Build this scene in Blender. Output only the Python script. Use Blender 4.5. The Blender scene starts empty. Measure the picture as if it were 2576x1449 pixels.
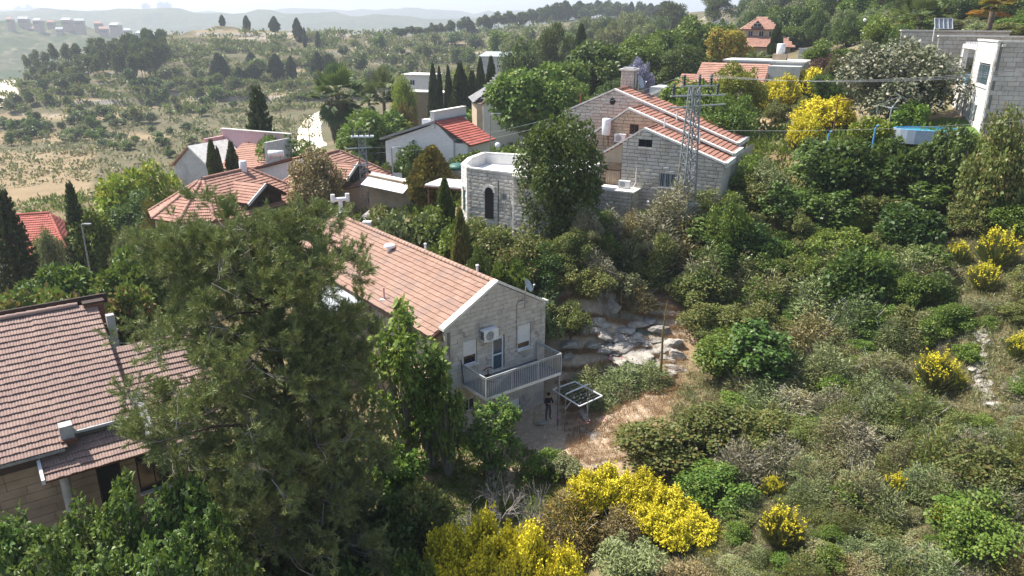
import bpy, math, random
import numpy as np
from mathutils import Vector, Matrix
R = math.radians
SC = bpy.context.scene
COL = SC.collection
random.seed(7)

# ---------------------------------------------------------------- camera, sky, sun, exposure
CAM_Z, CAM_F, CAM_PITCH, CAM_ROLL = 22.3, 1917.0, R(19.28), R(0.45)   # focal length in pixels of a 2576 px wide frame
cam_d = bpy.data.cameras.new('camera'); cam = bpy.data.objects.new('camera', cam_d); COL.objects.link(cam)
cam_d.sensor_width = 36.0; cam_d.lens = CAM_F / 2576 * 36; cam_d.clip_start = 0.5; cam_d.clip_end = 20000
cam.matrix_world = Matrix.Translation((0, 0, CAM_Z)) @ Matrix.Rotation(R(90) - CAM_PITCH, 4, 'X') @ Matrix.Rotation(CAM_ROLL, 4, 'Z')
SC.camera = cam
SUN_AZ, SUN_EL = math.atan2(-0.90, 0.42), R(56)      # azimuth measured from +Y towards +X
world = bpy.data.worlds.new('World'); SC.world = world; world.use_nodes = True
wn = world.node_tree
sky = wn.nodes.new('ShaderNodeTexSky'); sky.sky_type = 'NISHITA'; sky.sun_disc = False
sky.sun_elevation = SUN_EL; sky.sun_rotation = SUN_AZ; sky.air_density = 1.0; sky.dust_density = 2.5; sky.altitude = 700
wn.links.new(sky.outputs[0], wn.nodes['Background'].inputs[0]); wn.nodes['Background'].inputs[1].default_value = 0.125
sun_d = bpy.data.lights.new('sun', 'SUN'); sun = bpy.data.objects.new('sun', sun_d); COL.objects.link(sun)
sun_d.energy = 5.0; sun_d.angle = R(0.53); sun_d.color = (1.0, 0.955, 0.88)
SUN_DIR = Vector((math.sin(SUN_AZ) * math.cos(SUN_EL), math.cos(SUN_AZ) * math.cos(SUN_EL), math.sin(SUN_EL)))
sun.rotation_euler = SUN_DIR.to_track_quat('Z', 'Y').to_euler(); sun.location = (-40, 30, 80)
SC.view_settings.view_transform = 'Standard'; SC.view_settings.look = 'None'
SC.view_settings.exposure = 0.90; SC.view_settings.gamma = 1.0
SC.cycles.max_bounces = 5; SC.cycles.diffuse_bounces = 2; SC.cycles.glossy_bounces = 2
SC.cycles.transmission_bounces = 3; SC.cycles.transparent_max_bounces = 6; SC.cycles.volume_bounces = 0
SC.cycles.use_denoising = True

# ---------------------------------------------------------------- pixel <-> world (pixels of the 2576 x 1449 view of the photo)
_c, _s = math.cos(CAM_PITCH), math.sin(CAM_PITCH)
def ray(px, py):
    u, v = px - 1288.0, py - 724.5
    c, s = math.cos(-CAM_ROLL), math.sin(-CAM_ROLL); u, v = u * c - v * s, u * s + v * c
    x, y = u / CAM_F, -v / CAM_F
    return x, _c + y * _s, -_s + y * _c
def at(px, py, Y):
    d = ray(px, py); t = Y / d[1]; return Vector((d[0] * t, Y, CAM_Z + d[2] * t))
def atz(px, py, z):
    d = ray(px, py); t = (z - CAM_Z) / d[2]; return Vector((d[0] * t, d[1] * t, z))
def proj(p):
    yf = p[1] * _c - (p[2] - CAM_Z) * _s; yu = p[1] * _s + (p[2] - CAM_Z) * _c
    u, v = p[0] / yf * CAM_F, -yu / yf * CAM_F; c, s = math.cos(CAM_ROLL), math.sin(CAM_ROLL)
    return 1288 + u * c - v * s, 724.5 + u * s + v * c

# ---------------------------------------------------------------- materials
MATS = {}
def nd(nt, t, **kw):
    n = nt.nodes.new(t)
    for k, v in kw.items(): setattr(n, k, v)
    return n
def mix(nt, fac, a, b, mode='MIX'):
    m = nd(nt, 'ShaderNodeMix', data_type='RGBA', blend_type=mode)
    for i, s in ((0, fac), (6, a), (7, b)):
        if isinstance(s, (int, float)): m.inputs[i].default_value = s
        elif isinstance(s, tuple): m.inputs[i].default_value = (*s, 1)
        else: nt.links.new(s, m.inputs[i])
    return m.outputs[2]
def math_(nt, op, a, b=0.0):
    m = nd(nt, 'ShaderNodeMath', operation=op)
    for i, s in ((0, a), (1, b)):
        if isinstance(s, (int, float)): m.inputs[i].default_value = s
        else: nt.links.new(s, m.inputs[i])
    return m.outputs[0]
def noise(nt, scale, detail=4, coord=None, rough=0.6, lo=0.35, hi=0.65):
    n = nd(nt, 'ShaderNodeTexNoise'); n.inputs['Scale'].default_value = scale; n.inputs['Detail'].default_value = detail
    n.inputs['Roughness'].default_value = rough
    if coord is not None: nt.links.new(coord, n.inputs['Vector'])
    r = nd(nt, 'ShaderNodeMapRange'); r.inputs[1].default_value = lo; r.inputs[2].default_value = hi
    nt.links.new(n.outputs[0], r.inputs[0]); return r.outputs[0]
def pos(nt): return nd(nt, 'ShaderNodeNewGeometry').outputs['Position']
def piece_rand(nt):
    a = nd(nt, 'ShaderNodeAttribute', attribute_name='v'); o = nd(nt, 'ShaderNodeObjectInfo')
    return math_(nt, 'FRACT', math_(nt, 'ADD', a.outputs['Fac'], o.outputs['Random']))
def new_mat(name):
    m = bpy.data.materials.new(name); m.use_nodes = True; MATS[name] = m
    return m, m.node_tree, m.node_tree.nodes['Principled BSDF']
def plain(name, c, rough=0.6, metal=0.0, c2=None, scale=3.0, bump=0.0, spec=0.35, piece=0.0, c3=None, s3=0.6, lo3=.5, hi3=.72):
    """solid colour with noise towards c2 (weathering), random value from piece to piece, and stains of c3"""
    m, nt, b = new_mat(name)
    b.inputs['Roughness'].default_value = rough; b.inputs['Metallic'].default_value = metal; b.inputs['Specular IOR Level'].default_value = spec
    p = pos(nt); out = None
    if c2 is None: c2 = tuple(x * 0.8 for x in c)
    out = mix(nt, noise(nt, scale, 5, p), c, c2)
    if piece:
        pr = piece_rand(nt); out = mix(nt, math_(nt, 'MULTIPLY', pr, piece), out, tuple(x * 0.45 for x in c2))
    if c3: out = mix(nt, noise(nt, s3, 6, p, .7, lo3, hi3), out, c3)
    nt.links.new(out, b.inputs['Base Color'])
    if bump:
        bp = nd(nt, 'ShaderNodeBump'); bp.inputs['Strength'].default_value = bump; bp.inputs['Distance'].default_value = 0.05
        n = nd(nt, 'ShaderNodeTexNoise'); n.inputs['Scale'].default_value = scale * 6; n.inputs['Detail'].default_value = 6
        nt.links.new(p, n.inputs['Vector']); nt.links.new(n.outputs[0], bp.inputs['Height']); nt.links.new(bp.outputs[0], b.inputs['Normal'])
    return m
LEAF = (1.36, 1.38, 0.90)
def leafmat(name, c1, c2, c3=None, f3=0.12, trans=0.30, rough=0.5, vary=0.35):
    """two leaf colours spread leaf by leaf, a few leaves of c3, a random tone for each plant"""
    m, nt, b = new_mat(name)
    a = nd(nt, 'ShaderNodeAttribute', attribute_name='v'); o = nd(nt, 'ShaderNodeObjectInfo')
    if 'flower' not in name and name not in ('lf_straw', 'lf_blossom'):
        c1, c2 = (tuple(x * k for x, k in zip(c, LEAF)) for c in (c1, c2)); c3 = c3 and tuple(x * k for x, k in zip(c3, LEAF))
    col = mix(nt, a.outputs['Fac'], c1, c2)
    if c3:
        fr = math_(nt, 'FRACT', math_(nt, 'MULTIPLY', a.outputs['Fac'], 7.31))
        col = mix(nt, math_(nt, 'LESS_THAN', fr, f3), col, c3)
    hsv = nd(nt, 'ShaderNodeHueSaturation'); nt.links.new(col, hsv.inputs['Color'])
    nt.links.new(math_(nt, 'ADD', math_(nt, 'MULTIPLY', o.outputs['Random'], vary), 1.0 - vary / 2), hsv.inputs['Value'])
    fr2 = math_(nt, 'FRACT', math_(nt, 'MULTIPLY', o.outputs['Random'], 13.7))
    nt.links.new(math_(nt, 'ADD', math_(nt, 'MULTIPLY', fr2, 0.004 if 'flower' in name else 0.035), 0.4985 if 'flower' in name else 0.4825), hsv.inputs['Hue'])
    nt.links.new(hsv.outputs[0], b.inputs['Base Color'])
    b.inputs['Roughness'].default_value = rough; b.inputs['Specular IOR Level'].default_value = 0.3
    if trans:
        t = nd(nt, 'ShaderNodeBsdfTranslucent'); ms = nd(nt, 'ShaderNodeMixShader'); ms.inputs[0].default_value = trans
        nt.links.new(mix(nt, 0.5, hsv.outputs[0], (0.16, 0.20, 0.03)), t.inputs[0])
        nt.links.new(b.outputs[0], ms.inputs[1]); nt.links.new(t.outputs[0], ms.inputs[2])
        nt.links.new(ms.outputs[0], nt.nodes['Material Output'].inputs['Surface'])
    return m
def glassmat(name, c, rough=0.08):
    m, nt, b = new_mat(name); b.inputs['Base Color'].default_value = (*c, 1); b.inputs['Roughness'].default_value = rough
    b.inputs['Specular IOR Level'].default_value = 0.7
    n = nd(nt, 'ShaderNodeTexNoise'); n.inputs['Scale'].default_value = 0.8; nt.links.new(pos(nt), n.inputs['Vector'])
    bp = nd(nt, 'ShaderNodeBump'); bp.inputs['Strength'].default_value = 0.06; nt.links.new(n.outputs[0], bp.inputs['Height']); nt.links.new(bp.outputs[0], b.inputs['Normal'])
    return m

# ---------------------------------------------------------------- mesh helpers
def mesh_np(name, V, Fq, v=None, smooth=False):
    V = np.asarray(V, np.float32); Fq = np.asarray(Fq, np.int32); n, k = Fq.shape
    me = bpy.data.meshes.new(name); me.vertices.add(len(V)); me.vertices.foreach_set('co', V.ravel())
    me.loops.add(n * k); me.loops.foreach_set('vertex_index', Fq.ravel()); me.polygons.add(n)
    me.polygons.foreach_set('loop_start', np.arange(0, n * k, k, dtype=np.int32))
    if smooth: me.polygons.foreach_set('use_smooth', np.ones(n, bool))
    me.update(calc_edges=True)
    if v is not None:
        a = me.attributes.new('v', 'FLOAT', 'FACE'); a.data.foreach_set('value', np.asarray(v, np.float32))
    return me
class MB:
    def __init__(s): s.V = []; s.F = []; s.v = []
    def poly(s, pts, v=0.0):
        i = len(s.V); s.V += [tuple(p) for p in pts]; s.F.append(tuple(range(i, i + len(pts)))); s.v.append(v); return s
    def prism(s, pts, off, v=0.0, boss=None):
        """convex polygon pts extruded by vector off; boss raises the middle of the far face along off"""
        n = len(pts); i = len(s.V); off = Vector(off); pts = [Vector(p) for p in pts]
        s.V += [tuple(p) for p in pts] + [tuple(p + off) for p in pts]
        a, b = pts[1] - pts[0], pts[2] - pts[0]; flip = a.cross(b).dot(off) < 0
        T = list(range(i + n, i + 2 * n)); B = list(range(i, i + n))
        f = []
        if boss is None: f.append(T if not flip else T[::-1])
        else:
            c = sum(pts, Vector()) / n + off * (1 + boss); s.V.append(tuple(c)); k = len(s.V) - 1
            for j in range(n): f.append([T[j], T[(j + 1) % n], k] if not flip else [T[(j + 1) % n], T[j], k])
        f.append(B[::-1] if not flip else B)
        for j in range(n):
            q = [B[j], B[(j + 1) % n], T[(j + 1) % n], T[j]]; f.append(q if not flip else q[::-1])
        s.F += [tuple(q) for q in f]; s.v += [v] * len(f); return s
    def box(s, lo, hi, v=0.0):
        x0, y0, z0 = lo; x1, y1, z1 = hi
        return s.prism([(x0, y0, z0), (x1, y0, z0), (x1, y1, z0), (x0, y1, z0)], (0, 0, z1 - z0), v)
    def bar(s, a, b, w, h=None, up=(0, 0, 1), v=0.0):
        a, b = Vector(a), Vector(b); h = h or w; d = (b - a).normalized(); u = Vector(up)
        if abs(d.dot(u)) > 0.98: u = Vector((1, 0, 0))
        x = d.cross(u).normalized() * w / 2; y = x.cross(d).normalized() * h / 2
        return s.prism([a - x - y, a + x - y, a + x + y, a - x + y], b - a, v)
    def tube(s, pts, rad, n=6, v=0.0, caps=True):
        pts = [Vector(p) for p in pts]; i0 = len(s.V); m = len(pts)
        if isinstance(rad, (int, float)): rad = [rad] * m
        ref = Vector((0.31, 0.17, 0.93))
        for k, p in enumerate(pts):
            d = (pts[min(k + 1, m - 1)] - pts[max(k - 1, 0)])
            d = d.normalized() if d.length > 1e-9 else Vector((0, 0, 1))
            r = ref if abs(d.dot(ref)) < 0.9 else Vector((1, 0, 0))
            x = d.cross(r).normalized(); y = d.cross(x)
            for j in range(n):
                t = 2 * math.pi * j / n; s.V.append(tuple(p + (x * math.cos(t) + y * math.sin(t)) * rad[k]))
        for k in range(m - 1):
            for j in range(n):
                a = i0 + k * n + j; b = i0 + k * n + (j + 1) % n; s.F.append((a, a + n, b + n, b)); s.v.append(v)
        if caps:
            s.F.append(tuple(i0 + j for j in range(n))); s.F.append(tuple(i0 + (m - 1) * n + j for j in range(n))[::-1]); s.v += [v, v]
        return s
    def lathe(s, prof, c=(0, 0, 0), n=12, v=0.0):
        i0 = len(s.V); m = len(prof)
        for r, z in prof:
            for j in range(n): t = 2 * math.pi * j / n; s.V.append((c[0] + r * math.cos(t), c[1] + r * math.sin(t), c[2] + z))
        for k in range(m - 1):
            for j in range(n):
                a = i0 + k * n + j; b = i0 + k * n + (j + 1) % n; s.F.append((a, b, b + n, a + n)); s.v.append(v)
        s.F.append(tuple(i0 + j for j in range(n))[::-1]); s.F.append(tuple(i0 + (m - 1) * n + j for j in range(n))); s.v += [v, v]
        return s
    def mesh(s, name, smooth=False):
        me = bpy.data.meshes.new(name); me.from_pydata(s.V, [], s.F)
        if s.F: a = me.attributes.new('v', 'FLOAT', 'FACE'); a.data.foreach_set('value', np.asarray(s.v, np.float32))
        if smooth: me.polygons.foreach_set('use_smooth', np.ones(len(s.F), bool))
        return me
    def build(s, name, mat, parent=None, smooth=False, kind=None):
        return obj(name, s.mesh(name, smooth), mat, parent, kind)
def obj(name, me, mat, parent=None, kind=None):
    if mat is not None and not me.materials: me.materials.append(MATS[mat])
    o = bpy.data.objects.new(name, me); COL.objects.link(o); o.parent = parent
    if kind: o['kind'] = kind
    return o
def tag(o, label, cat, group=None):
    o['label'] = label; o['category'] = cat
    if group: o['group'] = group
    return o
def thing(name, label, cat, loc=(0, 0, 0), rz=0.0, group=None, scale=None):
    o = bpy.data.objects.new(name, None); COL.objects.link(o); o.location = loc; o.rotation_euler = (0, 0, R(rz)); o.empty_display_size = 0.3
    if scale: o.scale = scale
    return tag(o, label, cat, group)
def place(root_loc, rz, p):
    c, s = math.cos(R(rz)), math.sin(R(rz)); return Vector((root_loc[0] + p[0] * c - p[1] * s, root_loc[1] + p[0] * s + p[1] * c, root_loc[2] + p[2]))

# ---------------------------------------------------------------- terrain heights
CTRL = [(-60,-30,-8),(0,-30,-7),(60,-30,4),(-40,5,-4),(-20,5,-4),(0,5,-5),(20,5,-1.5),(40,5,5),(60,5,14),(-30,20,-1.8),(-20,24,-1.2),(-10,26,-1.2),(0,27,-1.6),(8,26,-0.6),(20,24,1.8),
 (35,22,7),(60,22,16),(-3.6,38,0),(2,42.5,0),(-1,36,-.3),(4,44,.8),(-16,53.5,.3),(-10.4,58,.8),(0,33,-.8),(4.9,39,.2),(8,40,.9),(7.5,46,2.6),(10,52,4.6),(5,52,3.0),(16,33,2.2),(23,40,4.3),(21,52,6),
 (30,40,7.5),(40,45,12),(30,55,9.5),(60,45,20),(-28,36,-.3),(-22,30,-.8),(-35,45,-1.5),(-50,60,-4.5),(-55,75,-6),(-45,90,-5),(-30,62,2),(-25,75,2.5),(-70,80,-9),(-90,110,-10),(0,62,6.6),(6,60,7.0),(12,63,7.3),
 (8,58,6.9),(-5,68,8.3),(-10.5,69,6.3),(33.3,62,13.3),(28,60,11.6),(24.5,60,10.6),(39,74,14.2),(-3,57,7.2),(-6,60,6.2),(2,55,7.2),(6,54,7.4),(3,52.5,7.0),(5,51,6.2),(0,49.5,4.6),(-4,54.5,6.4),(12,55.5,8.2),(0,51,5.2),(-4,52,3.4),(-1.5,37,-.5),(1.5,39.5,-.5),(3.5,39.5,-.35),(-8,62,5.2),(-12,75,4),(-18,80,4),(0,75,6.5),(-5,90,5.5),(-3,105,6),(10,80,9),(15,95,10),(25,75,10.5),(37,66,13.8),(32,60,11.5),(50,66,18),(30,95,12.5),(45,90,16.5),(60,110,20),(30,130,12),(57,170,15.5),
 (0,130,4),(-20,110,3),(-28,120,2.5),(-38,150,-.5),(-60,140,-5),(-94,160,-8),(-130,200,-12),(-60,200,-7),(-20,180,-1),(20,180,6),(90,150,25),(120,200,31),(60,230,15),(160,260,34),(100,300,22),(200,400,40),
 (-160,250,-13),(-120,250,-11),(-60,260,-8),(-20,250,-4),(-200,180,-14),(-260,260,-16),(-140,300,-9),(-60,310,-3),(0,300,2),(60,300,11),(-300,400,-24),(-330,300,-18),
 (-230,560,-6),(-120,580,2),(-20,620,10),(60,720,18),(140,720,26),(240,640,40),(-320,620,-34),(-200,760,-40),(0,820,-30),(200,900,0),(-420,500,-34),(-500,900,-55),(0,1000,-60),(400,1000,0)]
for px, py, Y in [(795,195,340),(545,195,345),(690,200,330),(900,270,290),(500,120,420),(750,112,430),(560,64,480),(450,78,470),(850,84,470),(1000,102,450),(1150,98,480),(1250,72,560),(1480,45,620),(1600,62,600),
                  (1300,100,480),(1200,150,380),(1050,160,370),(250,160,370),(100,205,330),(400,105,410),(1000,200,330),(1100,130,420),(1400,130,380),(330,210,320),(640,150,385),(950,140,395),(1640,45,640)]:
    p = at(px, py, Y); CTRL.append(tuple(p))
CTRL = np.array(CTRL, float)
def _solve():
    X = CTRL[:, :2]; d = np.sqrt(((X[:, None] - X[None]) ** 2).sum(-1)); n = len(X)
    A = np.zeros((n + 1, n + 1)); A[:n, :n] = -d - 0.6 * np.eye(n); A[:n, n] = 1; A[n, :n] = 1
    return np.linalg.solve(A, np.append(CTRL[:, 2], 0))
_w = _solve()
def _hash(ix, iy, k): 
    h = np.sin(ix * 127.1 + iy * 311.7 + k * 74.7) * 43758.5453; return h - np.floor(h)
def vnoise(x, y, k=0):
    ix, iy = np.floor(x), np.floor(y); fx, fy = x - ix, y - iy; fx = fx * fx * (3 - 2 * fx); fy = fy * fy * (3 - 2 * fy)
    return (_hash(ix, iy, k) * (1 - fx) + _hash(ix + 1, iy, k) * fx) * (1 - fy) + (_hash(ix, iy + 1, k) * (1 - fx) + _hash(ix + 1, iy + 1, k) * fx) * fy
def ground_np(x, y, phase=False):
    x = np.asarray(x, float); y = np.asarray(y, float); sh = x.shape; x = x.ravel(); y = y.ravel(); z = np.empty_like(x)
    for i in range(0, len(x), 20000):
        d = np.sqrt((x[i:i + 20000, None] - CTRL[None, :, 0]) ** 2 + (y[i:i + 20000, None] - CTRL[None, :, 1]) ** 2 + 0.5)
        z[i:i + 20000] = -(d @ _w[:-1]) + _w[-1]
    far = np.clip((y - 100) / 120, 0, 1)
    z += (vnoise(x / 4, y / 4, 1) - .5) * .5 + (vnoise(x / 1.3, y / 1.3, 2) - .5) * .22 + far * ((vnoise(x / 30, y / 30, 3) - .5) * 3.0 + (vnoise(x / 11, y / 11, 4) - .5) * 1.6)
    # dry-stone terraces on the far hillside
    t = np.clip((y - 265) / 40, 0, 1) * np.clip((560 - y) / 60, 0, 1); st = 2.3 + 0.5 * vnoise(x / 90, y / 90, 5); q = z / st + (vnoise(x / 40, y / 40, 6) - .5) * .5
    f = q - np.floor(q)
    if phase: return f.reshape(sh)
    stepped = (np.floor(q) + np.clip((f - .72) / .16, 0, 1) * 0.86 + f * .14 - (vnoise(x / 40, y / 40, 6) - .5) * .5) * st
    z = z * (1 - t) + stepped * t
    return z.reshape(sh)
_gc = {}
def ground(x, y):
    k = (round(x, 2), round(y, 2))
    if k not in _gc: _gc[k] = float(ground_np(np.array([x]), np.array([y]))[0])
    return _gc[k]
def hit(px, py, y0=8.0, y1=700.0):
    """ground point seen at a pixel"""
    d = ray(px, py); Y = y0 * (y1 / y0) ** np.linspace(0, 1, 900); t = Y / d[1]
    z = CAM_Z + d[2] * t; g = ground_np(d[0] * t, Y); i = np.argmax(z < g)
    if not z[i] < g[i]: i = len(Y) - 1
    return Vector((d[0] * t[i], Y[i], float(g[i])))

def build_ground():
    ys = [-40.0]
    while ys[-1] < 1000:
        y = ys[-1]; ys.append(y + (0.55 if 8 < y < 75 else 1.0 if y < 130 else 1.6 if y < 260 else 1.25 if y < 490 else 4.0 if y < 640 else 12))
    ys = np.array(ys); m = 300; u = np.linspace(-1, 1, m); u = np.sign(u) * np.abs(u) ** 1.15
    X = u[None] * (0.92 * np.clip(ys, 0, None) + 62)[:, None]; Y = np.repeat(ys[:, None], m, 1)
    Z = ground_np(X, Y); V = np.stack([X, Y, Z], -1).reshape(-1, 3)
    i = np.arange((len(ys) - 1) * m).reshape(len(ys) - 1, m)[:, :-1].ravel()
    me = mesh_np('ground', V, np.stack([i, i + 1, i + m + 1, i + m], -1), smooth=True)
    # where the soil is: cut straw fields in the valley, bare terraces on the hill, the trodden yard beside the house
    yf = V[:, 1] * _c - (V[:, 2] - CAM_Z) * _s; yf = np.where(yf < 1, 1, yf); yu = V[:, 1] * _s + (V[:, 2] - CAM_Z) * _c; U, W = 1288 + V[:, 0] / yf * CAM_F, 724.5 - yu / yf * CAM_F
    def mask(polys, y0, y1, wob):
        out = np.zeros(len(V)); zone = (V[:, 1] > y0) & (V[:, 1] < y1)
        for k in range(8):
            a = U + (vnoise(V[:, 0] / 3 + k * 7, V[:, 1] / 3, 40 + k) - .5) * wob * 2; b = W + (vnoise(V[:, 0] / 3, V[:, 1] / 3 + k * 5, 60 + k) - .5) * wob
            hit_ = np.zeros(len(V), bool)
            for P in polys:
                A = sum(P[j][0] * P[(j + 1) % len(P)][1] - P[(j + 1) % len(P)][0] * P[j][1] for j in range(len(P))); P = P if A > 0 else P[::-1]; q = np.ones(len(V), bool)
                for j in range(len(P)): p0, p1 = P[j], P[(j + 1) % len(P)]; q &= (p1[0] - p0[0]) * (b - p0[1]) - (p1[1] - p0[1]) * (a - p0[0]) >= 0
                hit_ |= q
            out += hit_ / 8
        return out * zone
    fieldm = mask([[(-60, 395), (240, 385), (225, 500), (-60, 520)], [(-60, 345), (330, 338), (420, 352), (-60, 376)], [(430, 240), (760, 235), (740, 256), (440, 262)], [(640, 178), (900, 176), (900, 190), (650, 194)], [(480, 80), (760, 86), (740, 104), (490, 98)], [(-60, 300), (300, 292), (330, 306), (-60, 318)], [(150, 255), (420, 262), (420, 270), (150, 268)]], 110, 600, 10)
    far = np.clip((V[:, 1] - 105) / 40, 0, 1); band = far * np.clip((vnoise(V[:, 0] / 34, V[:, 1] / 7, 9) * .6 + vnoise(V[:, 0] / 90, V[:, 1] / 22, 10) * .6 - .66) * 5, 0, 1) * np.clip((620 - V[:, 1]) / 60, 0, 1)
    yard = mask([[(1400, 760), (1480, 700), (1740, 680), (1730, 820), (1660, 1000), (1560, 1190), (1430, 1200), (1385, 1000)], [(1180, 1080), (1400, 1000), (1450, 1180), (1230, 1200)]], 25, 60, 26)
    for nm, d in (('field', np.clip(fieldm * .85 + band * .5, 0, 1)), ('far', np.clip(far + .72 * mask([[(1700, 480), (2700, 380), (2700, 1500), (1440, 1500), (1560, 1230), (1720, 980)]], 12, 75, 60), 0, 1)), ('yard', yard)): at_ = me.attributes.new(nm, 'FLOAT', 'POINT'); at_.data.foreach_set('value', d.astype(np.float32))
    return me
def ground_material():
    m, nt, b = new_mat('soil'); p = pos(nt); b.inputs['Roughness'].default_value = 0.95; b.inputs['Specular IOR Level'].default_value = 0.1
    straw = mix(nt, noise(nt, .35, 6, p), (0.37, 0.27, 0.16), (0.25, 0.165, 0.09))
    straw = mix(nt, noise(nt, 2.2, 5, p, .7, .45, .75), straw, (0.40, 0.33, 0.22))
    green = mix(nt, noise(nt, .9, 6, p), (0.12, 0.12, 0.055), (0.19, 0.165, 0.085))
    col = mix(nt, noise(nt, .06, 7, p, .65, .42, .58), straw, green)
    col = mix(nt, noise(nt, .5, 7, p, .75, .60, .70), col, (0.40, 0.37, 0.32))
    col = mix(nt, math_(nt, 'MULTIPLY', noise(nt, .022, 3, p, .5, .48, .56), .6), col, (0.20, 0.12, 0.07))
    A = lambda n: nd(nt, 'ShaderNodeAttribute', attribute_name=n).outputs['Fac']
    col = mix(nt, math_(nt, 'MULTIPLY', A('far'), .88), col, mix(nt, noise(nt, .10, 8, p, .75, .35, .65), (0.075, 0.080, 0.038), (0.135, 0.115, 0.068)))
    col = mix(nt, math_(nt, 'MULTIPLY', A('field'), .9), col, mix(nt, noise(nt, .12, 7, p, .7), (0.32, 0.235, 0.14), (0.235, 0.17, 0.10)))
    yd = mix(nt, noise(nt, 1.1, 8, p, .7), (0.47, 0.365, 0.26), (0.36, 0.265, 0.175)); yd = mix(nt, noise(nt, 2.6, 6, p, .7, .52, .66), yd, (0.56, 0.48, 0.37))
    col = mix(nt, A('yard'), col, yd)
    sx = nd(nt, 'ShaderNodeSeparateXYZ'); nt.links.new(nd(nt, 'ShaderNodeNewGeometry').outputs['True Normal'], sx.inputs[0])
    mr = nd(nt, 'ShaderNodeMapRange'); mr.inputs[1].default_value = .93; mr.inputs[2].default_value = .80; nt.links.new(sx.outputs[2], mr.inputs[0])
    col = mix(nt, math_(nt, 'MULTIPLY', math_(nt, 'MULTIPLY', mr.outputs[0], A('field')), noise(nt, .3, 4, p, .6, .3, .5)), col, (0.36, 0.335, 0.29))      # dry-stone faces of the terraces
    nt.links.new(col, b.inputs['Base Color'])
    bp = nd(nt, 'ShaderNodeBump'); bp.inputs['Strength'].default_value = .6; bp.inputs['Distance'].default_value = .15
    n = nd(nt, 'ShaderNodeTexNoise'); n.inputs['Scale'].default_value = 2.5; n.inputs['Detail'].default_value = 8; nt.links.new(p, n.inputs['Vector'])
    nt.links.new(n.outputs[0], bp.inputs['Height']); nt.links.new(bp.outputs[0], b.inputs['Normal'])
ground_material()
g = obj('ground', build_ground(), 'soil', kind='structure')

# ---------------------------------------------------------------- far hills
def hillmat(name, c1, c2, sc):
    m, nt, b = new_mat(name); p = pos(nt); b.inputs['Roughness'].default_value = 1; b.inputs['Specular IOR Level'].default_value = 0
    col = mix(nt, noise(nt, sc, 8, p, .7, .4, .6), c1, c2); col = mix(nt, noise(nt, sc * 4, 6, p, .7, .55, .7), col, (0.25, 0.2, 0.13)); nt.links.new(col, b.inputs['Base Color'])
hillmat('woods_far', (0.055, 0.075, 0.03), (0.10, 0.10, 0.05), .02)
def far_hill(prof, Y, depth, base, seed, name='hills', k=160):
    """ridge whose crest shows along the pixels prof; slopes fall to the valley in front of and behind it"""
    px = np.array([q[0] for q in prof], float); py = np.array([q[1] for q in prof], float)
    xs = np.linspace(px[0], px[-1], k); rows = 46; V = []
    for j in range(rows):
        s = j / (rows - 1) * 1.5
        for x in xs:
            c = at(x, np.interp(x, px, py), Y); yy = Y + (s - 1) * depth
            h = (math.cos((s - 1) * math.pi) + 1) / 2 if s < 1 else 1 - (s - 1) * 1.6
            X = c.x * yy / Y
            V.append((X, yy, base + (c.z - base) * h))
    V = np.array(V); a = depth / 9
    V[:, 2] += (vnoise(V[:, 0] / a, V[:, 1] / a, seed) - .5) * depth * .03 + (vnoise(V[:, 0] / a * 4, V[:, 1] / a * 4, seed) - .5) * depth * .012
    i = np.arange((rows - 1) * k).reshape(rows - 1, k)[:, :-1].ravel()
    return obj(name, mesh_np(name, V, np.stack([i, i + 1, i + k + 1, i + k], -1), smooth=True), 'woods_far', kind='structure')
HILL_NEAR = [(-700,30),(-200,38),(0,52),(120,60),(220,72),(300,88),(380,112),(460,135),(600,160),(800,190),(1100,230)]
HILL_MID = [(-1500,5),(-300,22),(100,30),(250,34),(330,24),(480,26),(640,34),(800,40),(1000,44),(1300,46),(1700,44),(2400,40),(3600,30)]
HILL_FAR = [(-1800,28),(-300,30),(60,26),(250,30),(620,34),(760,26),(860,34),(960,22),(1010,18),(1100,26),(1180,34),(1400,36),(2000,36),(3800,30)]
far_hill(HILL_NEAR, 1250, 480, -70, 21)
far_hill(HILL_MID, 2600, 900, -110, 22)
far_hill(HILL_FAR, 4300, 1200, -120, 23)
vd = obj('valley', mesh_np('valley', [(-4500, -500, -75), (5200, -500, -75), (5200, 6500, -125), (-4500, 6500, -125)], [(0, 1, 2, 3)]), 'woods_far', kind='structure')

# ---------------------------------------------------------------- haze
def haze_box():
    m = bpy.data.materials.new('haze'); m.use_nodes = True; nt = m.node_tree; nt.nodes.clear(); MATS['haze'] = m
    o = nd(nt, 'ShaderNodeOutputMaterial'); v = nd(nt, 'ShaderNodeVolumePrincipled')
    v.inputs['Color'].default_value = (0.86, 0.92, 1.0, 1); v.inputs['Density'].default_value = HAZE; v.inputs['Anisotropy'].default_value = 0.25
    nt.links.new(v.outputs[0], o.inputs['Volume'])
    b = MB().box((-4600, -520, -140), (5300, 6600, 190)); h = b.build('haze', 'haze', kind='stuff'); h['label'] = 'pale bluish haze filling the valley air'
HAZE = 0.0003
haze_box()

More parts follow.
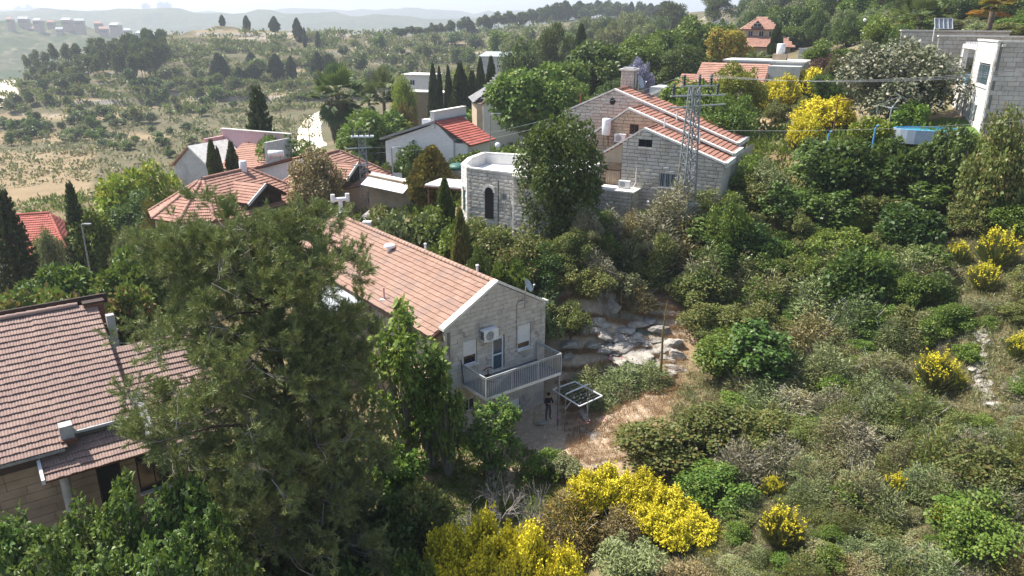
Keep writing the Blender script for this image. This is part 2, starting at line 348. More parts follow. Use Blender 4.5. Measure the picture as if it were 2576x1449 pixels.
# ================================================================ buildings
plain('stone_pale', (0.60, 0.545, 0.47), .85, c2=(0.50, 0.445, 0.375), scale=2.0, bump=.35, piece=.28, c3=(0.13, 0.12, 0.105), s3=1.1, lo3=.54, hi3=.76)
plain('stone_grey', (0.60, 0.565, 0.505), .9, c2=(0.50, 0.44, 0.36), scale=.9, bump=.6, piece=.36, c3=(0.16, 0.15, 0.14), s3=.7, lo3=.56, hi3=.80)
plain('stone_warm', (0.55, 0.43, 0.31), .85, c2=(0.46, 0.34, 0.23), scale=1.5, bump=.3, piece=.25)
plain('stone_tan', (0.42, 0.33, 0.235), .85, c2=(0.33, 0.245, 0.165), scale=1.5, bump=.3, piece=.3, c3=(0.2, 0.13, 0.08), s3=.8, lo3=.55, hi3=.75)
plain('stone_white', (0.78, 0.75, 0.70), .8, c2=(0.66, 0.62, 0.56), scale=1.0, bump=.2, piece=.10)
plain('mortar', (0.20, 0.18, 0.155), .95, scale=3)
plain('coping', (0.74, 0.71, 0.65), .75, c2=(0.60, 0.57, 0.51), scale=2, bump=.2, c3=(0.28, 0.26, 0.23), s3=1.4, lo3=.58, hi3=.72)
plain('tile_left', (0.34, 0.235, 0.19), .8, c2=(0.27, 0.18, 0.15), scale=1.2, bump=.2, piece=.16, c3=(0.25, 0.17, 0.15), s3=.45, lo3=.5, hi3=.75)
plain('tile_main', (0.43, 0.27, 0.195), .8, c2=(0.35, 0.21, 0.15), scale=1.2, bump=.2, piece=.26, c3=(0.27, 0.19, 0.165), s3=.5, lo3=.5, hi3=.75)
plain('tile_pink', (0.46, 0.255, 0.185), .8, c2=(0.36, 0.19, 0.135), scale=1.0, bump=.2, piece=.3, c3=(0.24, 0.14, 0.11), s3=.6, lo3=.58, hi3=.8)
plain('tile_red', (0.48, 0.135, 0.095), .8, c2=(0.36, 0.095, 0.07), scale=1.0, bump=.15, piece=.3)
plain('tile_rust', (0.40, 0.20, 0.14), .8, c2=(0.31, 0.15, 0.105), scale=1.0, bump=.15, piece=.3)
plain('tile_grey', (0.27, 0.265, 0.26), .8, c2=(0.20, 0.20, 0.20), scale=1.0, bump=.15, piece=.3)
plain('roof_deck', (0.10, 0.05, 0.035), .9)
plain('timber_dark', (0.060, 0.035, 0.025), .7, c2=(0.035, 0.02, 0.015), scale=4)
plain('timber_red', (0.17, 0.075, 0.05), .7, c2=(0.12, 0.05, 0.035), scale=4)
plain('white_metal', (0.72, 0.73, 0.74), .4, metal=.0, c2=(0.60, 0.61, 0.62))
plain('grey_metal', (0.34, 0.36, 0.37), .45, metal=.5, c2=(0.24, 0.25, 0.26))
plain('pylon_steel', (0.26, 0.28, 0.285), .55, metal=.3, c2=(0.19, 0.20, 0.205))
plain('galvanised', (0.46, 0.49, 0.50), .5, metal=.35, c2=(0.36, 0.38, 0.39))
plain('dark_metal', (0.05, 0.055, 0.06), .5, metal=.3)
plain('rust', (0.22, 0.10, 0.05), .8)
plain('white_paint', (0.80, 0.79, 0.77), .6, c2=(0.72, 0.71, 0.69))
plain('shutter_white', (0.72, 0.70, 0.66), .5, c2=(0.66, 0.64, 0.60))
plain('plaster_pink', (0.62, 0.40, 0.40), .9, c2=(0.55, 0.35, 0.35), bump=.1)
plain('plaster_grey', (0.50, 0.50, 0.49), .9, c2=(0.42, 0.42, 0.41), bump=.1, c3=(0.3, 0.3, 0.3), s3=.4)
plain('plaster_white', (0.70, 0.68, 0.64), .9, c2=(0.62, 0.60, 0.56), bump=.1)
plain('concrete', (0.45, 0.44, 0.42), .9, c2=(0.36, 0.35, 0.33), bump=.3, c3=(0.25, 0.24, 0.22), s3=.8)
plain('deck_grey', (0.17, 0.18, 0.19), .7, c2=(0.12, 0.125, 0.13), piece=.3)
plain('blue_paint', (0.10, 0.36, 0.62), .5)
plain('plastic_white', (0.78, 0.78, 0.77), .4)
plain('plastic_dark', (0.03, 0.035, 0.04), .5)
plain('tank_green', (0.04, 0.13, 0.10), .5)
plain('asphalt', (0.36, 0.34, 0.31), .95, c2=(0.28, 0.265, 0.24), scale=1)
plain('dirt_road', (0.66, 0.58, 0.47), .95, c2=(0.58, 0.49, 0.38), scale=.4)
glassmat('glass_dark', (0.012, 0.015, 0.018)); glassmat('glass_blue', (0.05, 0.085, 0.10)); glassmat('lamp_glass', (0.85, 0.85, 0.82), .3)
plain('interior', (0.015, 0.013, 0.012), .95)

def frame_obj(name, me, mat, parent, o, x, y, z, kind=None):
    ob = obj(name, me, mat, parent, kind)
    ob.matrix_local = Matrix(((x[0], y[0], z[0], o[0]), (x[1], y[1], z[1], o[1]), (x[2], y[2], z[2], o[2]), (0, 0, 0, 1))); return ob
def inside(poly, p, eps=0.0):
    s = 0
    for i in range(len(poly)):
        a, b = poly[i], poly[(i + 1) % len(poly)]; c = (b[0] - a[0]) * (p[1] - a[1]) - (b[1] - a[1]) * (p[0] - a[0])
        if c < -eps: return False
    return True
def ccw(poly):
    a = sum(poly[i][0] * poly[(i + 1) % len(poly)][1] - poly[(i + 1) % len(poly)][0] * poly[i][1] for i in range(len(poly)))
    return poly if a > 0 else poly[::-1]
def clip(sub, poly):
    out = sub
    for i in range(len(poly)):
        a, b = poly[i], poly[(i + 1) % len(poly)]; inp, out = out, []
        sd = lambda p: (b[0] - a[0]) * (p[1] - a[1]) - (b[1] - a[1]) * (p[0] - a[0])
        for j in range(len(inp)):
            p, q = inp[j], inp[(j + 1) % len(inp)]; dp, dq = sd(p), sd(q)
            if dp >= 0: out.append(p)
            if dp * dq < 0: t = dp / (dp - dq); out.append((p[0] + (q[0] - p[0]) * t, p[1] + (q[1] - p[1]) * t))
        if not out: return []
    return out
def seen(W):
    """rough size in the photo of a piece at world point W (0 outside the frame)"""
    if W[1] < 1: return 0
    u, v = proj(W)
    return 0 if not (-30 < u < 2606 and -30 < v < 1479) else 1.0 / (Vector(W) - Vector((0, 0, CAM_Z))).length
_tiles = {}
def tile_mesh(tw, te, mat, waves):
    k = (tw, te, mat)
    if k not in _tiles:
        b = MB(); n = waves * 4; ln = te + 0.06; P = []
        for i in range(n + 1):
            t = i / n; z = 0.022 * (0.5 - 0.5 * math.cos(2 * math.pi * waves * t)) ; P.append((t * tw, z))
        for i in range(n):
            (x0, z0), (x1, z1) = P[i], P[i + 1]
            b.poly([(x0, 0, z0 + .075), (x1, 0, z1 + .075), (x1, ln, z1 + .008), (x0, ln, z0 + .008)])
            b.poly([(x0, 0, z0 + .012), (x1, 0, z1 + .012), (x1, 0, z1 + .075), (x0, 0, z0 + .075)])
        _tiles[k] = b.mesh('tile'); _tiles[k].materials.append(MATS[mat])
    return _tiles[k]
def roof_plane(parent, W, pts, mat, tw=.24, te=.345, waves=2, limit=0, deck=True, name='roof', thick=.14):
    """a tiled slope: pts[0]->pts[1] is the eave (local coordinates of the thing); tiles are laid from it upwards"""
    P = [Vector(p) for p in pts]; a = (P[1] - P[0]).normalized(); n = None
    n = (P[1] - P[0]).cross(P[2] - P[0]).normalized()
    if n.z < 0: n = -n
    s = n.cross(a).normalized()
    if s.z < 0: s = -s; a = -a
    O = P[0]; poly = ccw([((p - O).dot(a), (p - O).dot(s)) for p in P])
    b = MB(); b.prism([p - n * thick for p in P], n * thick); roof = b.build(name, 'roof_deck', parent)
    a0, a1 = min(p[0] for p in poly), max(p[0] for p in poly); s1 = max(p[1] for p in poly); items = []
    s0 = min(p[1] for p in poly)
    for r in range(int((s1 - s0) / te + 1)):
        for c in range(int((a1 - a0) / tw + 1)):
            q = (a0 + (c + .5) * tw, s0 + (r + .5) * te)
            if inside(poly, q, .03): items.append(O + a * (a0 + c * tw) + s * (s0 + r * te - .04) + n * .002)
    me = tile_mesh(tw, te, mat, waves)
    if limit:
        items.sort(key=lambda p: -seen(W(p)))
        for p in items[:limit]: jt = random.uniform(-.018, .018); frame_obj('tile', me, None, roof, p + n * random.uniform(0, .014) + s * random.uniform(-.015, .015), (a + s * jt).normalized(), (s - a * jt).normalized(), n)
        items = items[limit:]
    if items:
        tv = np.empty(len(me.vertices) * 3, np.float32); me.vertices.foreach_get('co', tv); tv = tv.reshape(-1, 3)
        fv = np.array([list(p.vertices) for p in me.polygons], np.int32); M = np.array([a, s, n]); base = tv @ M
        I = np.array([tuple(p + n * random.uniform(0, .014) + s * random.uniform(-.015, .015)) for p in items]); V = (I[:, None] + base[None]).reshape(-1, 3)
        Fq = (fv[None] + (np.arange(len(I)) * len(tv))[:, None, None]).reshape(-1, 4)
        rv = np.repeat(np.random.RandomState(len(I)).rand(len(I)), len(fv))
        obj('tile_courses', mesh_np('tile_courses', V, Fq, rv), mat, roof, 'stuff')
    return roof
_cap = {}
def ridge_caps(parent, p0, p1, mat, r=.13, ln=.38, name='ridge_tile', single=True):
    p0, p1 = Vector(p0), Vector(p1); d = (p1 - p0); L = d.length; d.normalize(); x = d.cross(Vector((0, 0, 1))).normalized(); z = x.cross(d); k = (r, ln, mat)
    if k not in _cap:
        b = MB(); m = 8
        for j in range(m):
            t0, t1 = math.pi * j / m, math.pi * (j + 1) / m
            A = lambda t, y, rr: (rr * math.cos(t), y, rr * math.sin(t))
            b.poly([A(t0, 0, r * 1.12), A(t1, 0, r * 1.12), A(t1, ln * 1.06, r * .95), A(t0, ln * 1.06, r * .95)])
            b.poly([A(t0, 0, r * .9), A(t1, 0, r * .9), A(t1, 0, r * 1.12), A(t0, 0, r * 1.12)])
        _cap[k] = b.mesh('ridge_tile', True); _cap[k].materials.append(MATS[mat])
    for i in range(int(L / ln)): frame_obj(name, _cap[k], None, parent, p0 + d * i * ln, x, d, z)
def block_wall(parent, W, O, u, n, poly, mat, ch=.27, bw=(.45, .75), thick=.14, openings=(), limit=0, boss=None, seed=1, back=True, name='stone_block', gap=.022, wname='wall', back_mat='mortar'):
    """coursed blocks proud of a mortar wall: plane at O spanned by u and up, facing n; poly is convex in (u, z)"""
    rnd = random.Random(seed); O, u, n = Vector(O), Vector(u).normalized(), Vector(n).normalized(); up = Vector((0, 0, 1)); poly = ccw([tuple(p) for p in poly])
    z0 = min(p[1] for p in poly); z1 = max(p[1] for p in poly); x0 = min(p[0] for p in poly); x1 = max(p[0] for p in poly)
    P3 = lambda p: O + u * p[0] + up * p[1]
    wall = MB().prism([P3(p) - n * .2 for p in poly], n * .2).build(wname, back_mat, parent) if back else parent
    k0 = 0; items = []
    for r in range(int(math.ceil((z1 - z0) / ch))):
        zb, zt = z0 + r * ch, z0 + (r + 1) * ch; zm = (zb + zt) / 2
        cuts = sorted((o[0], o[1]) for o in openings if o[2] < zm < o[3]); spans = []; x = x0
        for c in cuts:
            if c[0] > x: spans.append((x, c[0]))
            x = max(x, c[1])
        if x < x1: spans.append((x, x1))
        for s0, s1 in spans:
            x = s0; first = True
            while x < s1 - .02:
                w = rnd.uniform(*bw) * (rnd.uniform(.4, .9) if first else 1); first = False; e = x + w
                if s1 - e < bw[0] * .45: e = s1
                q = clip([(x + gap / 2, zb + gap / 2), (e - gap / 2, zb + gap / 2), (e - gap / 2, zt - gap / 2), (x + gap / 2, zt - gap / 2)], poly)
                if len(q) >= 3: items.append((q, rnd.uniform(-.012, .012), rnd.random()))
                x = e
    def add(b, it): b.prism([P3(p) for p in it[0]], n * (thick + it[1]), it[2], boss)
    if limit:
        items.sort(key=lambda it: -seen(W(P3(it[0][0]))) * ((it[0][2][0] - it[0][0][0]) + .2))
        for it in items[:limit]: b = MB(); add(b, it); b.build(name, mat, wall)
        items = items[limit:]
    if items:
        b = MB()
        for it in items: add(b, it)
        b.build('stonework', mat, wall, kind='stuff')
    return wall
def window(parent, O, u, n, x0, x1, z0, z1, frame='white_metal', pane='glass_dark', mull=1, fr=.06, depth=.05, shutter=0.0, bars=0, sill=None, name='window', rows=1):
    """framed window in front of the plane at O: pane, mullions, roller shutter covering part of it, bars, sill"""
    O, u, n = Vector(O), Vector(u).normalized(), Vector(n).normalized(); up = Vector((0, 0, 1)); Q = lambda x, z, d=0: O + u * x + up * z + n * d
    b = MB(); w = lambda a, c, e, f: b.prism([Q(a, e, .01), Q(c, e, .01), Q(c, f, .01), Q(a, f, .01)], n * depth)
    w(x0, x1, z0, z0 + fr); w(x0, x1, z1 - fr, z1); w(x0, x0 + fr, z0 + fr, z1 - fr); w(x1 - fr, x1, z0 + fr, z1 - fr)
    for i in range(1, mull + 1): x = x0 + (x1 - x0) * i / (mull + 1); w(x - fr * .4, x + fr * .4, z0 + fr, z1 - fr)
    for i in range(1, rows): z = z0 + (z1 - z0) * i / rows; w(x0 + fr, x1 - fr, z - fr * .4, z + fr * .4)
    f = b.build(name, frame, parent); k = max(mull + 1, 1)
    for i in range(k):
        a, c = x0 + (x1 - x0) * i / k, x0 + (x1 - x0) * (i + 1) / k
        MB().prism([Q(a + fr * .5, z0 + fr * .5, .012), Q(c - fr * .5, z0 + fr * .5, .012), Q(c - fr * .5, z1 - fr * .5, .012), Q(a + fr * .5, z1 - fr * .5, .012)], n * .012).build('pane', pane, f)
    if shutter:
        zt = z1; zb = z1 - (z1 - z0) * shutter; m = max(3, int((zt - zb) / .11))
        for i in range(m):
            za = zb + (zt - zb) * i / m; zc = zb + (zt - zb) * (i + 1) / m - .008
            MB().prism([Q(x0 + .02, za, depth + .012), Q(x1 - .02, za, depth + .012), Q(x1 - .02, zc, depth + .012), Q(x0 + .02, zc, depth + .012)], n * .02, boss=.4).build('slat', 'shutter_white', f)
    for i in range(bars):
        x = x0 + (x1 - x0) * (i + .5) / bars; MB().bar(Q(x, z0, depth + .06), Q(x, z1, depth + .06), .03).build('bar', 'galvanised', f)
    if sill: MB().prism([Q(x0 - .06, z0 - .07, 0), Q(x1 + .06, z0 - .07, 0), Q(x1 + .06, z0 - .005, 0), Q(x0 - .06, z0 - .005, 0)], n * sill).build('sill', 'coping', f)
    return f
def ac_unit(label, O, u, n, w=.85, h=.6, d=.32, bracket=True):
    t = thing('air_conditioner', label, 'air conditioner', O); u, n = Vector(u).normalized(), Vector(n).normalized(); up = Vector((0, 0, 1))
    MB().prism([u * a + up * c for a, c in ((0, .02), (.02, 0), (w - .02, 0), (w, .02), (w, h - .02), (w - .02, h), (.02, h), (0, h - .02))], n * d).build('casing', 'plastic_white', t)
    c = u * w * .40 + up * h * .5 + n * (d + .004); b = MB(); r = h * .40
    b.prism([c + (u * math.cos(k * math.pi / 8) + up * math.sin(k * math.pi / 8)) * r for k in range(16)], n * .012); g = b.build('fan_grille', 'grey_metal', t)
    for k in (.25, .5, .75, 1.0):
        MB().tube([c + n * .02 + (u * math.cos(j * math.pi / 8) + up * math.sin(j * math.pi / 8)) * r * k for j in range(17)], .006, 4, caps=False).build('ring', 'plastic_white', g)
    s = MB()
    for i in range(4): z = h * (.2 + .18 * i); s.prism([u * (w + .002) + n * .04 + up * z, u * (w + .002) + n * (d - .04) + up * z, u * (w + .002) + n * (d - .04) + up * (z + .09), u * (w + .002) + n * .04 + up * (z + .09)], u * .004)
    s2 = MB()
    for i in range(4): z = h * (.2 + .18 * i); s2.prism([-u * .006 + n * .04 + up * z, -u * .006 + n * (d - .04) + up * z, -u * .006 + n * (d - .04) + up * (z + .09), -u * .006 + n * .04 + up * (z + .09)], u * .004).build('side_vent', 'plastic_dark', t)
    if bracket:
        for x in (.12, w - .12): MB().bar(u * x - up * .03, u * x - up * .03 + n * (d + .05), .05, .04).bar(u * x - up * .35, u * x - up * .04 + n * d * .9, .03).build('bracket', 'grey_metal', t)
    else:
        for x in (.12, w - .12): MB().bar(u * x - up * .04, u * x - up * .04 + n * d, .07, .08).build('foot', 'plastic_dark', t)
    return t
def dish(label, base, aim, r=.45, mast=1.0, name='satellite_dish'):
    t = thing(name, label, 'satellite dish', base); MB().tube([(0, 0, 0), (0, 0, mast)], .03, 8).build('mast', 'galvanised', t)
    aim = Vector(aim).normalized(); c = Vector((0, 0, mast)) + aim * .12; x = aim.cross(Vector((0, 0, 1))).normalized(); y = x.cross(aim); b = MB()
    prof = [(0.02, 0), (.35, .03), (.7, .10), (1, .2)]
    for k in range(3):
        for j in range(18):
            p = lambda kk, jj: c + (x * math.cos(jj * math.pi / 9) * .92 + y * math.sin(jj * math.pi / 9)) * r * prof[kk][0] + aim * r * prof[kk][1]
            b.poly([p(k, j), p(k, j + 1), p(k + 1, j + 1), p(k + 1, j)])
    b.build('reflector', 'galvanised', t, True)
    e = c + aim * r * 1.1 - y * r * .3
    MB().tube([c - y * r * .95 + aim * r * .18, e], .015, 5).build('arm', 'galvanised', t); MB().tube([e, e - aim * .12], [.04, .05], 8).build('receiver', 'plastic_white', t)
    return t
def gable_prism(x0, x1, zb, ze0, xr, zr, ze1, y0, y1):
    return MB().prism([(x0, y0, zb), (x1, y0, zb), (x1, y0, ze1), (xr, y0, zr), (x0, y0, ze0)], (0, y1 - y0, 0))

# ---------------------------------------------------------------- the stone house with the balcony
MH, MRZ = (-3.62, 38.05, 0.0), 38.4
MW = lambda p: place(MH, MRZ, p)
ux, uy = Vector((1, 0, 0)), Vector((0, 1, 0))
def main_house():
    h = thing('stone_house', 'two storey pale stone house with long tiled roof and balcony, pine in front', 'house', MH, MRZ)
    W, L, E, RZ_, B = 7.19, 19.8, 6.5, 8.45, -1.0; m = W / 2
    gable_prism(.14, W - .14, B, E - .08, m, RZ_ - .08, E - .08, .34, L).build('core', 'mortar', h)
    op = [(1.22, 2.14, 4.05, 5.50), (3.20, 4.12, 3.12, 5.40), (5.10, 6.08, 3.98, 5.50), (1.20, 1.98, 1.1, 2.0), (3.70, 5.32, -.6, .9)]
    block_wall(h, MW, (0, .14, 0), ux, -uy, [(0, B), (W, B), (W, E), (m, RZ_), (0, E)], 'stone_pale', ch=.262, bw=(.42, .62), openings=op, limit=300, seed=3, gap=.014)
    block_wall(h, MW, (.14, L, 0), -uy, -ux, [(0, B), (L, B), (L, E - .1), (0, E - .1)], 'stone_pale', ch=.262, bw=(.42, .62), openings=[(L - 2.06, L - 1.22, 4.22, 5.5), (L - 8.6, L - 7.6, 4.1, 5.5)], limit=180, seed=4)
    MB().box((W - .14, .3, B), (W, L, E - .1)).build('rear_wall', 'stone_pale', h)
    # ledge of the lower storey on the valley side
    MB().prism([(-.30, .35, B), (0, .35, B), (0, .35, 3.35), (-.30, .35, 3.05)], (0, L - .5, 0)).build('plinth', 'stone_warm', h)
    slope = (RZ_ - E) / m; ov = .62
    rl = roof_plane(h, MW, [(-ov, .36, E - ov * slope), (-ov, L + .3, E - ov * slope), (m, L + .3, RZ_), (m, .36, RZ_)], 'tile_main', te=.34, limit=300)
    roof_plane(h, MW, [(W + ov * .5, L + .3, E - ov * .5 * slope), (W + ov * .5, .36, E - ov * .5 * slope), (m, .36, RZ_), (m, L + .3, RZ_)], 'tile_main', te=.34)
    ridge_caps(rl, (m, .3, RZ_ + .05), (m, L + .2, RZ_ + .05), 'tile_main', .15, .40)
    MB().box((-ov - .06, .37, E - ov * slope - .26), (-ov - .01, L + .3, E - ov * slope - .02)).build('fascia', 'timber_dark', h)
    MB().prism([(-ov, .33, E - ov * slope - .26), (.0, .33, E - .28), (.0, .33, E - .04), (-ov, .33, E - ov * slope + .02)], (0, .05, 0)).build('barge_board', 'timber_red', h)
    cp = MB()
    for a, b_ in (((-.10, E - .02), (m, RZ_ + .06)), ((W + .10, E - .02), (m, RZ_ + .06))):
        cp = MB(); cp.prism([(a[0], -.06, a[1]), (b_[0], -.06, b_[1]), (b_[0], -.06, b_[1] + .16), (a[0], -.06, a[1] + .16)], (0, .46, 0)); cp.build('coping', 'coping', h)
    MB().box((W - .22, -.06, E + .02), (W + .16, .44, E + .17)).build('coping', 'coping', h)
    g = (0, .14, 0)
    window(h, g, ux, -uy, 1.22, 2.14, 4.05, 5.50, mull=0, shutter=.62, sill=.22, pane='glass_dark')
    window(h, g, ux, -uy, 5.10, 6.08, 3.98, 5.50, mull=0, shutter=.74, sill=.22, pane='glass_dark')
    dr = window(h, g, ux, -uy, 3.26, 4.06, 3.05, 5.15, mull=0, rows=2, fr=.09, pane='glass_blue', name='door')
    MB().prism([(3.26, .12, 5.16), (4.06, .12, 5.16), (4.06, .12, 5.38), (3.26, .12, 5.38)], (0, -.03, 0)).build('transom', 'shutter_white', dr)
    window(h, g, ux, -uy, 1.20, 1.98, 1.1, 2.0, mull=1)
    d2 = MB().box((3.74, .06, -.6), (5.28, .13, .85)).build('door', 'white_metal', h)
    MB().box((4.49, .04, -.55), (4.53, .06, .82)).build('rail', 'grey_metal', d2)
    window(h, (.14, L, 0), -uy, -ux, L - 2.06, L - 1.22, 4.22, 5.5, mull=0, shutter=.42, sill=.2, pane='glass_blue')
    window(h, (.14, L, 0), -uy, -ux, L - 8.6, L - 7.6, 4.1, 5.5, mull=0, shutter=.4, sill=.2, pane='glass_blue')
    lm = MB().lathe([(.02, 0), (.13, .0), (.13, .05), (.09, .1), (.01, .12)], n=14).build('wall_lamp', 'stone_warm', h); lm.location = (3.68, .0, 5.72); lm.rotation_euler = (R(90), 0, 0)
    MB().tube([(4.98, -.02, 7.0), (4.97, -.02, 5.4), (4.95, -.02, 3.95), (4.6, -.02, 3.85)], .014, 5).tube([(4.98, -.02, 7.0), (5.2, -.03, 7.12), (5.5, -.03, 7.05)], .014, 5).build('cable', 'plastic_dark', h)
    # balcony
    a0, a1, d = 1.12, 6.55, 2.27
    bal = MB().box((a0 - .05, -d, 2.86), (a1, -.0, 3.02)).build('balcony', 'coping', h)
    n = 26
    for i in range(n):
        x = a0 + (a1 - a0) * i / n; MB().box((x + .006, -d + .05, 3.022), (x + (a1 - a0) / n - .006, -.02, 3.05), random.random()).build('deck_board', 'deck_grey', bal)
    zt = 4.2
    def railing(p, q, nb, post):
        p, q = Vector(p), Vector(q)
        MB().bar(p + Vector((0, 0, zt)), q + Vector((0, 0, zt)), .075, .05).build('top_rail', 'galvanised', bal)
        MB().bar(p + Vector((0, 0, zt - .10)), q + Vector((0, 0, zt - .10)), .03).build('mid_rail', 'galvanised', bal)
        MB().bar(p + Vector((0, 0, 2.98)), q + Vector((0, 0, 2.98)), .04).build('bottom_rail', 'galvanised', bal)
        for i in range(nb + 1):
            c = p.lerp(q, i / nb); w = .06 if i in post else .024
            MB().bar(c + Vector((0, 0, 2.82)), c + Vector((0, 0, zt - .02)), w).build('post' if i in post else 'baluster', 'galvanised', bal)
    railing((a0, -d + .03, 0), (a1 - .03, -d + .03, 0), 40, (0, 13, 27, 40)); railing((a0, -.06, 0), (a0, -d + .1, 0), 16, (0,)); railing((a1 - .03, -d + .1, 0), (a1 - .03, -.06, 0), 16, (16,))
    MB().bar((6.48, -2.15, -.8), (6.48, -2.15, 2.86), .10).build('balcony_post', 'grey_metal', h)
    return h
main_house()
N_G = (math.sin(R(MRZ)), -math.cos(R(MRZ)), 0); U_G = (math.cos(R(MRZ)), math.sin(R(MRZ)), 0)
ac_unit('white air conditioner outdoor unit on the shaded gable above the balcony', MW((2.30, -.10, 5.35)), U_G, N_G, 1.0, .68, .38)
dish('grey satellite dish on the gable top of the balcony house', MW((5.58, -.06, 6.55)), (.55, -.2, .35), .42, 1.35)
def roof_bits():
    sl = (8.45 - 6.5) / 3.595; zr = lambda x: 6.5 + sl * x + .04
    t = thing('roof_vent', 'round white vent cap on the long tiled roof', 'vent', MW((2.75, 10.6, zr(2.75) - .1)))
    MB().lathe([(.2, -.05), (.2, .12), (.14, .14), (.14, .32)], n=14).build('collar', 'white_paint', t); MB().lathe([(.36, .32), (.38, .36), (.36, .48), (.28, .54), (.02, .56)], n=18).build('cap', 'white_paint', t)
    t = thing('chimney_pipe', 'white T shaped flue at the far end of the long roof', 'flue', MW((3.75, 19.6, 8.35)))
    MB().lathe([(.45, 0), (.30, .25), (.17, .45), (.17, 1.25)], n=14).build('pipe', 'white_paint', t); MB().tube([(-.5, -.2, 1.35), (.5, .2, 1.35)], .15, 12).build('crossbar', 'white_paint', t)
    for s in (-1, 1): MB().tube([(s * .5, s * .2, 1.15), (s * .5, s * .2, 1.75)], .16, 12).build('elbow', 'white_paint', t)
    t = thing('vent_pipe', 'thin pinkish vent pipe near the eave of the long roof', 'pipe', MW((-.1, 6.4, zr(-.1))))
    MB().tube([(0, 0, -.1), (0, 0, .75)], .055, 10).build('pipe', 'plaster_pink', t); MB().box((-.22, -.16, -.08), (.22, .16, -.0)).build('flashing', 'white_paint', t)
    for i, (y, dx) in enumerate(((15.9, 0), (3.0, .4), (8.6, .3))):
        t = thing('vent_stub', ('white box vent behind the ridge near the big shrubs', 'short white vent pipe behind the ridge by the gable', 'short white vent pipe halfway along the ridge')[i], 'vent', MW((3.95 + dx, y, zr(3.2 - dx) - .02)))
        if i == 0: MB().box((-.25, -.2, -.1), (.25, .2, .42)).build('casing', 'white_paint', t); MB().box((-.3, -.25, .42), (.3, .25, .48)).build('lid', 'white_paint', t)
        else: MB().tube([(0, 0, -.2), (0, 0, .55)], .07, 10).build('pipe', 'white_paint', t); MB().lathe([(.1, .55), (.1, .62), (.02, .66)], n=10).build('cap', 'white_paint', t)
    # annex with blue-grey sheet roof on the valley side
    t = thing('side_annex', 'small stone annex with pale sheet roof beside the long tiled roof', 'annex', MW((-2.3, 8.4, 0)), MRZ)
    MB().box((0, 0, -1), (2.2, 3.2, 5.6)).build('wall', 'stone_pale', t); MB().prism([(-.2, -.2, 5.65), (2.0, -.2, 5.95), (2.0, 3.4, 5.95), (-.2, 3.4, 5.65)], (0, 0, .06)).build('roof', 'galvanised', t)
    MB().bar((-.2, -.22, 5.62), (-.2, 3.4, 5.62), .08).build('gutter', 'white_metal', t)
roof_bits()

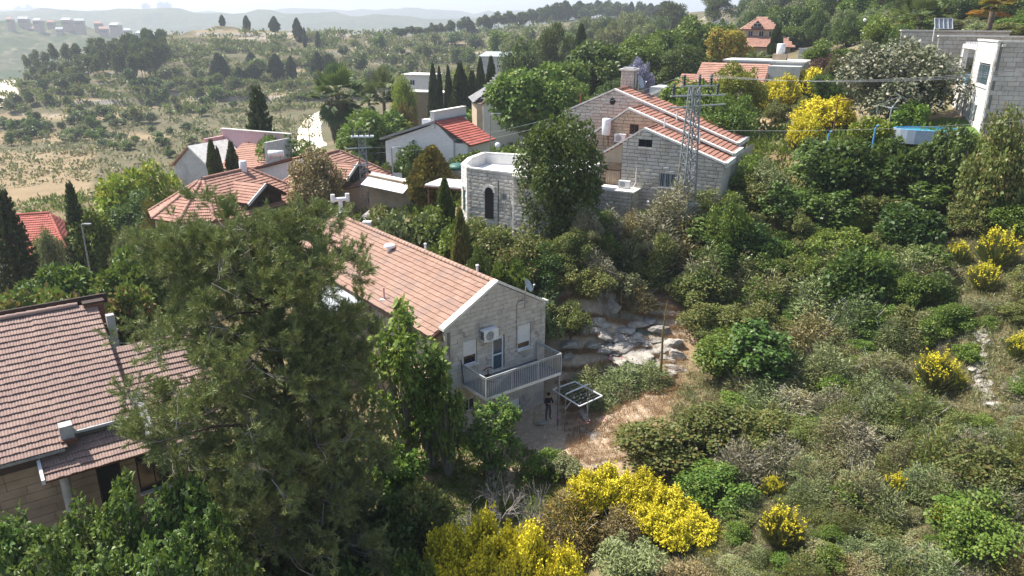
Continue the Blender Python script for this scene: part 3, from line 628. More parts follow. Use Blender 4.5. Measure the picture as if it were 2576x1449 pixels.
# ---------------------------------------------------------------- the tiled house in the lower left corner
LH, LRZ = (-20.66, 26.7, 0.0), 36.5
LW = lambda p: place(LH, LRZ, p)
def left_house():
    h = thing('tiled_house', 'house with large brownish tiled roof and porch, lower corner beside the pine', 'house', LH, LRZ)
    E, Zr, Y1 = 5.2, 9.05, 6.75; sl = (Zr - E) / Y1; zz = lambda y: E + sl * y
    X0, X1 = -7.0, 5.1
    MB().prism([(X0, .75, -2), (X0, .75, E + .2), (X0, Y1, Zr - .3), (X0, 2 * Y1 - .7, E + .2), (X0, 2 * Y1 - .7, -2)], (X1 - X0 - .3, 0, 0)).build('core', 'mortar', h)
    block_wall(h, LW, (0, .70, 0), ux, -uy, [(X0, -2), (8.8, -2), (8.8, 4.6), (X0, 4.6)], 'stone_tan', ch=.40, bw=(.8, 1.5), thick=.10, limit=120, seed=8, gap=.02, openings=[(3.3, 4.25, 0.4, 3.6), (4.9, 6.3, 1.6, 3.6), (-1.5, -.3, 0, 1.6)])
    rf = roof_plane(h, LW, [(X0, .0, zz(0)), (2.35, .0, zz(0)), (2.35, Y1, Zr), (X0, Y1, Zr)], 'tile_left', tw=.235, te=.335, limit=230)
    rf2 = roof_plane(h, LW, [(2.35, .60, zz(.60)), (X1, .60, zz(.60)), (X1, Y1, Zr), (2.35, Y1, Zr)], 'tile_left', tw=.235, te=.335, limit=70)
    roof_plane(h, LW, [(X1, 2 * Y1, E), (X0, 2 * Y1, E), (X0, Y1, Zr), (X1, Y1, Zr)], 'tile_left', tw=.47, te=.335)
    ridge_caps(rf, (X0, Y1, Zr + .04), (X1 - .5, Y1, Zr + .04), 'tile_left', .15, .42)
    MB().box((X0, Y1 + .22, Zr - .15), (X1 + .6, Y1 + .32, Zr + .33)).build('ridge_board', 'timber_dark', h)
    # porch roof and lower wing
    pr = roof_plane(h, LW, [(1.35, -.80, 4.32), (8.6, -.80, 4.32), (8.6, .75, 5.15), (1.35, .75, 5.15)], 'tile_left', tw=.235, te=.335, name='porch_roof', limit=90)
    wg = roof_plane(h, LW, [(X1 + .1, .55, zz(.5) - .5), (9.2, .55, zz(.5) - .5), (9.2, 4.6, zz(4.6) - .5), (X1 + .1, 4.6, zz(4.6) - .5)], 'tile_left', tw=.235, te=.335, name='wing_roof')
    MB().prism([(X1, 4.6, 2), (9.1, 4.6, 2), (9.1, 4.6, 7.2), (X1, 4.6, 7.2)], (0, .2, 0)).build('wing_wall', 'plaster_grey', h)
    MB().bar((X0, -.06, E - .06), (2.3, -.06, E - .06), .12, .12).build('gutter', 'grey_metal', h); MB().bar((2.35, .5, zz(.5) + .05), (X1 + .2, .5, zz(.5) + .05), .14, .12).build('gutter', 'plaster_grey', h)
    MB().prism([(1.22, -.90, 4.25), (1.35, -.90, 4.25), (1.35, .78, 5.14), (1.22, .78, 5.14)], (0, 0, .2)).build('barge_board', 'white_metal', h)
    MB().box((X0, .02, E - .5), (1.3, .10, E - .1)).build('eave_board', 'timber_dark', h)
    MB().prism([(5.25, -.5, 4.66), (5.75, -.5, 4.66), (5.75, 1.5, 6.1), (5.25, 1.5, 6.1)], (0, 0, .16)).build('parapet', 'concrete', h)
    # brown clad stack on the right end of the ridge
    st = MB().box((X1 - .5, Y1 - .3, Zr - 1.0), (X1 + .35, Y1 + .3, Zr + .1)).build('chimney', 'timber_red', h)
    for i in range(4): MB().box((X1 - .52, Y1 - .32, Zr - .52 + i * .15), (X1 + .37, Y1 - .30, Zr - .40 + i * .15)).build('board', 'timber_red', st)
    MB().box((X1 - .55, Y1 - .35, Zr + .10), (X1 + .4, Y1 + .35, Zr + .17)).build('cap', 'timber_dark', st)
    MB().box((X1 + .25, Y1 - 1.3, Zr - 3.2), (X1 + .6, Y1 - .95, Zr - .35)).build('pillar', 'concrete', h)
    MB().box((2.25, .25, zz(.3) + .0), (2.75, .75, zz(.7) + .42)).build('vent_box', 'concrete', h)
    MB().box((2.2, .1, zz(.2) - .1), (2.8, .28, zz(.2) + .12)).build('vent_flashing', 'timber_red', h)
    for i, x in enumerate((2.05, 7.4)):
        c = MB().lathe([(.19, 0), (.19, 6.2), (.22, 6.25), (.22, 6.35)], n=14).build('column', 'concrete', h); c.location = (x, -.25, -2.0)
    g = (0, .70, 0)
    window(h, g, ux, -uy, 3.3, 4.25, .4, 3.6, frame='timber_dark', pane='interior', mull=0); window(h, g, ux, -uy, 4.9, 6.3, 1.6, 3.6, frame='timber_dark', pane='glass_dark', mull=1, sill=.3)
    window(h, g, ux, -uy, -1.5, -.3, 0, 1.6, frame='timber_dark', pane='glass_dark', mull=1)
    MB().tube([(8.9, .5, -1.5), (8.9, .5, 3.4)], .05, 8).build('downpipe', 'white_metal', h)
    return h
left_house()
for i, (p, hh) in enumerate((((-1.0, -1.4, -1), 2.75), ((-1.45, -1.2, -1), 3.1))):
    t = thing('garden_pipe' if i == 0 else 'parasol', ('upright clay garden pipe standing by the stone wall', 'folded grey parasol beside the garden pipe')[i], ('pipe', 'parasol')[i], LW(p), LRZ)
    if i == 0: MB().lathe([(.17, 0), (.17, hh), (.13, hh), (.13, hh - .5)], n=12).build('pipe', 'plaster_white', t); MB().lathe([(.2, hh - .12), (.2, hh + .02), (.14, hh + .02), (.14, hh - .1)], n=12).build('collar', 'plaster_white', t)
    else: MB().tube([(0, 0, 0), (0, 0, hh)], .03, 6).build('pole', 'grey_metal', t); MB().lathe([(.05, .9), (.17, 1.0), (.14, 2.1), (.03, hh + .1)], n=9).build('canopy', 'plaster_grey', t)

# ---------------------------------------------------------------- stepped-gable stone house under the lattice tower
SH, SRZ = (8.56, 60.0, 9.83), -26.5
SW = lambda p: place(SH, SRZ, p)
def stone_house():
    h = thing('stepped_gable_house', 'grey stone house with three stepped gables and rust tiled roofs', 'house', SH, SRZ); B = -3.2
    segs = [(0, 3.5, -1.42, 2.65, 1.66, 4.66, 7.9, 2.50), (3.5, 7.3, -4.7, 2.85, -.85, 5.72, 7.75, 2.72), (7.3, 12.2, -8.0, 4.75, -3.45, 6.85, 7.3, 3.0)]
    for i, (y0, y1, xl, zl, xr, zr, xe, ze) in enumerate(segs):
        xb = xl if i else 0.0
        gable_prism(xb + .1, xe - .1, B, (zl if i else zl + (zr - zl) * (0 - xl) / (xr - xl)) - .05, xr, zr - .05, ze - .05, y0 + .36, y1 + .3).build('core', 'mortar', h)
        poly = [(0, B), (xe, B), (xe, ze), (xr, zr), (0, zl + (zr - zl) * (-xl) / (xr - xl))] if i == 0 else [(xl, zl - 3.2), (xr + 4.6, zl - 3.2), (xr + 4.6, zr - .345 * 4.6), (xr, zr), (xl, zl)]
        op = [[(1.28, 2.36, 3.35, 4.0), (3.12, 4.40, .40, 1.50), (2.76, 3.66, B, -.95)], [(-.62, .12, 3.78, 4.62)], []][i]
        block_wall(h, SW, (0, y0 + .16, 0), ux, -uy, poly, 'stone_grey' if i != 1 else 'stone_warm', ch=.275, bw=(.5, .95), thick=.15, openings=op, limit=(300, 60, 60)[i], boss=.10, seed=11 + i, gap=.03)
        sl = (ze - zr) / (xe - xr)
        r = roof_plane(h, SW, [(xe, y0 + .4, ze), (xe, y1 + .1, ze), (xr, y1 + .1, zr), (xr, y0 + .4, zr)], 'tile_rust', tw=.30, te=.40, waves=2, limit=(170, 80, 50)[i])
        roof_plane(h, SW, [(xl, y1 + .1, zl), (xl, y0 + .4, zl), (xr, y0 + .4, zr), (xr, y1 + .1, zr)], 'tile_rust', tw=.6, te=.40, waves=2)
        ridge_caps(r, (xr, y0 + .3, zr + .04), (xr, y1 + .1, zr + .04), 'tile_rust', .14, .42)
        for a, c in (((xl - .1, zl), (xr, zr)), ((xe + .12, ze), (xr, zr))):
            MB().prism([(a[0], y0 - .04, a[1] + .02), (c[0], y0 - .04, c[1] + .04), (c[0], y0 - .04, c[1] + .20), (a[0], y0 - .04, a[1] + .17)], (0, .42, 0)).build('coping', 'coping', h)
        MB().box((xe - .05, y0 + .38, ze - .25), (xe + .22, y1 + .1, ze + .12)).build('eave_coping', 'coping', h)
    MB().prism([(7.8, .1, B), (7.8, 12, B), (7.8, 12, 2.5), (7.8, .1, 2.4)], (.12, 0, 0)).build('side_wall', 'stone_grey', h)
    g = (0, .16, 0)
    window(h, g, ux, -uy, 1.28, 2.36, 3.35, 4.0, mull=1, frame='timber_dark', sill=.2); window(h, g, ux, -uy, 3.12, 4.40, .40, 1.50, mull=2, bars=9, sill=.2, pane='glass_blue')
    window(h, (0, 3.66, 0), ux, -uy, -.62, .12, 3.78, 4.62, mull=1, frame='timber_red', sill=.2)
    d = MB().box((2.80, .06, B), (3.50, .12, -.98)).build('door', 'grey_metal', h); MB().box((3.52, -.28, B), (3.60, .05, -.97)).build('door_leaf', 'white_paint', h)
    lm = MB().lathe([(.02, 0), (.14, .01), (.16, .08), (.1, .17), (.01, .19)], n=14).build('wall_lamp', 'lamp_glass', h); lm.location = (2.36, -.01, -.9); lm.rotation_euler = (R(90), 0, 0)
    MB().tube([(1.25, -.02, 1.75), (1.27, -.03, .6), (1.1, -.1, .2)], .03, 6).build('pipe', 'white_paint', h)
    # recess with the timber balcony screen, and the low annex in front
    MB().box((-1.35, 1.6, B), (0, 1.75, 2.6)).build('recess_wall', 'stone_warm', h)
    MB().box((-.02, .3, B), (.04, 1.7, 2.1)).build('return_wall', 'stone_warm', h)
    sc = MB().box((-1.35, .25, .10), (-.05, .31, .18)).box((-1.35, .25, 1.28), (-.05, .31, 1.36)).box((-.12, .22, .1), (-.04, .34, 1.4)).build('balcony_screen', 'timber_red', h)
    for i in range(7): MB().box((-1.33 + i * .175, .26, .18), (-1.33 + i * .175 + .13, .30, 1.28)).build('slat', 'stone_warm', sc)
    MB().prism([(-1.42, .0, 2.0), (-.0, .0, 2.0), (-.0, .0, 3.5), (-1.42, .0, 2.6)], (0, .4, 0)).build('gable_wing', 'stone_warm', h)
    block_wall(h, SW, (0, -1.62, 0), ux, -uy, [(-1.6, B), (1.5, B), (1.5, .05), (-1.6, .05)], 'stone_grey', ch=.275, bw=(.4, .8), thick=.15, limit=60, boss=.10, seed=31, gap=.03)
    block_wall(h, SW, (1.5, -1.62, 0), uy, ux, [(0, B), (1.7, B), (1.7, .05), (0, .05)], 'stone_grey', ch=.275, bw=(.4, .8), thick=.12, boss=.10, seed=32, gap=.03)
    MB().box((-1.7, -1.85, .06), (1.72, .0, .17)).build('annex_roof', 'coping', h); MB().box((-1.55, -1.5, B), (1.45, 0, .05)).build('annex_core', 'mortar', h)
    o = MB().prism([(-3.55 + .27 * math.cos(k * math.pi / 8), 7.32, 5.95 + .27 * math.sin(k * math.pi / 8)) for k in range(16)], (0, -.06, 0)).build('round_window', 'interior', h)
    ch = block_wall(h, SW, (-4.2, 11.2, 0), ux, -uy, [(0, 5.5), (1.25, 5.5), (1.25, 8.35), (0, 8.35)], 'stone_grey', ch=.275, bw=(.35, .6), thick=.1, seed=40, wname='chimney', boss=.09)
    MB().box((-4.1, 11.25, 5.5), (-3.05, 12.2, 8.3)).build('chimney_core', 'stone_grey', ch); MB().box((-4.35, 10.95, 8.35), (-2.8, 12.3, 8.5)).build('chimney_cap', 'coping', ch); MB().box((-4.1, 11.2, 8.5), (-3.05, 12.1, 8.62)).build('flue_rim', 'concrete', ch)
    for x, y in ((2.35, 3.2), (5.2, 3.3), (2.3, 7.0)):
        MB().tube([(x, y, 3.2), (x, y, 5.0 - .345 * (x - 1.6) + .55)], .07, 8).build('vent_pipe', 'plastic_white', h)
    return h
stone_house()
su, sn = Vector((math.cos(R(SRZ)), math.sin(R(SRZ)), 0)), Vector((math.sin(R(SRZ)), -math.cos(R(SRZ)), 0))
ac_unit('white air conditioner unit standing on the low annex roof', SW((.1, -.55, .22)), su, sn, .95, .55, .34, False)
ac_unit('air conditioner unit on the middle gable beside the water boiler', SW((-1.75, 3.35, 3.15)), su, sn, .95, .65, .36, True)
def boiler(name, label, loc, r=.36, hh=1.35, leg=.9):
    t = thing(name, label, 'water tank', loc); MB().lathe([(.02, leg), (r * .9, leg), (r, leg + .06), (r, leg + hh - .06), (r * .9, leg + hh), (.02, leg + hh + .03)], n=18).build('tank', 'plastic_white', t, True)
    for k in range(4): MB().bar((r * .8 * math.cos(k * 1.57 + .8), r * .8 * math.sin(k * 1.57 + .8), 0), (r * .7 * math.cos(k * 1.57 + .8), r * .7 * math.sin(k * 1.57 + .8), leg + .02), .04).build('leg', 'rust', t)
    MB().tube([(r * .4, -r * .8, leg), (r * .6, -r * .9, leg * .5), (r * .5, -r * .8, 0)], .025, 6).build('pipe', 'rust', t)
    return t
boiler('water_boiler', 'white cylindrical water boiler on the middle gable of the stone house', SW((-2.45, 2.95, 2.75)))
dish('white satellite dish on the rear roof by the stone chimney', SW((-2.3, 10.5, 6.3)), (.75, -.5, .35), .6, 1.1)
t = thing('brick_chimney', 'slim reddish chimney with thin pipe behind the rear stone gable', 'chimney', SW((-7.3, 9.2, 4.6))); MB().box((-.25, -.25, -1), (.25, .25, .55)).build('stack', 'tile_pink', t); MB().tube([(0, 0, .5), (0, 0, 1.7)], .06, 8).build('pipe', 'rust', t); MB().box((-.3, -.3, .55), (.3, .3, .62)).build('cap', 'tile_pink', t)

# ---------------------------------------------------------------- white building with parapet terrace and arched door
OH, ORZ = (-3.35, 57.0, 11.87), -30.0
OW = lambda p: place(OH, ORZ, p)
def arch_part(parent, O, u, n, xc, z0, w, hgt, name, fill, ring=.18, d=.04):
    O, u, n = Vector(O), Vector(u).normalized(), Vector(n).normalized(); up = Vector((0, 0, 1)); r = w / 2; zs = z0 + hgt - r
    P = lambda x, z, k=0: O + u * x + up * z + n * k
    ang = [math.pi * k / 10 for k in range(11)]
    MB().prism([P(xc - r, z0, .14), P(xc + r, z0, .14)] + [P(xc + r * math.cos(t), zs + r * math.sin(t), .14) for t in ang], n * d).build(name, fill, parent)
    for k in range(10):
        t0, t1 = ang[k] + .012, ang[k + 1] - .012
        MB().prism([P(xc + r * math.cos(t0), zs + r * math.sin(t0), .13), P(xc + (r + ring) * math.cos(t0), zs + (r + ring) * math.sin(t0), .13), P(xc + (r + ring) * math.cos(t1), zs + (r + ring) * math.sin(t1), .13), P(xc + r * math.cos(t1), zs + r * math.sin(t1), .13)], n * .09).build('voussoir', 'coping', parent)
def terrace_house():
    h = thing('terrace_building', 'white stone building with flat parapet roof and arched door beside the poplar', 'building', OH, ORZ); B = -7.5
    pts = [(0, 0), (4.17, 0), (4.55, -1.0), (7.6, -1.0), (7.6, 7.3), (.4, 7.3), (-2.7, 6.5), (-2.3, 3.7), (-1.2, 1.05)]
    cx, cy = 3.2, 3.2; k = len(pts)
    for i in range(k):
        a, b = Vector((*pts[i], 0)), Vector((*pts[(i + 1) % k], 0)); u = (b - a).normalized(); n = Vector((u.y, -u.x, 0)); Lg = (b - a).length
        vis = i in (0, 1, 2, 7, 8)
        if vis: block_wall(h, OW, a + n * -.0, u, n, [(0, B), (Lg, B), (Lg, -.02), (0, -.02)], 'stone_grey' if i in (0, 2) else 'stone_white', ch=.27, bw=(.4, .8), thick=.13, limit=(240 if i == 0 else 40), boss=.09, seed=50 + i, gap=.028,  # shade painted in: grey stone on walls off the sun, white on sunlit facets
                           openings=[(2.92, 3.46, -2.1, -1.55), (1.55, 2.27, -3.0, -1.45)] if i == 0 else ())
        else: MB().prism([a + Vector((0, 0, B)), b + Vector((0, 0, B)), b + Vector((0, 0, -.02)), a + Vector((0, 0, -.02))], -n * .18).build('wall', 'stone_white', h)
        MB().prism([a + n * .16 - u * .08 + Vector((0, 0, -.02)), b + n * .16 + u * .08 + Vector((0, 0, -.02)), b - n * .24 + Vector((0, 0, -.02)), a - n * .24 + Vector((0, 0, -.02))], (0, 0, .1)).build('coping', 'coping', h)
        MB().prism([a - n * .2 + Vector((0, 0, -1.0)), b - n * .2 + Vector((0, 0, -1.0)), b - n * .2 + Vector((0, 0, -.03)), a - n * .2 + Vector((0, 0, -.03))], -n * .04).build('parapet_inner', 'stone_white', h)
    MB().poly([(x + (cx - x) * .03, y + (cy - y) * .03, -.85) for x, y in pts]).build('terrace_floor', 'white_paint', h)
    arch_part(h, (0, 0, 0), ux, -uy, 1.93, -3.6, .74, 2.4, 'door', 'interior')
    window(h, (0, 0, 0), ux, -uy, 2.92, 3.46, -2.1, -1.55, mull=0, bars=5)
    a, b = Vector((*pts[1], 0)), Vector((*pts[2], 0)); u = (b - a).normalized(); arch_part(h, a, u, (u.y, -u.x, 0), .48, -3.6, .42, 1.6, 'arched_window', 'glass_blue', .1)
    a, b = Vector((*pts[8], 0)), Vector((*pts[0], 0)); u = (b - a).normalized(); arch_part(h, a, u, (u.y, -u.x, 0), .85, -3.4, .5, 1.9, 'arched_window', 'glass_blue', .12)
    MB().tube([(2.78, -.25, -4.5), (2.78, -.25, -.6)], .035, 8).build('drain_pipe', 'dark_metal', h)
    lg = MB().box((4.1, -.35, -4.4), (4.6, -.15, -3.95)).build('meter_box', 'stone_warm', h)
    c = MB().prism([(-5.3, 1.6, -2.2), (-1.5, 1.6, -2.05), (-1.9, 4.4, -2.05), (-5.7, 4.4, -2.2)], (0, 0, .12)).build('canopy', 'white_paint', h)
    for x, y in ((-5.1, 1.8), (-5.4, 4.2)): MB().bar((x, y, -5.6), (x, y, -2.2), .1).build('post', 'timber_red', c)
    MB().bar((-5.3, 1.62, -2.26), (-1.5, 1.62, -2.12), .1, .12).build('beam', 'timber_red', c)
terrace_house()
ou, on = Vector((math.cos(R(ORZ)), math.sin(R(ORZ)), 0)), Vector((math.sin(R(ORZ)), -math.cos(R(ORZ)), 0))
ac_unit('large white air conditioner unit on the flat terrace roof', OW((2.6, 5.0, -.8)), ou, on, 1.25, 1.0, .45, False)

# ---------------------------------------------------------------- houses with hipped roofs and dark timber dormers
def hip_house(name, label, loc, rz, hw, yl, E, Zr, front, mat, lim, dorm, wall='stone_tan', extra=None, tank=True):
    """ridge along local Y from 0 to yl; front end is a half octagon of hips; a gabled dormer looks out to +X"""
    h = thing(name, label, 'house', loc, rz); Wf = lambda p: place(loc, rz, p)
    ring = [(hw * math.cos(t), -hw * front * math.sin(-t) if False else hw * front * math.sin(t)) for t in [math.pi + math.pi * k / 5 for k in range(6)]]
    for i in range(5):
        a, b = ring[i], ring[i + 1]; r = roof_plane(h, Wf, [(a[0], a[1], E), (b[0], b[1], E), (0, 0, Zr)], mat, tw=.30, te=.36, limit=lim // 6)
        MB().prism([(a[0] * .92, a[1] * .92, -4), (b[0] * .92, b[1] * .92, -4), (b[0] * .92, b[1] * .92, E), (a[0] * .92, a[1] * .92, E)], (-(a[0] + b[0]) * .02, -(a[1] + b[1]) * .02, 0)).build('wall', wall, h)
        if i: ridge_caps(r, (a[0], a[1], E + .05), (0, 0, Zr + .05), mat, .16, .42)
    rr = roof_plane(h, Wf, [(hw, 0, E), (hw, yl + hw * .7, E), (0, yl, Zr), (0, 0, Zr)], mat, tw=.30, te=.36, limit=lim)
    roof_plane(h, Wf, [(-hw, yl + hw * .7, E), (-hw, 0, E), (0, 0, Zr), (0, yl, Zr)], mat, tw=.6, te=.36)
    roof_plane(h, Wf, [(hw, yl + hw * .7, E), (-hw, yl + hw * .7, E), (0, yl, Zr)], mat, tw=.6, te=.36)
    ridge_caps(rr, (0, 0, Zr + .05), (0, yl, Zr + .05), mat, .16, .42); ridge_caps(rr, (hw, yl + hw * .7, E + .05), (0, yl, Zr + .05), mat, .16, .42)
    MB().box((-hw * .92, 0, -4), (hw * .92, yl + hw * .62, E)).build('wall', wall, h)
    y, dh, xo, w = dorm; zb = Zr - .5; sl = (Zr - E) / hw; ze = zb - w * .55; xi = hw * (Zr - ze) / (Zr - E)
    d = MB().prism([(xo - .35, y - w + .1, ze - .9), (xo - .35, y + w - .1, ze - .9), (xo - .35, y + w - .1, ze), (xo - .35, y, zb - .08), (xo - .35, y - w + .1, ze)], (-2.0, 0, 0)).build('dormer', 'timber_dark', h)
    for s in (-1, 1):
        roof_plane(h, Wf, [(xo, y + s * w, ze), (.6, y + s * w, ze), (.2, y, zb), (xo, y, zb)], mat, tw=.30, te=.36, name='dormer_roof')
        MB().bar((xo + .04, y + s * (w + .1), ze - .08), (xo + .04, y, zb + .02), .06, .26).build('barge_board', 'white_metal' if s < 0 else 'timber_dark', d)
    for k in range(3): MB().box((xo - .34, y - .9 + k * .65, ze - .55), (xo - .32, y - .45 + k * .65, ze + .1)).build('dormer_window', 'glass_dark', d)
    g = (hw * .92, 0, 0)
    for y0 in (1.0, 3.4): window(h, g, uy, ux, y0, y0 + .9, E - 2.1, E - .9, mull=1, frame='timber_dark')
    return h
hip_house('hip_roof_house', 'house with pink tiled roof of radiating hips and a dark gabled dormer', (-27.0, 65.6, 3.0), -24.5, 4.7, 5.6, 3.45, 6.15, 1.0, 'tile_pink', 220, (2.6, 1, 4.7, 2.3))
hip_house('hip_roof_house', 'tan stone house with orange hipped roof and dark dormer by the small pylon', (-18.6, 75.2, 4.0), -20.0, 4.4, 2.6, 3.1, 5.75, .9, 'tile_pink', 120, (-.6, 1, 4.1, 2.1))
boiler('roof_tank', 'white cylinder tank on the pink hipped roof', (-24.9, 70.0, 8.6), .34, 1.3, .1)
t = thing('roof_tank', 'white horizontal water tank on the tan house behind the brown tree', 'water tank', (-24.3, 78.2, 9.0)); MB().tube([(-.8, 0, .35), (-.75, 0, .35), (.75, 0, .35), (.8, 0, .35)], [.2, .34, .34, .2], 14).build('tank', 'plastic_white', t, True)
for x in (-.5, .5): MB().box((x - .05, -.25, -.3), (x + .05, .25, .15)).build('leg', 'grey_metal', t)
def wing():
    h = thing('side_wing', 'low plastered wing with brown verge behind the brown dead tree', 'house wing', (-25.5, 79.0, 3.5), -24)
    gable_prism(-4, 3.5, -4, 3.2, 3.2, 5.2, 5.0, 0, 5).build('wall', 'plaster_white', h); MB().prism([(-4.4, -.3, 3.15), (3.2, -.3, 5.3), (3.2, -.3, 5.55), (-4.4, -.3, 3.4)], (0, .4, 0)).build('barge_board', 'timber_red', h)
    roof_plane(h, lambda p: Vector((0, -1, 0)), [(-4.4, 5.2, 3.3), (-4.4, 0, 3.3), (3.2, 0, 5.4), (3.2, 5.2, 5.4)], 'tile_pink', tw=.6, te=.36)
    MB().prism([(1.2 + .45 * math.cos(k * math.pi / 8), -.02, 2.6 + .45 * math.sin(k * math.pi / 8)) for k in range(16)], (0, -.05, 0)).build('round_window', 'coping', h)
wing()
# ---------------------------------------------------------------- pink walled house
def pink_house():
    loc = (-40.3, 92.0, 1.0); h = thing('pink_house', 'house with pink parapet walls and pale grey gable behind two cypresses', 'house', loc, -24); Wf = lambda p: place(loc, -24, p)
    a = at(440, 445, 88) - Vector(loc)
    gable_prism(0, 5.4, -5, 4.6, 2.9, 7.0, 5.0, -1.0, 5).build('gable_wall', 'plaster_grey', h)
    for s in ((-.3, 4.55, 2.9, 7.05), (5.7, 4.9, 2.9, 7.05)):
        MB().prism([(s[0], -1.25, s[1]), (s[2], -1.25, s[3]), (s[2], -1.25, s[3] + .2), (s[0], -1.25, s[1] + .2)], (0, 6.3, 0)).build('coping', 'tile_pink' if s[0] < 0 else 'coping', h)
    MB().box((2.0, 5.2, -5), (12.6, 5.5, 8.4)).build('parapet_wall', 'plaster_pink', h); MB().box((1.9, 5.1, 8.4), (12.7, 5.6, 8.5)).build('coping', 'coping', h)
    MB().box((2.0, 2.2, -5), (2.3, 5.2, 7.6)).build('parapet_wall', 'plaster_pink', h); MB().box((12.4, 1, -5), (12.7, 5.2, 8.0)).build('parapet_wall', 'plaster_grey', h)
    roof_plane(h, Wf, [(5.4, 0.4, 4.6), (12.4, .4, 4.6), (12.4, 5.1, 6.9), (5.4, 5.1, 6.9)], 'tile_pink', tw=.45, te=.36)
    MB().box((5.4, .8, -5), (12.4, 5, 4.6)).build('wall', 'plaster_white', h)
    window(h, (0, -1.0, 0), ux, -uy, 3.6, 4.4, 1.6, 2.8)
    t = thing('chimney_block', 'small pinkish roof chimney with two dark holes', 'chimney', place(loc, -24, (.6, -2.2, 2.6))); MB().box((-.6, -.4, -3), (.6, .4, 1.1)).build('stack', 'stone_warm', t)
    for x in (-.35, .15): MB().box((x, -.43, .55), (x + .22, -.4, .9)).build('opening', 'interior', t)
pink_house()
# ---------------------------------------------------------------- red roofed house with white terrace at the edge
def edge_house():
    loc = (-56.0, 76.0, -5.0); h = thing('red_roof_house', 'red tiled house at the frame edge behind the tall araucaria', 'house', loc, 20); Wf = lambda p: place(loc, 20, p)
    MB().box((-6, .8, -3), (7.6, 9, 3.6)).build('wall', 'plaster_white', h)
    r = roof_plane(h, Wf, [(-6, 0, 3.4), (8.4, 0, 3.4), (6.2, 6.0, 6.5), (-6, 6.0, 6.5)], 'tile_red', tw=.45, te=.38)
    roof_plane(h, Wf, [(8.4, 0, 3.4), (8.4, 10, 3.4), (6.2, 6.0, 6.5)], 'tile_red', tw=.45, te=.38); ridge_caps(r, (8.4, 0, 3.45), (6.2, 6, 6.55), 'tile_red', .16, .45); ridge_caps(r, (-6, 6, 6.55), (6.2, 6, 6.55), 'tile_red', .16, .45)
    MB().box((-2.6, .2, 3.6), (-1.0, 1.6, 5.6)).build('dormer', 'grey_metal', h)
    dish('small dark satellite dish on the red tiled roof', place(loc, 20, (-.9, 2.6, 4.6)), (.4, -.8, .4), .45, 1.1)
    p = at(-6, 700, 60); t = thing('terrace', 'white roof terrace with white railing at the frame edge', 'terrace', (p.x, p.y, p.z), 24)
    MB().box((-5, 0, -7), (1.6, 5, 0)).build('wall', 'plaster_white', t); MB().box((-5, .0, .002), (1.6, 5, .06)).build('floor', 'white_paint', t)
    for a, b in (((-5, 4.8), (1.5, 4.8)), ((1.5, 4.8), (1.5, 1.6))):
        a, b = Vector((*a, 0)), Vector((*b, 0)); nb = int((b - a).length / .16)
        MB().bar(a + Vector((0, 0, 1.45)), b + Vector((0, 0, 1.45)), .07).build('top_rail', 'white_metal', t); MB().bar(a + Vector((0, 0, .55)), b + Vector((0, 0, .55)), .06).build('bottom_rail', 'white_metal', t)
        for i in range(nb + 1): c = a.lerp(b, i / nb); MB().bar(c + Vector((0, 0, .5)), c + Vector((0, 0, 1.45)), .03).build('baluster', 'white_metal', t)
        MB().prism([a, b, b + Vector((0, 0, .5)), a + Vector((0, 0, .5))], (.02, .12, 0)).build('parapet', 'white_paint', t)
edge_house()
# ---------------------------------------------------------------- red roofed house with white parapet in the middle distance
def mid_house():
    loc = (-14.32, 86.0, 9.19); rz = -28; h = thing('parapet_house', 'white walled house with red tiled roof and white parapet along its ridge', 'house', loc, rz); Wf = lambda p: place(loc, rz, p)
    gable_prism(0, 9.0, -6, .35, 6.9, 2.75, 1.0, 0, 6).build('wall', 'plaster_white', h)
    MB().prism([(-.6, -.3, .45), (6.9, -.3, 2.85), (6.9, -.3, 3.1), (-.6, -.3, .7)], (0, 6.6, 0)).build('roof_slab', 'tile_grey', h)
    r = roof_plane(h, Wf, [(11.2, -.2, 0.75), (11.2, 5.4, .75), (6.7, 5.4, 3.0), (6.7, -.2, 3.0)], 'tile_red', tw=.45, te=.40)
    MB().box((6.2, -.1, 2.2), (6.7, 6.4, 3.9)).build('parapet', 'plaster_white', h); MB().box((6.15, -.15, 3.9), (6.75, 6.45, 4.0)).build('coping', 'coping', h)
    MB().box((4.6, .6, 2.3), (6.2, 1.4, 3.0)).build('roof_box', 'white_paint', h); MB().box((8.7, .2, -6), (10.7, 5.2, .8)).build('wing_wall', 'plaster_white', h)
    window(h, (0, 0, 0), ux, -uy, 4.0, 5.0, -1.6, -.4)
mid_house()
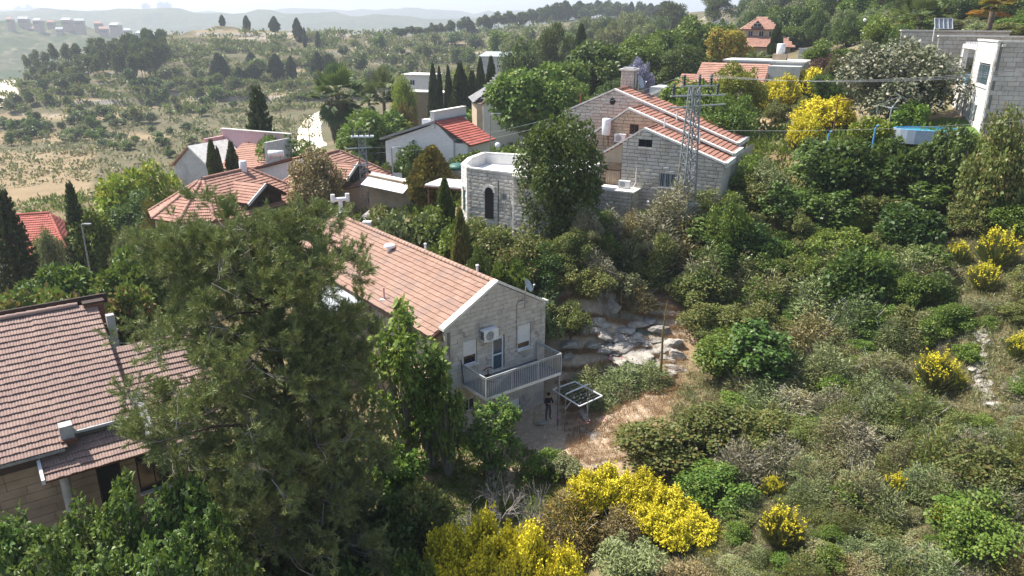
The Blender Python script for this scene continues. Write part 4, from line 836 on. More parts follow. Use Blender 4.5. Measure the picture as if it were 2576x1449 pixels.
# ---------------------------------------------------------------- grey tiled house
def grey_house():
    loc = (-3.9, 100.0, 9.3); rz = 8; h = thing('grey_roof_house', 'tall pale house with grey tiled roof behind the leafy tree', 'house', loc, rz); Wf = lambda p: place(loc, rz, p)
    MB().box((0, 0, -5), (7, 8, 3.0)).build('wall', 'plaster_white', h); MB().box((-.75, .6, -5), (0, 8, 3.0)).build('side_wall', 'stone_warm', h)
    MB().prism([(0, 0, 3.0), (2.0, 0, 3.0), (1.0, 0, 3.75)], (0, 2.5, 0)).build('gablet', 'plaster_white', h)
    for s in (0, 1): MB().prism([(-.15 if not s else 2.15, -.25, 2.9), (1.0, -.25, 3.75), (1.0, -.25, 3.9), (-.15 if not s else 2.15, -.25, 3.05)], (0, 2.4, 0)).build('gablet_roof', 'timber_dark', h)
    roof_plane(h, Wf, [(2.0, -.4, 3.0), (7.5, -.4, 3.0), (7.5, 4, 5.3), (2.0, 2.5, 4.5)], 'tile_grey', tw=.5, te=.36); roof_plane(h, Wf, [(-1.2, 8, 3.1), (-1.2, .3, 3.1), (1.2, 3.5, 4.5), (2, 8, 4.7)], 'tile_grey', tw=.5, te=.36)
    roof_plane(h, Wf, [(.3, 3.0, 4.3), (7.5, 3.6, 4.4), (7.5, 8, 6.0), (2.5, 8, 5.6)], 'tile_grey', tw=.5, te=.36)
grey_house()
# ---------------------------------------------------------------- houses uphill
def uphill():
    loc = (22.0, 92.0, 9.0); rz = -26; h = thing('tile_and_concrete_house', 'house with salmon tiled roof and grey concrete block behind the lattice tower', 'house', loc, rz); Wf = lambda p: place(loc, rz, p)
    MB().box((-1.2, 2.5, -3), (6.5, 8, 6.8)).build('wall', 'plaster_grey', h)
    roof_plane(h, Wf, [(-1.5, 2.0, 6.6), (6.8, 2.0, 6.6), (6.8, 6.0, 8.75), (-1.5, 6.0, 8.75)], 'tile_pink', tw=.45, te=.40)
    roof_plane(h, Wf, [(-3.8, 1.2, 6.0), (-1.6, 1.2, 6.0), (-1.6, 3.6, 7.4), (-3.2, 3.6, 7.4)], 'tile_rust', tw=.45, te=.40)
    MB().box((-6.5, 1.0, -3), (-1.6, 5, 5.9)).build('annex_wall', 'plaster_grey', h); MB().prism([(-6.7, .8, 4.6), (-3.9, .8, 6.0), (-3.9, 5.2, 6.0), (-6.7, 5.2, 4.6)], (0, 0, .15)).build('annex_roof', 'coping', h)
    MB().box((1.0, 7.0, -3), (10.3, 12, 8.9)).build('concrete_block', 'concrete', h); MB().box((.8, 6.8, 8.9), (10.5, 12.2, 9.1)).build('block_coping', 'coping', h); MB().box((6.6, 4.2, -3), (10.2, 7.0, 8.6)).build('concrete_block', 'plaster_grey', h)
    MB().box((7.4, 1.8, -3), (10.6, 4.2, 3.6)).build('concrete_block', 'concrete', h)
    boiler('roof_tank', 'white water tank on a plinth on the concrete block', place(loc, rz, (7.2, 9.0, 9.0)), .5, 1.3, .7)
    MB().box((6.4, 8.3, 9.1), (8.0, 9.7, 9.8)).build('plinth', 'stone_tan', h)
    loc = (52.2, 170.0, 15.6); h = thing('tiled_villa', 'two tier villa with salmon tiled hipped roofs among trees uphill', 'house', loc, -14); Wf = lambda p: place(loc, -14, p)
    MB().box((-3.4, 0, -3), (3.4, 7, 5.6)).build('wall', 'stone_warm', h)
    for pts in ([(-4.1, -.7, 5.5), (4.1, -.7, 5.5), (1.0, 3.5, 7.9), (-.8, 3.5, 7.9)], [(4.1, -.7, 5.5), (4.1, 7.7, 5.5), (1.0, 3.5, 7.9)], [(-4.1, 7.7, 5.5), (-4.1, -.7, 5.5), (-.8, 3.5, 7.9)]): roof_plane(h, Wf, pts, 'tile_pink', tw=.6, te=.42)
    MB().box((-6.5, -3.5, -3), (6.0, 0, 2.2)).build('lower_wall', 'stone_warm', h)
    for pts in ([(-7.0, -4.3, 2.1), (6.9, -4.3, 2.1), (5.0, 0, 4.2), (-5.4, 0, 4.2)],): roof_plane(h, Wf, pts, 'tile_pink', tw=.6, te=.42, name='lower_roof')
    MB().prism([(-2.2, -.9, 5.9), (.4, -.9, 5.9), (-.9, -.9, 7.3)], (0, 2, 0)).build('dormer', 'timber_red', h); window(h, (0, -.92, 0), ux, -uy, -1.7, -.1, 5.95, 6.7, mull=1)
    for x in (-2.6, -.4, 1.6): window(h, (0, 0, 0), ux, -uy, x, x + 1.0, 3.9, 5.2, mull=1, frame='white_metal')
    for x in (-5.2, -2.6, .2, 3.0): window(h, (0, -3.5, 0), ux, -uy, x, x + 1.0, -.3, 1.2, mull=1, frame='white_metal')
    # retaining walls on the upper slope
    for k, (px, py, Y, wd, hh, rz, lab) in enumerate(((2268, 78, 92, 11.5, 2.4, -8, 'long grey block wall on the upper slope below the palm'), (2362, 92, 82, 8.0, 2.6, -12, 'darker grey block wall stepping below the long wall'))):
        p = at(px, py, Y); t = thing('retaining_wall', lab, 'wall', (p.x, p.y, p.z - .6), rz)
        block_wall(t, lambda q: place((p.x, p.y, p.z), rz, q), (0, 0, 0), ux, -uy, [(0, -hh - 2.6), (wd, -hh - 2.6), (wd, .6), (0, .6)], 'stone_grey', ch=.42, bw=(.8, 1.4), thick=.1, limit=40, seed=70 + k, gap=.03)
        MB().box((-.1, -.2, .6), (wd + .1, .3, .74)).build('coping', 'coping', t)
    p = at(2352, 72, 91); t = thing('solar_panel', 'tilted solar heater panel on the upper block wall', 'solar panel', (p.x, p.y, p.z)); MB().prism([(0, 0, 0), (2.0, 0, 0), (2.0, .5, 1.1), (0, .5, 1.1)], (0, .06, 0)).build('panel', 'grey_metal', t)
    for x in (0, .5, 1.0, 1.5, 2.0): MB().bar((x, -.03, 0), (x, .47, 1.1), .06).build('frame_bar', 'white_metal', t)
    MB().bar((0, -.03, 0), (2, -.03, 0), .06).bar((0, .47, 1.1), (2, .47, 1.1), .06).build('frame_rail', 'white_metal', t); MB().bar((.0, 0, -1.4), (.0, .1, .2), .1).build('leg', 'white_metal', t)
    # small white buildings among the trees in the middle distance
    for k, (px, py, Y, w, d, hh, mat, lab) in enumerate(((1050, 212, 150, 6, 5, 3.2, 'plaster_white', 'small white flat roofed hut among cypresses'), (1252, 166, 190, 9, 6, 4, 'galvanised', 'pale grey shed roof far behind the cypress row'), (1075, 246, 135, 7, 3, 1.6, 'stone_warm', 'low pink stone wall between the cypresses'), (2320, 172, 110, 0, 0, 0, '', ''))):
        if not w: continue
        p = at(px, py, Y); t = thing('hut' if k < 2 else 'garden_wall', lab, ('hut', 'shed', 'wall')[k], (p.x, p.y, p.z), -15)
        MB().box((-w / 2, 0, -11), (w / 2, d, hh * .5)).build('wall', mat if k != 1 else 'plaster_grey', t); MB().prism([(-w / 2 - .3, -.3, hh * .5), (w / 2 + .3, -.3, hh * .5), (w / 2 + .3, d + .3, hh * .5 + (.9 if k == 1 else .02)), (-w / 2 - .3, d + .3, hh * .5 + (.9 if k == 1 else .02))], (0, 0, .2)).build('roof', 'galvanised' if k == 1 else 'coping', t)
        if k == 0: window(t, (0, 0, 0), ux, -uy, -1.5, -.5, -.2, .8)
    p = at(3120 * .644, 205 * .644, 130); t = thing('greenhouse', 'pale blue sheeted greenhouse wall beside the dark cypress', 'greenhouse', (p.x, p.y, p.z - 1), -10)
    for i in range(12): MB().box((i * .42, 0, 0), (i * .42 + .40, .06, 1.6), random.random()).build('sheet', 'galvanised', t)
    MB().box((-.05, -.03, 1.6), (5.1, .12, 1.7)).build('top_rail', 'white_metal', t)
uphill()
# ---------------------------------------------------------------- white stone house on the right
WH, WRZ = (37.49, 62.0, 21.05), -19.0
def white_house():
    h = thing('white_stone_house', 'white stone house with blue balcony rail, lit side wall and slit windows', 'house', WH, WRZ); Wf = lambda p: place(WH, WRZ, p); B = -9.0
    MB().box((.16, .16, B), (10, 13, -4.2)).box((.16, .16, -4.2), (10, 7.1, -.3)).build('core', 'mortar', h)
    op = [(13 - 5.0, 13 - 1.1, -3.5, -1.8)] + [(13 - y - .75, 13 - y, -6.4, -5.1) for y in (2.9, 5.0, 7.6, 10.4)]
    block_wall(h, Wf, (.15, 13.0, 0), -uy, -ux, [(0, B), (13, B), (13, -4.0), (0, -4.0)], 'stone_white', ch=.33, bw=(.6, 1.0), thick=.14, openings=op, limit=140, seed=81)
    block_wall(h, Wf, (.15, 7.2, 0), -uy, -ux, [(0, -4.0), (7.2, -4.0), (7.2, 0), (0, 0)], 'stone_white', ch=.33, bw=(.6, 1.0), thick=.14, openings=[(7.2 - 5.0, 7.2 - 1.1, -3.5, -1.8)], limit=90, seed=82)
    block_wall(h, Wf, (0, .15, 0), ux, -uy, [(0, B), (9, B), (9, 0), (0, 0)], 'stone_grey', ch=.36, bw=(.6, 1.1), thick=.14, limit=110, seed=83)  # front of the white house, its shade put into the colour as grey stone
    MB().box((-.06, -.06, 0), (10, .35, .14)).build('coping', 'coping', h); MB().box((-.06, .35, 0), (.3, 7.3, .14)).build('coping', 'coping', h); MB().box((.3, .35, -.4), (10, 7.2, -.3)).build('roof', 'white_paint', h); MB().box((.1, 7.0, -4), (10, 7.2, 0)).build('wall', 'stone_white', h)
    window(h, (.15, 13, 0), -uy, -ux, 13 - 5.0, 13 - 1.1, -3.5, -1.8, mull=3, frame='grey_metal', pane='glass_blue', sill=.2)
    for y in (2.9, 5.0, 7.6, 10.4): window(h, (.15, 13, 0), -uy, -ux, 13 - y - .75, 13 - y, -6.4, -5.1, mull=0, frame='grey_metal', pane='glass_blue')
    MB().box((0, 7.2, -4.02), (4, 13, -3.85)).build('balcony_floor', 'coping', h)
    bal = MB().box((.05, 7.2, -2.95), (.11, 12.6, -2.88)).box((.05, 7.2, -3.35), (.11, 12.6, -3.29)).box((.05, 7.2, -3.75), (.11, 12.6, -3.69)).build('balcony_rail', 'blue_paint', h)
    for y in (7.4, 9.1, 10.8, 12.5): MB().box((.04, y, -3.85), (.12, y + .07, -2.88)).build('rail_post', 'blue_paint', bal)
    MB().box((.0, 12.5, -3.9), (.42, 12.95, -.75)).build('column', 'stone_white', h); MB().box((-.05, 7.2, -.75), (.5, 13.05, -.4)).build('beam', 'stone_white', h)
    for i in range(7): MB().box((.0, 7.5 + i * .75, -.4), (3.5, 7.65 + i * .75, -.2)).build('pergola_slat', 'coping', h)
    MB().tube([(-.04, 12.97, -8.5), (-.04, 12.97, -.8)], .04, 6).build('drain_pipe', 'coping', h); MB().tube([(-.04, 7.1, -8.5), (-.04, 7.1, -.1)], .04, 6).build('drain_pipe', 'coping', h)
    sp = MB().box((.25, -.2, -.32), (.5, .0, -.12)).build('rain_spout', 'coping', h)
white_house()

# ---------------------------------------------------------------- lattice towers, wires, street lamps
def lattice(name, label, base, hgt, w0, w1, bays, arms, rz=0, mat='pylon_steel', th=.06, braces=True):
    t = thing(name, label, 'pylon', base, rz); f = lambda k: w0 + (w1 - w0) * k
    C = lambda s, k: Vector((s[0] * f(k) / 2, s[1] * f(k) / 2, hgt * k)); S = [(-1, -1), (1, -1), (1, 1), (-1, 1)]
    for s in S: MB().bar(C(s, 0), C(s, 1), th * 1.5).build('leg', mat, t)
    for i in range(bays):
        k0, k1 = i / bays, (i + 1) / bays
        for j in range(4):
            a, b = S[j], S[(j + 1) % 4]
            MB().bar(C(a, k0), C(b, k1), th * .8).build('brace', mat, t)
            if i % 2 == 0: MB().bar(C(b, k0), C(a, k1), th * .8).build('brace', mat, t)
            if i: MB().bar(C(a, k0), C(b, k0), th * .7).build('strut', mat, t)
    return t
def insulator(parent, p, h=.55, r=.10):
    MB().lathe([(r * .4, 0), (r, .08 * h), (r * .5, .2 * h), (r, .3 * h), (r * .5, .45 * h), (r, .55 * h), (r * .5, .7 * h), (r, .8 * h), (r * .3, h)], p, 10).build('insulator', 'plastic_dark', parent)
TB = (at(1722, 530, 55.5).x, 55.5, 8.0)
TH_ = at(1750, 185, 55.5).z - 8.9
T1 = lattice('lattice_tower', 'grey steel lattice tower rising in front of the stepped gable house', TB, at(1750, 185, 55.5).z - 8.9, 1.15, .55, 13, 0, 20)
for z, x0, x1 in ((TH_ - .6, -1.9, 2.6), (TH_ + .05, -1.2, 1.6)): MB().bar((x0, 0, z), (x1, 0, z), .12, .1).build('cross_arm', 'galvanised', T1)
for p in ((-.9, 0, TH_ + .1), (.35, 0, TH_ + .1), (1.3, 0, TH_ + .1), (1.9, 0, TH_ - .55), (-1.7, 0, TH_ - .55)): insulator(T1, p, .75, .13)
MB().bar((-2.0, .0, TH_ - 1.4), (2.9, .3, TH_ - 1.3), .08).bar((-1.6, 0, TH_ - 1.4), (-.3, 0, TH_ - 2.2), .05).build('lower_arm', 'galvanised', T1)
MB().tube([(.9, -.3, TH_ - .3), (1.15, -.3, TH_), (1.35, -.3, TH_ - .3), (1.1, -.3, TH_ - .5), (.9, -.3, TH_ - .3)], .07, 6).build('cable_coil', 'plastic_dark', T1)
MB().box((-.5, -.95, .6), (.4, -.72, 1.9)).build('warning_panel', 'galvanised', T1)
pb = at(918, 480, 72); T2 = lattice('switch_pylon', 'small greenish lattice pylon with switchgear beside the tan house', (pb.x, pb.y, 3.9), at(918, 345, 72).z - 3.9, .85, .62, 10, 0, 10, th=.07)
hz = at(918, 345, 72).z - 3.9
MB().box((-1.0, -.5, hz), (1.1, .5, hz + .12)).build('platform', 'galvanised', T2)
for i, x in enumerate((-.8, -.3, .2, .7)): insulator(T2, (x, -.3, hz + .12), .5, .08); insulator(T2, (x, .3, hz + .12), .5, .08); MB().tube([(x, -.3, hz + .6), (x + .1, 0, hz + .85), (x, .3, hz + .6)], .025, 5).build('switch_arm', 'dark_metal', T2)
for z, a in ((hz - 1.0, 1.5), (hz - 2.6, 1.1)): MB().bar((-a, -.4, z), (a * .6, -.4, z + .1), .08).build('cross_arm', 'galvanised', T2)
def wire(label, pts, sag, r=.02):
    t = MB()
    for (a, b) in zip(pts[:-1], pts[1:]):
        a, b = Vector(a), Vector(b); t.tube([a.lerp(b, k / 14) - Vector((0, 0, sag * 4 * (k / 14) * (1 - k / 14))) for k in range(15)], r, 5)
    o = t.build('power_line', 'grey_metal'); tag(o, label, 'power line', 'power lines strung from the lattice tower'); return o
tt = lambda p: place(TB, 20, p)
for k, (x, y2) in enumerate(((-.9, 161), (.35, 166), (1.3, 171))):
    e = at(2700, y2, 42); wire(('topmost', 'middle', 'lowest')[k] + ' of the three power lines running off to the white house side', [tt((x, 0, TH_ + .8)), e], .6, .009)
wire('single lower power line crossing in front of the pool garden', [tt((.3, 0, TH_ - 3)), at(2700, 294, 44)], .35, .009)
for k, (x, dz) in enumerate(((-.9, TH_ + .8), (-1.7, TH_ + .2))):
    wire(('upper', 'lower')[k] + ' of the paired power lines running down to the switch pylon', [tt((x, 0, dz)), (pb.x + .2, pb.y, 3.9 + hz - 1.0 - k * .5)], 1.1, .010)
def lamp(label, px, ptop, Y, pbot=None, arm=.9, globe=False, col='grey_metal', adir=1):
    top = at(px, ptop, Y); zb = ground(top.x, Y); t = thing('street_lamp', label, 'street lamp', (top.x, Y, zb)); H = top.z - zb
    MB().tube([(0, 0, 0), (0, 0, H * .5), (0, 0, H)], [.085, .07, .055], 8).build('pole', col, t)
    if globe: MB().lathe([(.02, H), (.2, H + .1), (.24, H + .25), (.2, H + .4), (.02, H + .48)], n=12).build('globe', 'lamp_glass', t, True)
    else:
        MB().tube([(0, 0, H - .05), (adir * arm * .5, 0, H + .06), (adir * arm, 0, H + .06)], .04, 6).build('arm', col, t); MB().box((min(adir * arm, adir * (arm + .55)), -.12, H), (max(adir * arm, adir * (arm + .55)), .12, H + .1)).build('lamp_head', col, t)
    return t
lamp('street lamp pole before the red roofed parapet house', 1233, 287, 82, arm=.6); lamp('tall street lamp beside the white curb wall and pylon', 985, 372, 71, arm=.5)
lamp('grey street lamp among shrubs by the araucaria', 205, 565, 58, arm=.2); lamp('brown lamp post in front of the yellow broom and pool garden', 2108, 252, 72, arm=.5, col='rust'); lamp('thin lamp post before the big pale bush', 2148, 157, 95, arm=.9)
lamp('white globe lamp on the terrace parapet side', 1252, 372, 66, globe=True); lamp('globe lamp on the wooded upper slope', 2175, 55, 120, globe=True, col='dark_metal'); lamp('lower globe lamp beside the first on the upper slope', 2171, 88, 112, globe=True, col='dark_metal')
lamp('slender pole by the curving dirt road', 601 / 2.576 * .644 * 1 + 1000 * .644 - 20, 294, 125, arm=.1, col='timber_dark')

# ---------------------------------------------------------------- roads
def strip(name, pts, w, mat, lift=.12, wall=None):
    """road laid on the ground along points (x, y)"""
    P = [Vector((p[0], p[1], 0)) for p in pts]; Q = []
    for a, b in zip(P[:-1], P[1:]):
        for k in range(12): Q.append(a.lerp(b, k / 12))
    Q.append(P[-1]); V = []; m = 7
    for i, p in enumerate(Q):
        d = (Q[min(i + 2, len(Q) - 1)] - Q[max(i - 2, 0)]).normalized(); n = Vector((-d.y, d.x, 0))
        zc = max(ground(*(p + n * w * s)[:2]) for s in (-.5, -.25, 0, .25, .5))
        for j in range(m): c = p + n * w * (j / (m - 1) - .5); V.append((c.x, c.y, zc + lift - (abs(j / (m - 1) - .5) ** 2) * .3))
    F = [(i * m + j, i * m + j + 1, (i + 1) * m + j + 1, (i + 1) * m + j) for i in range(len(Q) - 1) for j in range(m - 1)]
    return obj(name, mesh_np(name, V, F, smooth=True), mat, kind='structure')
cr = [hit(*p)[:2] for p in ((783, 372), (779, 345), (782, 318), (795, 298), (822, 284), (850, 276))]
strip('dirt_road', [(cr[0][0] - 6, cr[0][1] - 40)] + cr, 6.0, 'dirt_road')
cr = [hit(*p)[:2] for p in ((8, 275), (14, 240), (14, 205), (24, 180), (10, 172), (-40, 172))]; strip('dirt_road', cr, 9, 'dirt_road', .4)
strip('street', [(-14, 66), (-9, 70), (-4, 72.5), (3, 75)], 5, 'asphalt', .1)
cr = [hit(*p)[:2] for p in ((1500, 38), (1560, 47), (1620, 52))]; strip('hill_road', cr, 5, 'dirt_road', .5)
# curb wall with pale sheeting beside the street, bin, parked van
p0, p1 = at(930, 438, 69), at(1035, 455, 67)
t = thing('curb_wall', 'long low wall covered with white sheeting beside the street lamp', 'wall', p0); d = p1 - p0; d.z = 0; n = Vector((d.y, -d.x, 0)).normalized()
MB().prism([Vector((0, 0, -3.6)), d + Vector((0, 0, -3.6)), d + Vector((0, 0, -.35)), Vector((0, 0, 0))], n * .3).build('wall', 'stone_tan', t); MB().prism([n * 1.4 + Vector((0, 0, -.75)), d + n * 1.4 + Vector((0, 0, -1.1)), d + Vector((0, 0, -.3)) - n * .4, Vector((0, 0, .08)) - n * .4], (0, 0, .05)).build('sheeting', 'white_paint', t)
p = at(1152, 440, 68); t = thing('recycling_bin', 'round grey bin with dark domed lid beside the terrace building', 'bin', (p.x, p.y, p.z - .5)); MB().lathe([(.8, -.6), (.85, 1.0), (.9, 1.05)], n=20).build('body', 'concrete', t, True); MB().lathe([(.92, 1.06), (.88, 1.3), (.6, 1.5), (.02, 1.56)], n=20).build('lid', 'tank_green', t, True)
p = at(1032, 440, 70); t = thing('parked_van', 'white and blue van roof half hidden behind the hedge shrubs', 'van', (p.x, p.y, ground(p.x, p.y)), 60)
MB().prism([(-2.2, -.9, .35), (2.2, -.9, .35), (2.25, -.9, 1.0), (1.5, -.9, 1.15), (1.0, -.9, 1.95), (-2.1, -.9, 2.0), (-2.25, -.9, 1.2)], (0, 1.8, 0)).build('body', 'plastic_white', t); MB().prism([(1.52, -.8, 1.16), (1.03, -.8, 1.9), (1.03, .8, 1.9), (1.52, .8, 1.16)], (.02, 0, .01)).build('windscreen', 'glass_blue', t)
for x in (-1.4, 1.4):
    for y in (-.92, .72): w = MB().tube([(x, y, .35), (x, y + .2, .35)], .34, 14).build('wheel', 'plastic_dark', t); MB().tube([(x, y - .01, .35), (x, y + .21, .35)], .18, 10).build('rim', 'galvanised', w)
MB().box((-2.1, -.93, 1.3), (.8, -.9, 1.75)).build('side_window', 'blue_paint', t)
p = at(1043, 478 * .938, 69); t = thing('street_sign', 'small grey sign board by the street lamp', 'sign', (at(1000, 446, 69).x, 69, at(1000, 446, 69).z - 1.8)); MB().bar((0, 0, -2.5), (0, 0, 2.2), .06).build('post', 'grey_metal', t); MB().box((-.4, -.04, 1.4), (.4, .0, 2.2)).build('board', 'concrete', t)
# plank fence below the terrace building
a, b = at(1282, 575, 55.0), at(1405, 585, 53.0); t = thing('plank_fence', 'weathered grey plank fence below the poplar', 'fence', a); d = b - a; d.z = 0; m = 22
for i in range(m):
    q0, q1 = d * (i / m), d * ((i + .9) / m); hh = 1.0 + .25 * random.random(); MB().prism([q0 + Vector((0, 0, -.8)), q1 + Vector((0, 0, -.8)), q1 + Vector((0, 0, hh * .8)), q0 + Vector((0, 0, hh * .8))], (.02, -.05, 0), random.random()).build('plank', 'concrete', t)
MB().bar(Vector((0, .05, .3)), d + Vector((0, .05, .3)), .06, .1).build('rail', 'timber_dark', t)
# pool garden
p = at(2335, 330, 62); t = thing('swimming_pool', 'round edged blue above ground pool in the garden', 'pool', (p.x, p.y, p.z - .9), -10)
ring = [(2.4 * math.cos(k * math.pi / 12) * 1.1, 1.5 * math.sin(k * math.pi / 12)) for k in range(24)]; b = MB(); b2 = MB()
for k in range(24):
    (x0, y0), (x1, y1) = ring[k], ring[(k + 1) % 24]; b.poly([(x0, y0, 0), (x1, y1, 0), (x1, y1, 1.1), (x0, y0, 1.1)]); b2.poly([(x0, y0, 1.1), (x1, y1, 1.1), (x1 * .94, y1 * .94, 1.12), (x0 * .94, y0 * .94, 1.12)]); b2.poly([(x0 * .94, y0 * .94, 1.12), (x1 * .94, y1 * .94, 1.12), (x1 * .94, y1 * .94, .9), (x0 * .94, y0 * .94, .9)])
plain('pool_water', (0.10, 0.42, 0.48), .08, spec=.6); plain('pool_wall', (.42, .48, .55), .5)
b.build('wall', 'pool_wall', t); b2.build('rim', 'blue_paint', t); MB().poly([(x * .95, y * .95, .95) for x, y in ring]).build('water_surface', 'pool_water', t)
for px, py in ((2200, 335), (2083, 350)): p = at(px, py, 60); t = thing('pool_post', 'pale blue pole ' + ('beside the reddish shrub' if px > 2100 else 'below the brown lamp post'), 'post', (p.x, p.y, p.z - 1.6)); MB().tube([(0, 0, -2), (.0, 0, 2.0), (.08, 0, 2.15), (.22, 0, 2.2)], .07, 10).build('pole', 'blue_paint', t)
p = at(2262, 275, 68); t = thing('gazebo_frame', 'grey metal gazebo frame on the lawn under the trees', 'gazebo', (p.x, p.y, ground(p.x, p.y)))
for x in (-1.3, 1.3):
    for y in (-1.3, 1.3): MB().bar((x, y, 0), (x, y, 2.6), .09).build('post', 'galvanised', t); MB().bar((x, y, 2.6), (0, 0, 3.5), .07).build('rafter', 'galvanised', t)
for a, b in (((-1.3, -1.3), (1.3, -1.3)), ((1.3, -1.3), (1.3, 1.3)), ((1.3, 1.3), (-1.3, 1.3)), ((-1.3, 1.3), (-1.3, -1.3))): MB().bar((*a, 2.6), (*b, 2.6), .08).build('beam', 'galvanised', t)
for k, px in enumerate((2312, 2342, 2368)):
    p = at(px, 278, 74); t = thing('garden_chair', ('first', 'second', 'third')[k] + ' pale garden chair from the gazebo in the tree shade', 'chair', (p.x, p.y, ground(p.x, p.y)), 10); MB().box((-.25, -.25, .4), (.25, .25, .45)).build('seat', 'plastic_white', t); MB().box((-.25, .22, .45), (.25, .27, 1.0)).build('backrest', 'plastic_white', t)
    for x in (-.22, .22):
        for y in (-.22, .22): MB().bar((x, y, -.2), (x, y, .4), .04).build('leg', 'plastic_white', t)
plain('lawn', (0.10, 0.17, 0.03), .9, c2=(.07, .12, .025)); a = at(2240, 300, 66); V = [(a.x + x, a.y + y, ground(a.x + x, a.y + y) + .12) for y in np.linspace(-4, 5, 10) for x in np.linspace(-4, 7, 12)]
obj('lawn', mesh_np('lawn', V, [(j * 12 + i, j * 12 + i + 1, j * 12 + i + 13, j * 12 + i + 12) for j in range(9) for i in range(11)]), 'lawn', kind='structure')
# far towers and hillside houses across the valley
for k, (px, pt, pb_, w) in enumerate(((366, 11, 26, 15), (406, 7, 35, 15), (421, 9, 36, 15), (46, 18, 30, 13), (72, 14, 32, 10))):
    a, b = at(px, pt, 4200), at(px, pb_ + 6, 4200); wd = w * 4200 / 1917; t = thing('apartment_tower', ('pale apartment tower furthest from the twin towers on the skyline ridge', 'taller of the twin hazy towers on the skyline', 'shorter of the twin hazy towers on the skyline', 'faint broad tower at the far end of the skyline', 'faint slim tower at the far end of the skyline')[k], 'tower', b)
    MB().box((-wd / 2, 0, 0), (wd / 2, wd, a.z - b.z)).build('shaft', 'plaster_grey', t); MB().box((-wd / 4, wd * .2, a.z - b.z), (wd / 4, wd * .7, a.z - b.z + 8)).build('penthouse', 'plaster_grey', t)
    for j in range(8): z = (a.z - b.z) * (j + .6) / 8.5; MB().box((-wd * .44, -.6, z), (wd * .44, -.2, z + 2.2)).build('window_band', 'glass_dark', t)
FH = [(22, 58), (58, 62), (92, 64), (128, 66), (166, 66), (200, 66), (246, 70), (285, 72), (30, 78), (80, 84), (150, 84), (196, 82), (262, 86), (320, 88), (352, 92), (440, 104), (470, 112), (395, 100)]
for k, (px, py) in enumerate(FH):
    p = at(px, py, 1130 + (k * 37) % 60); s = 1130 / 1917; w = (15 + (k * 7) % 10) * s; hh = (8 + (k * 5) % 7) * s
    t = thing('hillside_house', 'hazy pale block house on the far hillside across the valley', 'house', (p.x, p.y, p.z), -20 + (k * 23) % 40, 'houses on the far hillside')
    MB().box((-w / 2, 0, -12), (w / 2, w * .7, hh)).build('wall', 'stone_tan', t); MB().prism([(-w / 2 - .5, -.5, hh), (w / 2 + .5, -.5, hh), (w / 2 + .5, w * .35, hh + 3), (-w / 2 - .5, w * .35, hh + 3)], (0, 0, .4)).build('roof', 'tile_pink' if k % 3 == 0 else 'plaster_grey', t)
    for j in range(4): MB().box((-w * .42 + j * w * .22, -.3, hh * .35), (-w * .42 + j * w * .22 + w * .12, -.05, hh * .75)).build('window', 'glass_dark', t)

# ================================================================ plants: shared meshes, one set for each kind
leafmat('lf_green', (0.055, 0.095, 0.022), (0.115, 0.175, 0.04), (0.17, 0.19, 0.05), .12)
leafmat('lf_dark', (0.030, 0.058, 0.018), (0.065, 0.105, 0.03), (0.10, 0.13, 0.04), .12)
leafmat('lf_lime', (0.14, 0.20, 0.025), (0.22, 0.25, 0.035), (0.25, 0.20, 0.04), .2)
leafmat('lf_bright', (0.065, 0.115, 0.022), (0.125, 0.185, 0.04), (0.17, 0.22, 0.06), .2)
leafmat('lf_olive', (0.13, 0.155, 0.09), (0.21, 0.235, 0.15), (0.09, 0.11, 0.06), .2, .2)
leafmat('lf_grey', (0.145, 0.16, 0.10), (0.235, 0.235, 0.165), (0.16, 0.12, 0.085), .3, .2)
leafmat('lf_maquis', (0.080, 0.10, 0.04), (0.15, 0.17, 0.07), (0.15, 0.12, 0.055), .2)
leafmat('lf_brown', (0.17, 0.13, 0.085), (0.26, 0.21, 0.145), (0.11, 0.07, 0.04), .25, .15)
leafmat('lf_mauve', (0.17, 0.15, 0.155), (0.26, 0.235, 0.235), (0.13, 0.12, 0.08), .3, .15)
leafmat('lf_rust', (0.13, 0.095, 0.03), (0.21, 0.165, 0.045), (0.09, 0.09, 0.03), .3, .2)
leafmat('lf_orange', (0.20, 0.18, 0.035), (0.27, 0.22, 0.05), (0.30, 0.14, 0.03), .25)
leafmat('lf_plum', (0.045, 0.018, 0.024), (0.08, 0.03, 0.038), None, .1, .2)
leafmat('lf_violet', (0.20, 0.17, 0.46), (0.28, 0.25, 0.58), (0.09, 0.12, 0.05), .2, .2)
leafmat('lf_blossom', (0.10, 0.12, 0.065), (0.20, 0.205, 0.125), (0.36, 0.33, 0.24), .16, .15)
leafmat('lf_cypress', (0.030, 0.046, 0.022), (0.06, 0.082, 0.034), None, .1, .12)
leafmat('lf_pine', (0.050, 0.072, 0.026), (0.095, 0.12, 0.042), (0.12, 0.11, 0.05), .1, .2)
leafmat('lf_heropine', (0.10, 0.125, 0.062), (0.205, 0.225, 0.115), (0.17, 0.12, 0.05), .05, .15)
leafmat('lf_fig', (0.042, 0.078, 0.020), (0.085, 0.14, 0.035), (0.17, 0.22, 0.11), .2, .32, .42)
leafmat('lf_reddish', (0.065, 0.105, 0.026), (0.12, 0.16, 0.04), (0.19, 0.11, 0.06), .25)
leafmat('lf_straw', (0.40, 0.27, 0.12), (0.52, 0.40, 0.22), (0.34, 0.17, 0.07), .3, .2)
leafmat('lf_skirt', (0.06, 0.048, 0.032), (0.11, 0.09, 0.06), None, .1, .1)
leafmat('lf_palm', (0.055, 0.08, 0.035), (0.125, 0.155, 0.075), (0.17, 0.16, 0.10), .15, .2)
leafmat('broom_stem', (0.07, 0.10, 0.045), (0.115, 0.145, 0.06), (0.17, 0.13, 0.08), .3, .15)
